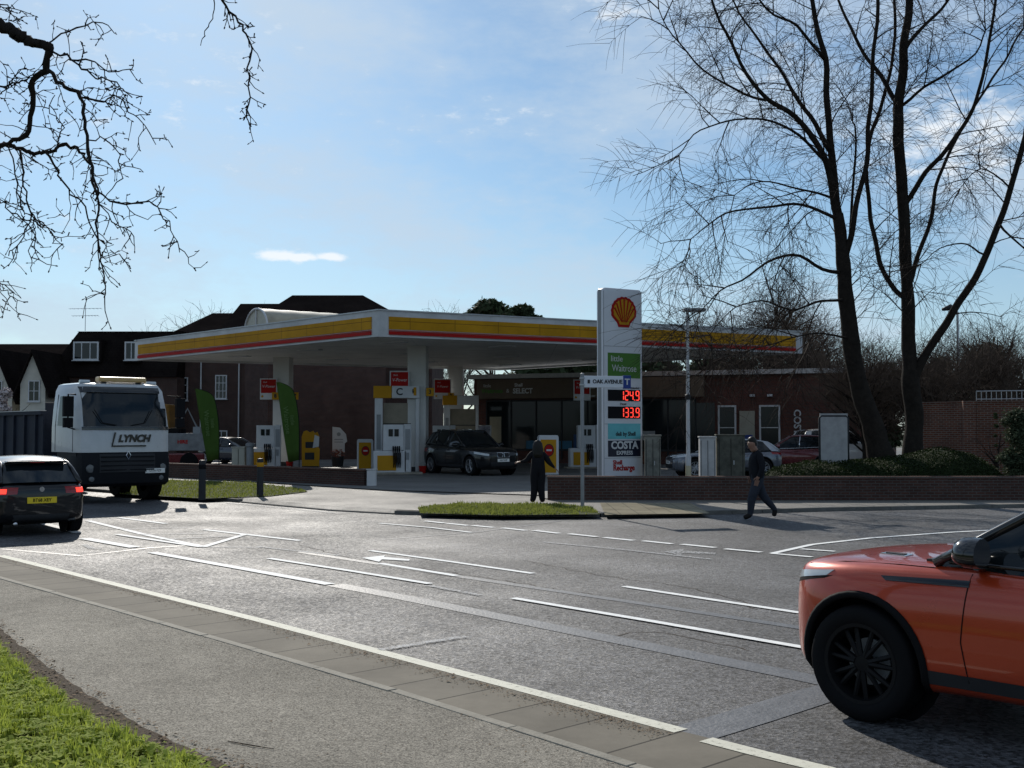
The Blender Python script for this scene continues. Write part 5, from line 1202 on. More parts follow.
b = MB(); b.box((0, 0, .5), (.6, .5, 1.0)); b.box((0, 0, 1.03), (.66, .56, .06)); b.build('case', mat('beige_metal', (.38, .37, .31), .5), t, bevel=.02); b = MB(); b.box((0, -.26, .5), (.02, .01, .9)); b.build('door_gap', M_black, t)
t = thing('vent_pillar', 'dark grey round topped pillar beside the small pale cabinet', 'pillar', (X(250.5, 52.5), 52.5, .115))
b = MB(); b.lathe([(0, 0), (.17, 0), (.17, 1.05), (.21, 1.08), (.21, 1.2), (.12, 1.25), (0, 1.25)], (0, 0, 0), 'Z', 20); b.build('pillar', M_grey, t, smooth=True, auto=35)
def firebucket(loc, label):
    t = thing('fire_bucket', label, 'bucket', loc, 0, 'red fire buckets at the column feet')
    b = MB(); b.lathe([(0, 0), (.13, 0), (.18, .3), (.165, .3), (.12, .03), (0, .03)], (0, 0, 0), 'Z', 18); b.build('bucket', M_red, t, smooth=True, auto=40)
    b = MB(); b.tube([(-.17, 0, .29), (-.12, 0, .4), (0, 0, .45), (.12, 0, .4), (.17, 0, .29)], .01, 5); b.build('handle', M_galv, t, smooth=True)
firebucket((X(423, 48.6), 48.6, .115), 'red fire bucket at the foot of the nearest column'); firebucket((X(290, 55.9), 55.9, .115), 'red fire bucket at the foot of the left column')
# ice cream posters and freezer by the shop
at, sx = shop_at, shop_sx
t = thing('poster_stand', 'tall blue and white poster stand left of the shopfront', 'poster stand', tuple(Vector((X(483, 63.5), 63.5, .115))), R(-10))
b = MB(); b.box((0, 0, 1.05), (.95, .1, 2.1)); b.build('board', M_white, t, bevel=.02); b = MB(); b.box((0, -.056, .7), (.85, .012, 1.2)); b.build('blue_print', mat('ice_blue', (.03, .18, .4), .4, var=.5, vscale=5), t); b = MB(); b.box((0, -.056, 1.72), (.85, .012, .65)); b.build('upper_print', mat('pale_print', (.3, .3, .35), .5, var=.6, vscale=4), t)

# feather flags
def flag(loc, label, lean, h, topx, rz, seed):
    t = thing('feather_flag', label, 'flag', loc, rz, 'green feather flags on the verge'); rg_ = random.Random(seed)
    pts = [(0, 0, 0), (.0, 0, h * .5), (-.08, 0, h * .75), (-.26, 0, h * .93), (topx * .75, 0, h), (topx, 0, h * .995)]
    sm_ = cat(pts, 24); b = MB(); b.tube(sm_, [.018 - .011 * i / len(sm_) for i in range(len(sm_))], 6); b.build('pole', M_black, t, smooth=True)
    rows = []; n = len(sm_)
    for i, p in enumerate(sm_):
        z = p.z
        if z < h * .22: continue
        f = (z - h * .18) / (h * .82); wid = lerp(.62, 1.0, min(1, f * 1.1)) * .74; 
        xr = p.x + .01; xl = topx + .06 + (1 - f) * .50; xl = min(xl, xr - .02)
        zz = z; rows.append([Vector((lerp(xr, xl, q / 8), .05 * math.sin(q * .8 + z * 1.7 + seed) * q / 8, zz - (q / 8) * .10 * (1 - f))) for q in range(9)])
    b = MB(); b.grid(rows); o = b.build('cloth', M_green, t, smooth=True)
    sol = o.modifiers.new('s', 'SOLIDIFY'); sol.thickness = .006; apply_mods(o)
    for k, (s_, sz) in enumerate([('little', .2), ('Waitrose', .26)]):
        text('lettering', s_, sz, (-.22 - .2 * k - .02, -.075, h * .62), (.12, 0, -1), (1, 0, .12), mat('flag_print', (.10, .16, .06), .8), t, ext=.002)
    b = MB(); b.box((0, 0, .03), (.5, .5, .05)); b.build('base_plate', M_dgrey, t, bevel=.01); return t
flag((X(219.5, 43.2), 43.2, .1), 'leaning green feather flag nearer the lorry', 0, 3.40, -.98, R(4), 1)
flag((X(299.5, 40.6), 40.6, .1), 'green feather flag in front of the left canopy column', 0, 3.55, -.92, R(-4), 2)

# bollards on the verge
def bollard(loc, label, yellow):
    t = thing('bollard', label, 'bollard', loc, 0, 'black bollards on the grass verge')
    b = MB(); b.lathe([(0, 0), (.1, 0), (.095, .05), (.09, 1.0), (.075, 1.05), (0, 1.06)], (0, 0, 0), 'Z', 20); b.build('post', M_dgrey, t, smooth=True, auto=40)
    b = MB(); b.lathe([(.093, .82), (.099, .83), (.099, .93), (.093, .94)], (0, 0, 0), 'Z', 20); b.build('band', M_yel if yellow else M_black, t, smooth=True, auto=40)
    return t
bollard(G(202, 500, .1), 'plain black bollard on the verge, nearer the lorry', False); bollard(G(260, 496, .1), 'black bollard with a yellow band on the verge', True)
for o_ in list(col.objects):
    if o_.name.startswith('bollard'): o_.scale = (1.0, 1.0, 1.0)

# ------------------------------------------------------------------ price sign
Ds = 31.3
nc = Vector((X(603, Ds), Ds, .1)); aS = R(31); WS, TS, HS = 1.37, .30, Z(287, Ds) - .1
tt = Vector((math.cos(aS), math.sin(aS), 0)); cS = nc + tt * WS / 2 + Vector((-math.sin(aS), math.cos(aS), 0)) * TS / 2
sg = thing('price_sign', 'tall white petrol price sign with shell emblem and red digits behind the low wall', 'price sign', tuple(cS), aS)
M_signw = mat('sign_white', (.60, .62, .66), .35, var=.05, vscale=1)
b = MB(); b.prism([(-WS / 2 + .02, -TS / 2), (WS / 2 - .02, -TS / 2), (WS / 2 - .02, TS / 2), (-WS / 2 + .02, TS / 2)], 0, .001)
b = MB(); r_ = .12; poly = [(-WS / 2, 0), (WS / 2, 0), (WS / 2, HS - r_)] + [(WS / 2 - r_ + r_ * math.cos(a), HS - r_ + r_ * math.sin(a)) for a in [math.pi / 2 * k / 5 for k in range(1, 6)]] + [(-WS / 2 + r_ - r_ * math.sin(a), HS - r_ + r_ * math.cos(a)) for a in [math.pi / 2 * k / 5 for k in range(0, 6)]]
b.prism_m(poly, -TS / 2, TS / 2, (0, 0, 0), (1, 0, 0), (0, 0, 1)); b.build('case', M_signw, sg, bevel=.035, smooth=True, auto=30)
yf = -TS / 2 - .006
def SZ(y): return Z(y, Ds + .3) - .1       # local height of a picture row
def pan(nm, x0, x1, z0, z1, m, parent=sg, d=.012, y=None):
    q = MB(); y = yf if y is None else y; q.box(((x0 + x1) / 2, y, (z0 + z1) / 2), (x1 - x0, d, z1 - z0)); return q.build(nm, m, parent)
sm = MB()
for y in (346.5, 387.5, 424, 458): sm.box((0, -TS / 2 - .001, SZ(y)), (WS - .1, .006, .012))
sm.box((-WS / 2 + .03, -TS / 2 - .001, HS / 2), (.01, .006, HS - .2)); sm.box((-WS / 2 - .001, 0, HS / 2), (.004, .16, HS - .1)); sm.build('panel_seam', M_grey, sg)
# shell emblem
ez = SZ(312); er = .43
def shell_outline(s, n=12):
    pts = []; 
    for k in range(n + 1):
        a = math.radians(205 - 230 * k / n); rr = s * (1 + .05 * (math.sin(math.pi * k * 1.0) ** 2)); pts.append((rr * math.cos(a) * .98, rr * math.sin(a) * .95 + .03 * s))
        if k < n:
            a2 = math.radians(205 - 230 * (k + .5) / n); pts.append((s * 1.05 * math.cos(a2) * .98, s * 1.05 * math.sin(a2) * .95 + .03 * s))
    return pts + [(s * .52, -s * .72), (s * .42, -s * .98), (-s * .42, -s * .98), (-s * .52, -s * .72)]
b = MB(); b.prism_m(shell_outline(er), 0, .02, (.03, -TS / 2, ez), (1, 0, 0), (0, 0, 1)); em = b.build('shell_emblem', M_red, sg)
b = MB(); b.prism_m(shell_outline(er * .83), .02, .03, (.03, -TS / 2, ez), (1, 0, 0), (0, 0, 1)); b.build('shell_yellow', M_yel, em)
b = MB()
for k in range(7):
    a = math.radians(165 - 150 * k / 6); p0 = Vector((.03 + .07 * math.cos(a) * 1.2, -TS / 2 - .034, ez - er * .66)); p1 = Vector((.03 + er * .80 * math.cos(a), -TS / 2 - .034, ez + .02 + er * .80 * math.sin(a)))
    b.tube([p0, p1], [.010, .024], 5)
b.build('shell_rib', M_red, em)
g_ = pan('green_panel', -.52, .60, SZ(378), SZ(353), M_sgreen)
text('lettering', 'little', .23, (-.22, yf - .008, SZ(359)), (1, 0, 0), (0, 0, 1), M_white, g_); text('lettering', 'Waitrose', .27, (.04, yf - .008, SZ(368.5)), (1, 0, 0), (0, 0, 1), M_white, g_, sx=.82)
SEG = {'0': 'abcdef', '1': 'bc', '2': 'abged', '3': 'abgcd', '4': 'fgbc', '9': 'abcdfg'}
def digits(s, zc, h, parent):
    w = h * .42; x = -.10; q = MB(); y = -TS / 2 - .02; th = .026
    def seg(xc, c):
        g = {'a': (0, h / 2, 1), 'g': (0, 0, 1), 'd': (0, -h / 2, 1), 'f': (-w / 2, h / 4, 0), 'b': (w / 2, h / 4, 0), 'e': (-w / 2, -h / 4, 0), 'c': (w / 2, -h / 4, 0)}[c]
        q.box((xc + g[0], y, zc + g[1]), (w - th * .7, .008, th) if g[2] else (th, .008, h / 2 - th * .7))
    for ch in s:
        if ch == '.': q.box((x + .0, y, zc - h / 2), (th, .008, th)); x += .045; continue
        for c in SEG[ch]: seg(x + w / 2 - .0, c)
        x += w + .06
    return q.build('digits', M_led, parent)
d1 = pan('price_display', -.52, .60, SZ(401), SZ(389.8), M_dispb); digits('1249'[:3] + '.' + '9', SZ(395.4), .25, d1)
d2 = pan('price_display', -.52, .60, SZ(418.5), SZ(406.5), M_dispb); digits('133.9', SZ(412.5), .25, d2)
text('lettering', 'Unleaded', .08, (.4, yf - .004, SZ(387.8)), (1, 0, 0), (0, 0, 1), M_dgrey, sg); text('lettering', 'Diesel', .085, (-.0, yf - .004, SZ(404)), (1, 0, 0), (0, 0, 1), M_dgrey, sg)
g_ = pan('teal_panel', -.52, .60, SZ(439), SZ(423.5), mat('pale_teal', (.12, .42, .46), .4)); text('lettering', 'deli by Shell', .16, (.08, yf - .008, SZ(434)), (1, 0, 0), (0, 0, 1), M_dgrey, g_, bold=.004, sx=.9)
g_ = pan('navy_panel', -.52, .60, SZ(456.5), SZ(440.5), mat('navy_panel_paint', (.012, .014, .03), .35)); text('lettering', 'COSTA', .29, (.04, yf - .008, SZ(445.5)), (1, 0, 0), (0, 0, 1), M_white, g_, bold=.01, sx=.98); text('lettering', 'EXPRESS', .15, (.04, yf - .008, SZ(453)), (1, 0, 0), (0, 0, 1), M_white, g_, bold=.003)
text('lettering', 'Shell', .17, (-.2, yf - .004, SZ(462.5)), (1, 0, 0), (0, 0, 1), M_red, sg, bold=.004); text('lettering', 'Recharge', .22, (.02, yf - .004, SZ(468)), (1, 0, 0), (0, 0, 1), M_red, sg, bold=.006, sx=.9)

# street name sign on its pole
sb = G(582.5, 508.5, .09)
st_ = thing('street_name_sign', 'street name sign with blue end panel on a tall thin pole by the grass island', 'street sign', tuple(sb), 0)
zt_ = Z(374, sb.y) - .09
b = MB(); b.cyl((0, 0, -.1), (0, 0, zt_), .045, 12); b.lathe([(0, zt_ + .03), (.05, zt_ + .01), (.05, zt_ - .02)], (0, 0, 0), 'Z', 12); b.build('pole', M_grey, st_, smooth=True, auto=40)
zp = Z(381.5, sb.y) - .09; d_ = Vector((.96, .28, 0)).normalized(); az_ = math.atan2(d_.y, d_.x)
b = MB(); b.box((d_.x * .62, d_.y * .62, zp), (1.22, .035, .28), az_); pl_ = b.build('name_plate', M_signw, st_, bevel=.01)
b = MB(); b.box((d_.x * 1.14, d_.y * 1.14, zp), (.2, .045, .32), az_); b.build('blue_panel', M_blue, st_, bevel=.008)
nn_ = Vector((d_.y, -d_.x, 0)); text('lettering', 'OAK AVENUE', .13, d_ * .64 + nn_ * .022 + Vector((0, 0, zp)), d_, (0, 0, 1), M_dgrey, pl_, bold=.004, sx=.95)
b = MB(); b.box((d_.x * .16 + nn_.x * .022, d_.y * .16 + nn_.y * .022, zp), (.06, .008, .09), az_); b.build('symbol', M_dgrey, pl_)
text('lettering', 'T', .2, d_ * 1.14 + nn_ * .028 + Vector((0, 0, zp)), d_, (0, 0, 1), M_white, st_, bold=.006)
b = MB(); b.box((0, 0, zp + .08), (.12, .12, .03)); b.box((0, 0, zp - .08), (.12, .12, .03)); b.build('clamp', M_galv, st_)

# forecourt light column
t = thing('light_column', 'slim white light column with a flat lamp head beside the price sign', 'lamp post', (X(688, 31.6), 31.6, .1))
ztop = Z(311, 31.6) - .1
b = MB(); b.lathe([(0, 0), (.075, 0), (.075, 1.1), (.055, 1.15), (.045, ztop), (0, ztop)], (0, 0, 0), 'Z', 14); b.build('column', M_whitemetal, t, smooth=True, auto=40)
b = MB(); b.lathe([(.077, .25), (.08, .26), (.08, .85), (.077, .86)], (0, 0, 0), 'Z', 14); b.build('cream_sleeve', mat('cream_sleeve', (.42, .38, .26), .6), t, smooth=True, auto=40)
b = MB(); b.box((.2, 0, ztop + .03), (.62, .26, .09)); hd_ = b.build('lamp_head', M_grey, t, bevel=.025); b = MB(); b.box((.24, 0, ztop - .02), (.4, .2, .012)); b.build('diffuser', M_clear, hd_)
b = MB(); b.lathe([(.05, ztop * .52), (.085, ztop * .525), (.085, ztop * .545), (.05, ztop * .55)], (0, 0, 0), 'Z', 12); b.build('collar', M_dgrey, t)

# cabinets behind the wall
def cabinet(name, label, x0, x1, ytop, D, m, grp='utility cabinets behind the low wall'):
    w = X(x1, D) - X(x0, D); h = Z(ytop, D) - .115; t = thing(name, label, 'cabinet', (X((x0 + x1) / 2, D), D, .115), R(-4), grp)
    b = MB(); b.box((0, 0, h / 2), (w, .42, h)); b.build('case', m, t, bevel=.015)
    b = MB(); b.box((0, 0, h + .015), (w + .05, .48, .04)); b.build('cap', m, t, bevel=.01)
    b = MB(); b.box((0, -.213, h / 2), (.012, .006, h * .9)); b.box((-w * .42, -.213, h / 2), (.01, .006, h * .9)); b.box((w * .42, -.213, h / 2), (.01, .006, h * .9)); b.build('door_gap', M_black, t)
    b = MB(); b.box((w * .1, -.22, h * .55), (.025, .02, .12)); b.build('handle', M_galv, t); return t
M_cabg = mat('weathered_grey_green', (.16, .16, .14), .7, var=.5, vscale=3); M_cabl = mat('pale_grey_cabinet', (.42, .42, .42), .6, var=.2, vscale=2); M_cabd = mat('dark_weathered_cabinet', (.085, .085, .07), .7, var=.5, vscale=3)
cabinet('utility_cabinet', 'weathered grey cabinet just right of the price sign', 644.5, 660, 436, 31.8, M_cabg)
cabinet('utility_cabinet', 'narrow pale grey cabinet between the lamp column and the dark cabinet', 699, 714.5, 437.5, 31.8, M_cabl)
cabinet('utility_cabinet', 'wide dark weathered cabinet beside the walking man', 716, 743.5, 435.5, 32, M_cabd)
t = thing('blank_board', 'blank grey back of a framed board standing behind the hedge', 'sign', (X(833.5, 33), 33, .115), R(3))
b = MB(); zb_ = Z(416, 33) - .115; b.box((0, 0, (zb_ + .5) / 2 + .1), (.82, .05, zb_ - .55)); b.build('board', mat('pale_board', (.33, .33, .33), .6, var=.2), t)
b = MB(); b.tube([(-.42, 0, 0), (-.42, 0, zb_ - .06), (-.36, 0, zb_), (.36, 0, zb_), (.42, 0, zb_ - .06), (.42, 0, 0)], .035, 8); b.build('frame', M_dgrey, t, smooth=True)
t = thing('pale_kiosk', 'pale cabinet with a small cap seen behind the grey board', 'cabinet', (X(849, 60), 60, .115))
b = MB(); hk = Z(404, 60) - .115; b.box((0, 0, hk / 2), (.95, .8, hk)); b.build('case', mat('kiosk_pale', (.36, .38, .42), .5), t, bevel=.03); b = MB(); b.lathe([(0, hk), (.22, hk), (.2, hk + .3), (.1, hk + .45), (0, hk + .5)], (0, 0, 0), 'Z', 14); b.build('cap', M_dgrey, t, smooth=True, auto=40)

# garden wall on the right with railing
t = thing('garden_wall', 'tall red brick wall behind the hedge at the right', 'wall', (X(985, 40), 40, .1))
wp = [Vector((X(925, 41.5), 41.5, 0)), Vector((X(968, 40), 40, 0)), Vector((22, 37, 0))]; hz = Z(403, 40.5) - .1
b = MB(); c2 = MB()
for i in range(2):
    p, q = wp[i], wp[i + 1]; d = q - p; c = (p + q) / 2; b.box((c.x, c.y, hz / 2 + .1), (d.length, .24, hz), math.atan2(d.y, d.x)); c2.box((c.x, c.y, hz + .13), (d.length + .03, .3, .06), math.atan2(d.y, d.x))
b.build('brickwork', M_brick2, t, world=True); c2.build('coping', M_brick2, t, world=True)
b = MB()
for p in (wp[0], wp[1]): b.box((p.x, p.y - .02, hz / 2 + .13), (.42, .42, hz + .06), R(-10))
b.build('pier', M_brick2, t, world=True)
t = thing('railing', 'low open railing along the top of the tall brick wall', 'railing', (wp[1].x, wp[1].y, hz + .16))
b = MB(); p, q = wp[1] + Vector((.3, 0, 0)), wp[2]; n_ = int((q - p).length / .16)
for z in (.06, .34): b.tube([(p.x, p.y, hz + .16 + z), (q.x, q.y, hz + .16 + z)], .02, 6)
for i in range(n_): c = p.lerp(q, i / n_); b.tube([(c.x, c.y, hz + .17), (c.x, c.y, hz + .5)], .014, 4)
b.build('bars', M_galv, t, world=True)
t = thing('street_lamp', 'distant street lamp head seen between the big tree limbs', 'street lamp', (X(959, 48), 48, .1))
hl = Z(312, 48) - .1; b = MB(); b.tube([(0, 0, 0), (0, 0, hl), (-.15, 0, hl + .12)], [.08, .05, .04], 8); b.build('column', M_galv, t, smooth=True); b = MB(); b.tube([(-.1, 0, hl + .1), (-.3, 0, hl + .2), (-.65, 0, hl + .1)], [.06, .14, .06], 8); b.build('lamp_head', M_dgrey, t, smooth=True)

# ------------------------------------------------------------------ people
M_skin = mat('skin', (.24, .13, .09), .55, var=.05); M_jkt = mat('dark_jacket', (.012, .013, .017), .85, var=.2, bump=.3, bscale=30); M_trs = mat('dark_trousers', (.03, .034, .045), .9, var=.2, bump=.3, bscale=30)
M_wcl = mat('dark_clothes', (.011, .011, .014), .9, var=.2, bump=.3, bscale=30); M_hair = mat('dark_hair', (.008, .007, .006), .5, var=.2); M_shoe = mat('dark_shoe', (.015, .013, .012), .6)
def person(label, loc, rz, J, E, root, matof, extra):
    """J joint: (pos, radius or (rx,ry)); E edges; matof: joint -> material index"""
    names = list(J); idx = {n: i for i, n in enumerate(names)}; me = bpy.data.meshes.new('person'); me.from_pydata([J[n][0] for n in names], [(idx[a], idx[b]) for a, b in E], [])
    ob = bpy.data.objects.new('person', me); col.objects.link(ob)
    sk = ob.modifiers.new('k', 'SKIN'); sk.use_smooth_shade = True; sk.branch_smoothing = .4
    for i, n in enumerate(names):
        r = J[n][1]; kf = 1.0 if n[0] in 'LR' or n in ('lwr', 'rwr') else extra.get('fat', 1.25); r = (r, r) if not isinstance(r, tuple) else r; r = (r[0] * kf, r[1] * kf); me.skin_vertices[0].data[i].radius = r if isinstance(r, tuple) else (r, r); me.skin_vertices[0].data[i].use_root = (n == root)
    su = ob.modifiers.new('u', 'SUBSURF'); su.levels = 2; apply_mods(ob)
    P_ = [Vector(J[n][0]) for n in names]; me = ob.data; me.materials.clear()
    for m in extra['mats']: me.materials.append(m)
    segs = [(Vector(J[a][0]), Vector(J[b][0]), matof(a, b)) for a, b in E]
    for p in me.polygons:
        c = p.center; best = 9; bm_ = 0
        for a, b, m in segs:
            d = b - a; t = max(0, min(1, (c - a).dot(d) / max(1e-9, d.dot(d)))); q = (c - (a + d * t)).length
            if (m == extra.get('skin', 1) and a.z < 1.2 and q > .05): continue
            if q < best: best = q; bm_ = m
        p.material_index = bm_; p.use_smooth = True
    ob.location = loc; ob.rotation_euler = (0, 0, rz); tag(ob, label, 'person'); return ob
def hand_chain(J, E, wrist, n, dirv, side, palm=.075, curl=(0, 0, -1)):
    """palm and five fingers continuing from the wrist joint"""
    w = Vector(J[wrist][0]); d = Vector(dirv).normalized(); s = Vector(side).normalized(); cz = Vector(curl).normalized()
    J[n + 'palm'] = (tuple(w + d * palm * .75), (.036, .018)); E.append((wrist, n + 'palm'))
    for i, L in enumerate((.068, .078, .073, .056)):
        b = w + d * palm * 1.15 + s * (.028 - .0185 * i)
        J[f'{n}f{i}a'] = (tuple(b), .0105); J[f'{n}f{i}b'] = (tuple(b + d * L * .5 + cz * .008), .009); J[f'{n}f{i}c'] = (tuple(b + d * L * .9 + cz * .03), .007)
        E += [(n + 'palm', f'{n}f{i}a'), (f'{n}f{i}a', f'{n}f{i}b'), (f'{n}f{i}b', f'{n}f{i}c')]
    b = w + d * palm * .45 + s * .03; J[n + 't0'] = (tuple(b), .014); J[n + 't1'] = (tuple(b + d * .03 + s * .028), .011); J[n + 't2'] = (tuple(b + d * .06 + s * .036 + cz * .01), .008)
    E += [(n + 'palm', n + 't0'), (n + 't0', n + 't1'), (n + 't1', n + 't2')]
def head_parts(ob, hc, face, mats, r=.1):
    f = Vector(face).normalized(); s = f.cross(Vector((0, 0, 1))).normalized(); hc = Vector(hc)
    e = MB()
    for k in (-1, 1): e.tube([hc + f * r * .80 + s * k * .034 + Vector((0, 0, .005)), hc + f * r * .93 + s * k * .034 + Vector((0, 0, .005))], [.014, .008], 8)
    e.build('eye', M_gblack, ob)
    m_ = MB(); m_.tube([hc + f * r * .82 - s * .025 - Vector((0, 0, .065)), hc + f * r * .86 - Vector((0, 0, .067)), hc + f * r * .82 + s * .025 - Vector((0, 0, .065))], .007, 6); m_.build('mouth', mat('lips', (.25, .09, .07), .5), ob)
# woman
J = {'pelvis': ((0, 0, .86), (.155, .12)), 'waist': ((.0, 0, 1.02), (.135, .11)), 'chest': ((.0, 0, 1.2), (.15, .115)), 'neckb': ((0, 0, 1.33), (.07, .065)), 'neck': ((-.005, -.0, 1.38), .052), 'head': ((-.01, -.015, 1.47), (.078, .088)), 'crown': ((-.012, -.005, 1.545), (.07, .08)),
     'nose0': ((-.01, .0, 1.465), .07),
     'lsh': ((-.16, 0, 1.28), .062), 'lel': ((-.27, -.02, 1.09), .048), 'lwr': ((-.43, -.10, 1.05), .028), 'rsh': ((.155, 0, 1.28), .062), 'rel': ((.27, .02, 1.05), .048), 'rwr': ((.43, -.02, .90), .028),
     'lhip': ((-.085, 0, .80), .105), 'lkn': ((-.075, -.02, .47), .072), 'lan': ((-.12, .0, .11), .052), 'lto': ((-.15, -.10, .045), .042), 'rhip': ((.085, 0, .80), .105), 'rkn': ((.06, .03, .47), .072), 'ran': ((.10, .06, .11), .052), 'rto': ((.13, -.06, .045), .042)}
del J['nose0']
E = [('pelvis', 'waist'), ('waist', 'chest'), ('chest', 'neckb'), ('neckb', 'neck'), ('neck', 'head'), ('head', 'crown'), ('chest', 'lsh'), ('lsh', 'lel'), ('lel', 'lwr'), ('chest', 'rsh'), ('rsh', 'rel'), ('rel', 'rwr'), ('pelvis', 'lhip'), ('lhip', 'lkn'), ('lkn', 'lan'), ('lan', 'lto'), ('pelvis', 'rhip'), ('rhip', 'rkn'), ('rkn', 'ran'), ('ran', 'rto')]
hand_chain(J, E, 'lwr', 'L', (-.9, -.2, -.1), (0, -1, .3)); hand_chain(J, E, 'rwr', 'R', (.7, -.1, -.6), (0, -1, 0)); J = {k: ((-v[0][0], v[0][1], v[0][2]), v[1]) for k, v in J.items()}
SK = {'neck', 'head', 'crown', 'lwr', 'rwr'}
def mo(a, b):
    if b in ('head', 'crown', 'neck') or b[0] in 'LR': return 1
    if b in ('lto', 'rto'): return 2
    if b in ('lwr', 'rwr'): return 1 if False else 0
    return 0
woman = person('woman in dark clothes with long dark hair walking by the grass island, arms held out', tuple(G(538, 503.3, .087)), R(188), J, E, 'pelvis', mo, dict(mats=[M_wcl, M_skin, M_shoe], fat=1.58, skin=1))
hb = MB(); rows = []
for z, rx, ry, oy in [(1.16, .10, .03, .10), (1.26, .14, .07, .065), (1.36, .145, .095, .04), (1.44, .135, .115, .025), (1.52, .120, .115, .012), (1.585, .075, .075, .008), (1.61, .02, .02, .01)]:
    rows.append([Vector((.01 + rx * math.cos(a), oy + ry * math.sin(a) + (.0 if math.sin(a) > 0 else .02), z)) for a in [2 * math.pi * q / 20 for q in range(20)]])
hb.grid(rows, closed=True); hb.f.append(tuple(range(20))); hb.m.append(0); hb.build('hair', M_hair, woman, smooth=True)
head_parts(woman, (.01, -.015, 1.475), (0, -1, 0), None, .09)
# man walking left
J = {'pelvis': ((.0, 0, .93), (.13, .15)), 'waist': ((-.005, 0, 1.1), (.125, .155)), 'chest': ((-.0, 0, 1.33), (.13, .18)), 'neckb': ((-.03, 0, 1.49), (.07, .08)), 'neck': ((-.07, 0, 1.55), .055), 'head': ((-.11, 0, 1.64), (.082, .078)), 'crown': ((-.105, 0, 1.71), (.078, .07)),
     'lsh': ((.0, -.19, 1.42), .07), 'lel': ((.07, -.25, 1.14), .056), 'lwr': ((-.03, -.23, .94), .036), 'rsh': ((.0, .19, 1.42), .07), 'rel': ((.03, .25, 1.14), .056), 'rwr': ((-.05, .23, .95), .036),
     'lhip': ((.02, -.09, .86), .10), 'lkn': ((-.14, -.10, .49), .074), 'lan': ((-.18, -.10, .10), .048), 'lto': ((-.33, -.11, .045), .042), 'rhip': ((.02, .09, .86), .10), 'rkn': ((.17, .09, .50), .072), 'ran': ((.44, .10, .20), .046), 'rto': ((.40, .10, .055), .040)}
E = [('pelvis', 'waist'), ('waist', 'chest'), ('chest', 'neckb'), ('neckb', 'neck'), ('neck', 'head'), ('head', 'crown'), ('chest', 'lsh'), ('lsh', 'lel'), ('lel', 'lwr'), ('chest', 'rsh'), ('rsh', 'rel'), ('rel', 'rwr'), ('pelvis', 'lhip'), ('lhip', 'lkn'), ('lkn', 'lan'), ('lan', 'lto'), ('pelvis', 'rhip'), ('rhip', 'rkn'), ('rkn', 'ran'), ('ran', 'rto')]
hand_chain(J, E, 'lwr', 'L', (-.35, .05, -.9), (-1, .2, .3)); hand_chain(J, E, 'rwr', 'R', (-.35, -.05, -.9), (-1, -.2, .3))
def mo2(a, b):
    if b in ('head', 'crown', 'neck') or b[0] in 'LR': return 2
    if b in ('lto', 'rto'): return 3
    if a in ('lhip', 'rhip', 'lkn', 'rkn') or b in ('lhip', 'rhip'): return 1
    return 0
man = person('man in a dark jacket walking left at the kerb below the hedge', tuple(G(757, 519.5, 0)), R(4), J, E, 'pelvis', mo2, dict(mats=[M_jkt, M_trs, M_skin, M_shoe], fat=1.38, skin=2))
hb = MB(); rows = []
for z, rx, ry, ox in [(1.60, .05, .07, -.05), (1.66, .085, .088, -.075), (1.72, .098, .092, -.09), (1.77, .082, .078, -.095), (1.80, .04, .04, -.095), (1.81, .005, .005, -.095)]:
    rows.append([Vector((ox + rx * math.cos(a), ry * math.sin(a), z)) for a in [2 * math.pi * q / 18 for q in range(18)]])
hb.grid(rows, closed=True); hb.build('hair', M_hair, man, smooth=True)
head_parts(man, (-.11, 0, 1.64), (-1, 0, -.25), None, .088)

# ------------------------------------------------------------------ vegetation
def grow(mb, p, d, L, r, rg, droop, wig, seglen=.35, sides=4, spawn=None, r1=None):
    n = max(3, int(L / seglen)); pts = [p.copy()]; d = d.normalized(); r1 = r * .25 if r1 is None else r1
    for i in range(n):
        d = (d + Vector((rg.gauss(0, wig), rg.gauss(0, wig), rg.gauss(0, wig) - droop * (i + 1) / n))).normalized(); pts.append(pts[-1] + d * (L / n))
    mb.tube(pts, [r + (r1 - r) * i / n for i in range(n + 1)], sides, cap=False)
    if spawn: spawn(pts, r)
    return pts
def along(pts, dens, rg, start=.15):
    for i in range(len(pts) - 1):
        if i / max(1, len(pts) - 1) < start: continue
        L = (pts[i + 1] - pts[i]).length; k = dens * L; k = int(k) + (rg.random() < k - int(k))
        for _ in range(k): u = rg.random(); yield pts[i].lerp(pts[i + 1], u), (pts[i + 1] - pts[i]).normalized(), i / (len(pts) - 1)
def side_dir(d, rg, fwd=.7, up=.1):
    v = Vector((rg.gauss(0, 1), rg.gauss(0, 1), rg.gauss(0, 1))); v = (v - d * v.dot(d)).normalized(); return (v + d * fwd + Vector((0, 0, up))).normalized()
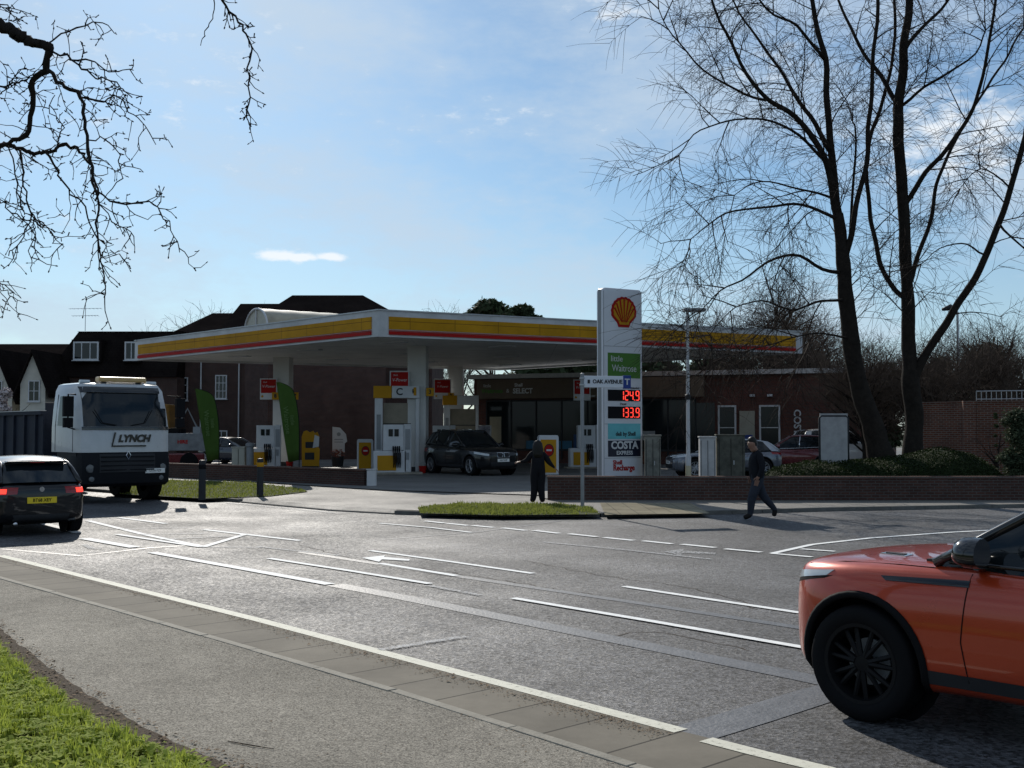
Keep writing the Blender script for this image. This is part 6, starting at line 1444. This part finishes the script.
def big_tree(name, label, D, trunk_g, limb_g, seed, dens=1.0, base=None, group=None):
    rg = random.Random(seed); b0 = P(*trunk_g[0][0][0], D)
    t = thing(name, label, 'tree', (b0.x, b0.y, .3), 0, group)
    off = Vector((b0.x, b0.y, .3)); tr, cr, tw = MB(), MB(), MB(); allp = []
    def guide(g, dz):
        px, r0, r1, d0, d1 = g; n = len(px); w = [P(x, y, D + lerp(d0, d1, i / max(1, n - 1))) for i, (x, y) in enumerate(px)]
        L = sum((w[i + 1] - w[i]).length for i in range(n - 1)); k = max(6, int(L / .3)); pts = cat(w, k)
        o = []
        for i, p in enumerate(pts):
            q = Vector(mnoise.noise_vector(p * .9)) * .09; o.append(p + (q if 0 < i else Vector()))
        return o, r0, r1
    for g in trunk_g:
        pts, r0, r1 = guide(g, 0); o = len(tr.v); tr.tube(pts, [lerp(r0, r1, i / (len(pts) - 1)) * (1 + .16 * mnoise.noise(p * 2.3)) * (1 + .35 * max(0, 1 - i / 5)) for i, p in enumerate(pts)], 14); allp.append((pts, .5, r1))
    for g in limb_g:
        pts, r0, r1 = guide(g, 0); tr.tube(pts, [.64 * lerp(r0, r1, (i / (len(pts) - 1)) ** .8) for i in range(len(pts))], 8); allp.append((pts, .12, r0))
    def fine(pts, r):
        for p, d, u in along(pts, 10.5 * dens, rg, .05):
            grow(tw, p, side_dir(d, rg, 1.0, -.05), rg.uniform(.4, 1.2), .0066, rg, .15, .055, .3, 3, r1=.003)
    def third(pts, r):
        for p, d, u in along(pts, 6.6 * dens, rg, .05):
            grow(tw, p, side_dir(d, rg, .8, .0), rg.uniform(.6, 1.7), .010, rg, .13, .06, .3, 3, fine, r1=.004)
    for pts, st, r0 in allp:
        for p, d, u in along(pts, 1.85 * dens, rg, st):
            v = side_dir(d, rg, .8, .15); L = rg.uniform(1.1, 3.0) * (1 - .6 * u)
            grow(cr, p, v, L, .022, rg, .07, .09, .35, 4, third, r1=.008)
        end = pts[-1]; dd = (pts[-1] - pts[-2]).normalized()
        for k in range(3): grow(cr, end, side_dir(dd, rg, 1.6, .1), rg.uniform(.8, 1.8), .018, rg, .1, .1, .35, 5, third, r1=.008)
    for m_ in (tr, cr, tw): m_.v = [v - off for v in m_.v]
    tr.build('trunk', M_bark, t, smooth=True, fixn=False)
    c_ = cr.build('crown', M_twig, t, fixn=False); tw.build('twigs', M_twig, c_, fixn=False)
    return t
g1 = [([(886, 470), (872, 425), (856, 370), (847, 310), (843, 262), (838, 215)], .34, .17, 0, 0)]
l1 = [([(838, 218), (831, 180), (822, 152), (797, 118), (769, 100), (745, 72), (724, 28), (700, -30), (680, -90)], .2, .03, 0, -2),
      ([(838, 215), (829, 142), (825, 60), (812, 0), (800, -90)], .22, .08, 0, 1),
      ([(829, 150), (805, 110), (787, 82), (762, 45), (739, 10), (720, -50)], .13, .03, 0, 2),
      ([(843, 262), (851, 238), (857, 200), (868, 150), (871, 86), (878, 0), (880, -90)], .16, .07, 0, -1),
      ([(850, 245), (852, 190), (855, 130), (853, 120)], .09, .03, 0, 0),
      ([(843, 272), (822, 268), (799, 257), (770, 262), (745, 280), (722, 290), (700, 312)], .10, .02, 0, -2.5),
      ([(838, 220), (812, 206), (780, 205), (745, 208), (712, 222), (690, 240)], .09, .02, 0, -3),
      ([(836, 200), (800, 190), (760, 180), (735, 195)], .07, .02, 0, 2.5),
      ([(832, 170), (800, 135), (770, 120), (735, 118), (700, 130), (678, 155)], .08, .02, 0, -2),
      ([(769, 100), (740, 92), (706, 70), (675, 40), (660, 10)], .07, .02, -1, -2.5),
      ([(825, 60), (800, 30), (770, 10), (735, -30)], .09, .03, .5, -1),
      ([(850, 300), (820, 300), (790, 310), (760, 300), (735, 308), (712, 335)], .07, .015, 0, -3.5),
      ([(853, 340), (830, 335), (800, 335), (770, 345), (745, 352), (722, 358)], .05, .012, 0, -3)]
big_tree('bare_tree', 'tall leaning bare tree, left of the two big trees on the hedge bank', 33.5, g1, l1, 11, .78, group='two big bare trees behind the hedge')
g2 = [([(914, 472), (914, 425), (911, 380), (908, 345), (907, 300), (903, 215), (898, 107)], .30, .15, 0, 0)]
l2 = [([(912, 392), (921, 362), (937, 338), (953, 316), (975, 275), (993, 238), (1010, 196), (1024, 140), (1045, 70), (1060, -20)], .24, .10, 0, -1),
      ([(907, 300), (893, 287), (878, 255), (871, 215), (868, 150), (880, 110), (893, 60), (895, -40)], .14, .07, 0, 1.5),
      ([(898, 110), (902, 60), (908, 0), (910, -90)], .26, .16, 0, 0), ([(898, 103), (886, 85), (872, 62), (855, 35), (842, 9), (830, -40)], .13, .05, 0, 2),
      ([(904, 205), (925, 175), (948, 148), (968, 118), (978, 95), (988, 50), (996, 0), (1000, -60)], .13, .05, 0, -2),
      ([(909, 285), (920, 250), (932, 215), (938, 180), (958, 135), (972, 112), (1000, 68), (1024, 28), (1050, -10)], .12, .04, 0, 2.5),
      ([(903, 105), (925, 85), (950, 72), (975, 55), (985, 30)], .08, .03, 0, -3), ([(905, 50), (920, 30), (945, 5), (970, -30)], .11, .05, 0, 1),
      ([(1000, 225), (1015, 240), (1040, 262), (1065, 300)], .06, .02, -1, -1), ([(985, 255), (965, 245), (942, 248), (920, 262)], .05, .015, -1, -2.5),
      ([(1012, 190), (990, 170), (975, 172), (960, 190)], .05, .015, -1, 1), ([(1030, 120), (1050, 100), (1075, 60)], .08, .03, -1, -1)]
big_tree('bare_tree', 'tall forked bare tree, right of the two big trees on the hedge bank', 34.2, g2, l2, 23, .72, group='two big bare trees behind the hedge')

def thicket_tree(label, x, D, ytop, w, seed, group, dens=1.0, name='bare_tree', m=None, base=.1):
    """branching bare tree in the background"""
    rg = random.Random(seed); H_ = Z(ytop, D) - base; t = thing(name, label, 'tree', (X(x, D), D, base), 0, group)
    tr, tw = MB(), MB(); n = int(34 * dens)
    pts = grow(tr, Vector((0, 0, 0)), Vector((0, 0, 1)), H_ * .62, .02 * H_, rg, 0, .04, H_ / 14, 8, None, r1=.012 * H_)
    rr = max(.008, D * .00016)
    def fine(p_, r):
        for p, d, u in along(p_, 3.0 * dens * 10 / H_ * 1.3, rg, .1): grow(tw, p, side_dir(d, rg, .9, .1), H_ * rg.uniform(.05, .12), rr * .8, rg, .05, .12, H_ / 30, 3, r1=rr * .4)
    def sec(p_, r):
        for p, d, u in along(p_, 2.4 * dens * 10 / H_ * 1.2, rg, .15): grow(tw, p, side_dir(d, rg, .9, .25), H_ * rg.uniform(.12, .25), rr * 1.3, rg, .0, .10, H_ / 25, 3, fine, r1=rr * .7)
    for i in range(n):
        u = rg.uniform(.3, 1); p = pts[min(len(pts) - 1, int(u * (len(pts) - 1)))]; a = rg.uniform(0, 6.28); k = rg.uniform(.35, 1.0)
        L = H_ * rg.uniform(.3, .5) * (1.15 - .5 * u); grow(tr, p, Vector((math.cos(a) * k * w, math.sin(a) * k * w, .75)), L, .008 * H_, rg, .0, .08, H_ / 20, 5, sec, r1=.002 * H_)
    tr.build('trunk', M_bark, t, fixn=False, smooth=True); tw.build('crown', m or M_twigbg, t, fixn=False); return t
def leaf_mat(name, c):
    m = grass_mat(name, tuple(v * .55 for v in c), tuple(v * .95 for v in c), .18); return m
M_ever = leaf_mat('evergreen_leaf', (.06, .085, .04)); M_ivy = leaf_mat('ivy_leaf', (.05, .07, .03)); M_hedge = leaf_mat('hedge_leaf', (.028, .046, .013)); M_laurel = leaf_mat('laurel_leaf', (.07, .09, .05)); M_bloss = mat('pale_blossom', (.45, .40, .40), .8, var=.2)
def leafy(name, label, x, D, ytop, halfw, seed, n, ls, m, group=None, base=.1, ybot=None, cat_='tree', lobes=16, trunk=True):
    rg = random.Random(seed); zt = Z(ytop, D) - base; zb = (Z(ybot, D) - base) if ybot else zt * .15
    t = thing(name, label, cat_, (X(x, D), D, base), 0, group); hw = halfw / F * D
    if trunk:
        tr = MB(); grow(tr, Vector((0, 0, 0)), Vector((0, 0, 1)), zt * .7, max(.05, .018 * zt), rg, 0, .05, zt / 10, 8, None); 
        for i in range(7): grow(tr, Vector((0, 0, zt * rg.uniform(.2, .5))), Vector((rg.uniform(-1, 1), rg.uniform(-1, 1), .9)), zt * .4, .008 * zt, rg, 0, .1, zt / 12, 5)
        tr.build('trunk', M_bark, t, fixn=False, smooth=True)
    cl = []
    for i in range(lobes):
        a = rg.uniform(0, 6.28); u = rg.random(); z = lerp(zb, zt, u); wmax = hw * math.sqrt(max(.06, 1 - abs(2 * u - .9) ** 2.2 * .7)); r = rg.uniform(.25, .5) * min(hw, (zt - zb) * .6)
        k = rg.uniform(0, 1) * max(0, wmax - r * .7); cl.append((Vector((math.cos(a) * k, math.sin(a) * k * .8, min(max(z, zb + r * .5), zt - r * .8))), r))
    mb = MB()
    for i in range(n):
        c, r = cl[rg.randrange(lobes)]; v = Vector((rg.gauss(0, 1), rg.gauss(0, 1), rg.gauss(0, 1))).normalized(); rad = r * (rg.random() ** .45) * (1 + .35 * mnoise.noise((c + v) * 2.1)); p = c + Vector((v.x, v.y, v.z * .85)) * rad
        a = Vector((rg.gauss(0, 1), rg.gauss(0, 1), rg.gauss(0, .6))).normalized(); b_ = a.cross(v + Vector((.01, .3, .2))).normalized(); s = ls * rg.uniform(.6, 1.4)
        mb.add([p - a * s, p + b_ * s * .45, p + a * s, p - b_ * s * .45], [(0, 1, 2, 3)])
    mb.build('crown' if cat_ == 'tree' else 'foliage', m, t, fixn=False); return t
bg = 'background trees behind the petrol station'
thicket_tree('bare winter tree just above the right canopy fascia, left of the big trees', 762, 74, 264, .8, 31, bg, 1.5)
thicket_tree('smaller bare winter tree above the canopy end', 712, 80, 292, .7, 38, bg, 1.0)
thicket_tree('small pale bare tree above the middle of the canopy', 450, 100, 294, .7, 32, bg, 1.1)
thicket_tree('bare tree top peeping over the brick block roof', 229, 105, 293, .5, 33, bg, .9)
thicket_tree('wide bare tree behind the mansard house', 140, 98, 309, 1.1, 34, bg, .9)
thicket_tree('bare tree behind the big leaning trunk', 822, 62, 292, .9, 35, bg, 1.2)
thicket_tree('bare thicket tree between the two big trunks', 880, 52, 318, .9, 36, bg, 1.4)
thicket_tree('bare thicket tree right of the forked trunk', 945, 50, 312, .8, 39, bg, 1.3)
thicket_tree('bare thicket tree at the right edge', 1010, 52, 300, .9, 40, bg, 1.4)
leafy('evergreen_tree', 'dark evergreen with flat clumps above the canopy middle', 490, 105, 300, 30, 41, 8500, .30, M_ever, bg, lobes=34, ybot=338)
leafy('evergreen_tree', 'lower dark evergreen right of the flat clumped one', 522, 108, 306, 24, 47, 5500, .30, M_ever, bg, lobes=26, ybot=338)
leafy('evergreen_tree', 'dark evergreen behind the right brick wall', 990, 62, 342, 46, 43, 9000, .15, M_ever, bg, lobes=44, ybot=440)
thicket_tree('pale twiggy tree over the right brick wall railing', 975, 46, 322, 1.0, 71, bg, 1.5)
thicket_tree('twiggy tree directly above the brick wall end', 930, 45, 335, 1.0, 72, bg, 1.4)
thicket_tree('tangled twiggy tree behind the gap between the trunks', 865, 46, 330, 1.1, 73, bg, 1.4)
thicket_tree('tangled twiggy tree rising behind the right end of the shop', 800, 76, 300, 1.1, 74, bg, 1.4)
leafy('evergreen_tree', 'dark evergreen beyond the right edge wall', 1060, 58, 330, 40, 44, 8000, .17, M_ever, bg, lobes=22, ybot=440)
leafy('evergreen_tree', 'dull green ivy clad tree between the forked trunk and the wall', 940, 50, 356, 24, 45, 6000, .13, M_ivy, bg, lobes=20, ybot=440)
leafy('evergreen_tree', 'low dark evergreen behind the two big trunks', 880, 60, 362, 38, 46, 7000, .17, M_ever, bg, lobes=22, ybot=450)
for i, (x, w, y, s) in enumerate([(530, 50, 352, 51), (590, 45, 350, 52), (660, 50, 356, 53), (730, 50, 350, 54), (800, 45, 352, 55)]):
    leafy('background_shrub', ['bushy tree seen under the canopy above the shop sign', 'bushy tree behind the shop left of the price sign', 'bushy tree behind the shop right of the price sign', 'bushy tree behind the shop under the canopy end', 'bushy tree behind the shop right end'][i], x, 92, y, w, s, 2600, .4, M_ever, 'shrubby trees behind the shop', lobes=10, ybot=415)
leafy('laurel_bush', 'glossy leaved bush against the brick wall at the right edge', 1018, 33.5, 408, 24, 61, 9000, .05, M_laurel, None, ybot=478, cat_='bush', lobes=60, trunk=False)
leafy('climbing_plant', 'thin ivy stem climbing the brick wall pier', 996, 38.2, 412, 4, 62, 900, .05, M_ivy, None, ybot=470, cat_='plant', lobes=8)
leafy('blossom_bush', 'pale blossoming bush in front of the left gable', 4, 62, 382, 14, 63, 2600, .10, M_bloss, None, ybot=420, cat_='bush', lobes=10)
# hedge mound
HD = 1.6
t = thing('hedge', 'low rounded clipped hedge mound on the bank right of the walking man', 'hedge', (X(890, 31.5), 31.5, .1))
rg = random.Random(77); mb = MB(); core = MB(); rows = []
xs0, xs1 = X(768, 32), X(1012, 32)
def htop(u): 
    return .08 + (interp([(0, .25), (.06, .62), (.2, .80), (.45, .86), (.6, .98), (.75, 1.18), (.86, 1.05), (.95, .7), (1, .3)], u)) 
for i in range(41):
    u = i / 40; x = lerp(xs0, xs1, u); h = htop(u) + .06 * mnoise.noise((x * 1.1, 0, 5)); row = []
    for j in range(11):
        a = math.pi * j / 10; row.append(Vector((x, 32.9 - 1.75 * math.cos(a) * min(1, .5 + 2 * min(u, 1 - u)), .1 + h * math.sin(a) ** .55 if 0 < j < 10 else .1)))
    rows.append(row)
core.grid(rows); off = Vector((X(890, 31.5), 31.5, .1)); core.v = [v - off for v in core.v]
core.build('mound', mat('hedge_core', (.02, .028, .012), .95), t, smooth=True)
for i in range(26000):
    u = rg.random(); j = rg.uniform(.02, .98); x = lerp(xs0, xs1, u); h = htop(u) + .06 * mnoise.noise((x * 1.1, 0, 5)); a = math.pi * j
    p = Vector((x, 32.9 - 1.78 * math.cos(a) * min(1, .5 + 2 * min(u, 1 - u)), .1 + h * math.sin(a) ** .55)) - off + Vector((rg.gauss(0, .02), rg.gauss(0, .02), rg.uniform(-.03, .09)))
    d = Vector((rg.gauss(0, 1), rg.gauss(0, 1), rg.gauss(0, .8))).normalized(); b_ = d.cross(Vector((rg.gauss(0, 1), .2, .5))).normalized(); s = rg.uniform(.015, .045); mb.add([p - d * s, p + b_ * s * .5, p + d * s, p - b_ * s * .5], [(0, 1, 2, 3)])
mb.build('foliage', M_hedge, t, fixn=False)

# overhanging near tree at top left ---------------------------------
DN = 6.2; rg = random.Random(5)
base = Vector((-6.4, 5.6, .05)); t = thing('overhanging_tree', 'near bare tree whose knobbly twigs hang into the top left corner', 'tree', tuple(base))
tr, tw = MB(), MB()
def pp(x, y, dd=0): return P(x, y, DN + dd) - base
tk = [Vector((0, 0, 0)), Vector((.1, .1, 1.2)), Vector((.35, .2, 2.6)), Vector((.7, .3, 4.2)), Vector((.9, .3, 6.0))]
tr.tube(cat(tk, 20), [.24 - .006 * i for i in range(21)], 12)
def zig(px, r0, r1, d0=0, d1=0, amp=.012, mbx=None, sp=True, n=None):
    m = len(px); w = [pp(x, y, lerp(d0, d1, i / (m - 1))) for i, (x, y) in enumerate(px)]
    L = sum((w[i + 1] - w[i]).length for i in range(m - 1)); k = n or max(8, int(L / .04)); pts = cat(w, k)
    pts = [p + Vector((rg.gauss(0, amp), rg.gauss(0, amp), rg.gauss(0, amp))) * (0 if i == 0 else 1) for i, p in enumerate(pts)]
    (mbx or tr).tube(pts, [(.8 if r0 > .02 else .68) * lerp(r0, r1, i / len(pts)) * (1 + .25 * (rg.random() < .15)) for i in range(len(pts))], 6); return pts
def spur(p, d, L, r, lev):
    n = max(2, int(L / .035)); pts = [p]; 
    for i in range(n):
        d = (d + Vector((rg.gauss(0, .38), rg.gauss(0, .3), rg.gauss(0, .38) - .05))).normalized(); pts.append(pts[-1] + d * L / n)
    tw.tube(pts, [lerp(r, r * .6, i / n) for i in range(n + 1)], 4)
    tw.tube([pts[-1], pts[-1] + d * .012], [r * 1.5, r * .8], 4)     # bud
    for i, q in enumerate(pts[1:]):
        if rg.random() < .30: e = q + Vector((rg.gauss(0, 1), rg.gauss(0, 1), rg.gauss(0, 1))).normalized() * rg.uniform(.015, .03); tw.tube([q, e], [r * .9, r * 1.15], 4)
        if lev > 0 and rg.random() < .34: spur(q, side_dir(d, rg, .5, -.15), L * rg.uniform(.3, .6), r * .75, lev - 1)
limbs = [
 zig([(-420, -150), (-250, -40), (-120, -20), (0, 24), (22, 38), (50, 47)], .06, .030, 0, 0, .006),
 zig([(50, 47), (45, 68), (33, 84), (33, 110), (27, 134), (5, 145), (-30, 150)], .024, .013, 0, .2, .006),
 zig([(48, 70), (62, 85), (80, 97), (86, 130), (92, 165), (97, 195)], .017, .010, 0, -.2, .007),
 zig([(-200, 60), (-90, 130), (-30, 145), (0, 144), (22, 150), (45, 152), (70, 146), (90, 165), (98, 200)], .022, .007, .4, .1, .008),
 zig([(97, 195), (98, 225), (101, 255), (104, 280), (106, 298)], .009, .004, 0, -.2, .007), zig([(95, 190), (120, 203), (152, 203), (163, 216), (172, 234), (182, 252)], .008, .003, 0, 0, .007),
 zig([(50, 50), (75, 62), (95, 78), (118, 86), (130, 98)], .009, .004, 0, -.3, .008), zig([(45, 45), (62, 32), (80, 28), (100, 22), (112, 30), (118, 36)], .007, .003, 0, 0, .009),
 zig([(70, 60), (88, 60), (105, 72), (122, 70), (133, 72)], .007, .003, 0, .2, .007), zig([(80, 97), (100, 100), (118, 98), (128, 112), (140, 120), (158, 143)], .008, .003, 0, .2, .008),
 zig([(88, 140), (104, 138), (118, 150), (120, 168), (122, 180)], .006, .003, 0, 0, .007), zig([(45, 152), (60, 180), (82, 205), (95, 235), (100, 270)], .009, .004, 0, .3, .008),
 zig([(20, 150), (24, 180), (30, 210), (22, 240), (8, 255)], .008, .004, 0, .3, .009), zig([(8, 146), (14, 170), (20, 200), (35, 222), (30, 255), (30, 272)], .006, .003, 0, 0, .009),
 zig([(-80, 240), (-30, 275), (0, 288), (15, 300)], .007, .003, .2, 0, .009), zig([(-60, 180), (-10, 190), (15, 215), (45, 225), (62, 250)], .008, .003, .2, 0, .009),
 zig([(-60, 60), (-10, 85), (20, 82), (40, 70)], .009, .004, .2, 0, .009), zig([(-60, -40), (-20, -10), (8, 8), (20, 22)], .006, .003, 0, 0, .008), zig([(-40, 90), (0, 96), (18, 72), (35, 68)], .006, .003, .1, 0, .008),
 zig([(56, 152), (62, 130), (50, 112), (52, 95)], .006, .003, 0, 0, .008), zig([(100, 205), (118, 225), (132, 232), (134, 248)], .005, .003, 0, 0, .008)]
o_top = zig([(-420, -330), (-250, -300), (-60, -240), (120, -180), (190, -120), (212, -40)], .075, .014, 0, 0, .01)
h1 = zig([(212, -40), (218, -10), (222, 3), (236, 18), (244, 32), (250, 50), (249, 75), (250, 100), (248, 118), (252, 132)], .012, .004, 0, 0, .007)
h2 = zig([(205, -80), (208, -20), (214, 5), (210, 22), (204, 34), (201, 44)], .006, .003, 0, .3, .005)
for i, l in enumerate(limbs):
    L = sum((l[k + 1] - l[k]).length for k in range(len(l) - 1))
    for p, d, u in along(l, 19 if i else 3, rg, .05 if i > 0 else .8): spur(p, side_dir(d, rg, .5, -.25), rg.uniform(.05, .22), .0031, 1)
for p, d, u in along(h1, 34, rg, .1): spur(p, side_dir(d, rg, .6, -.2), rg.uniform(.03, .12), .0031, 1)
# upper crown out of the picture
for k in range(14):
    a = rg.uniform(0, 6.28); grow(tr, Vector((.6, .25, rg.uniform(3.2, 5.8))), Vector((math.cos(a), math.sin(a), .7)), rg.uniform(1.5, 2.8), .05, rg, .02, .1, .25, 6)
tr.build('trunk', M_twig2, t, smooth=True, fixn=False); tw.build('crown', M_twig2, t, fixn=False)
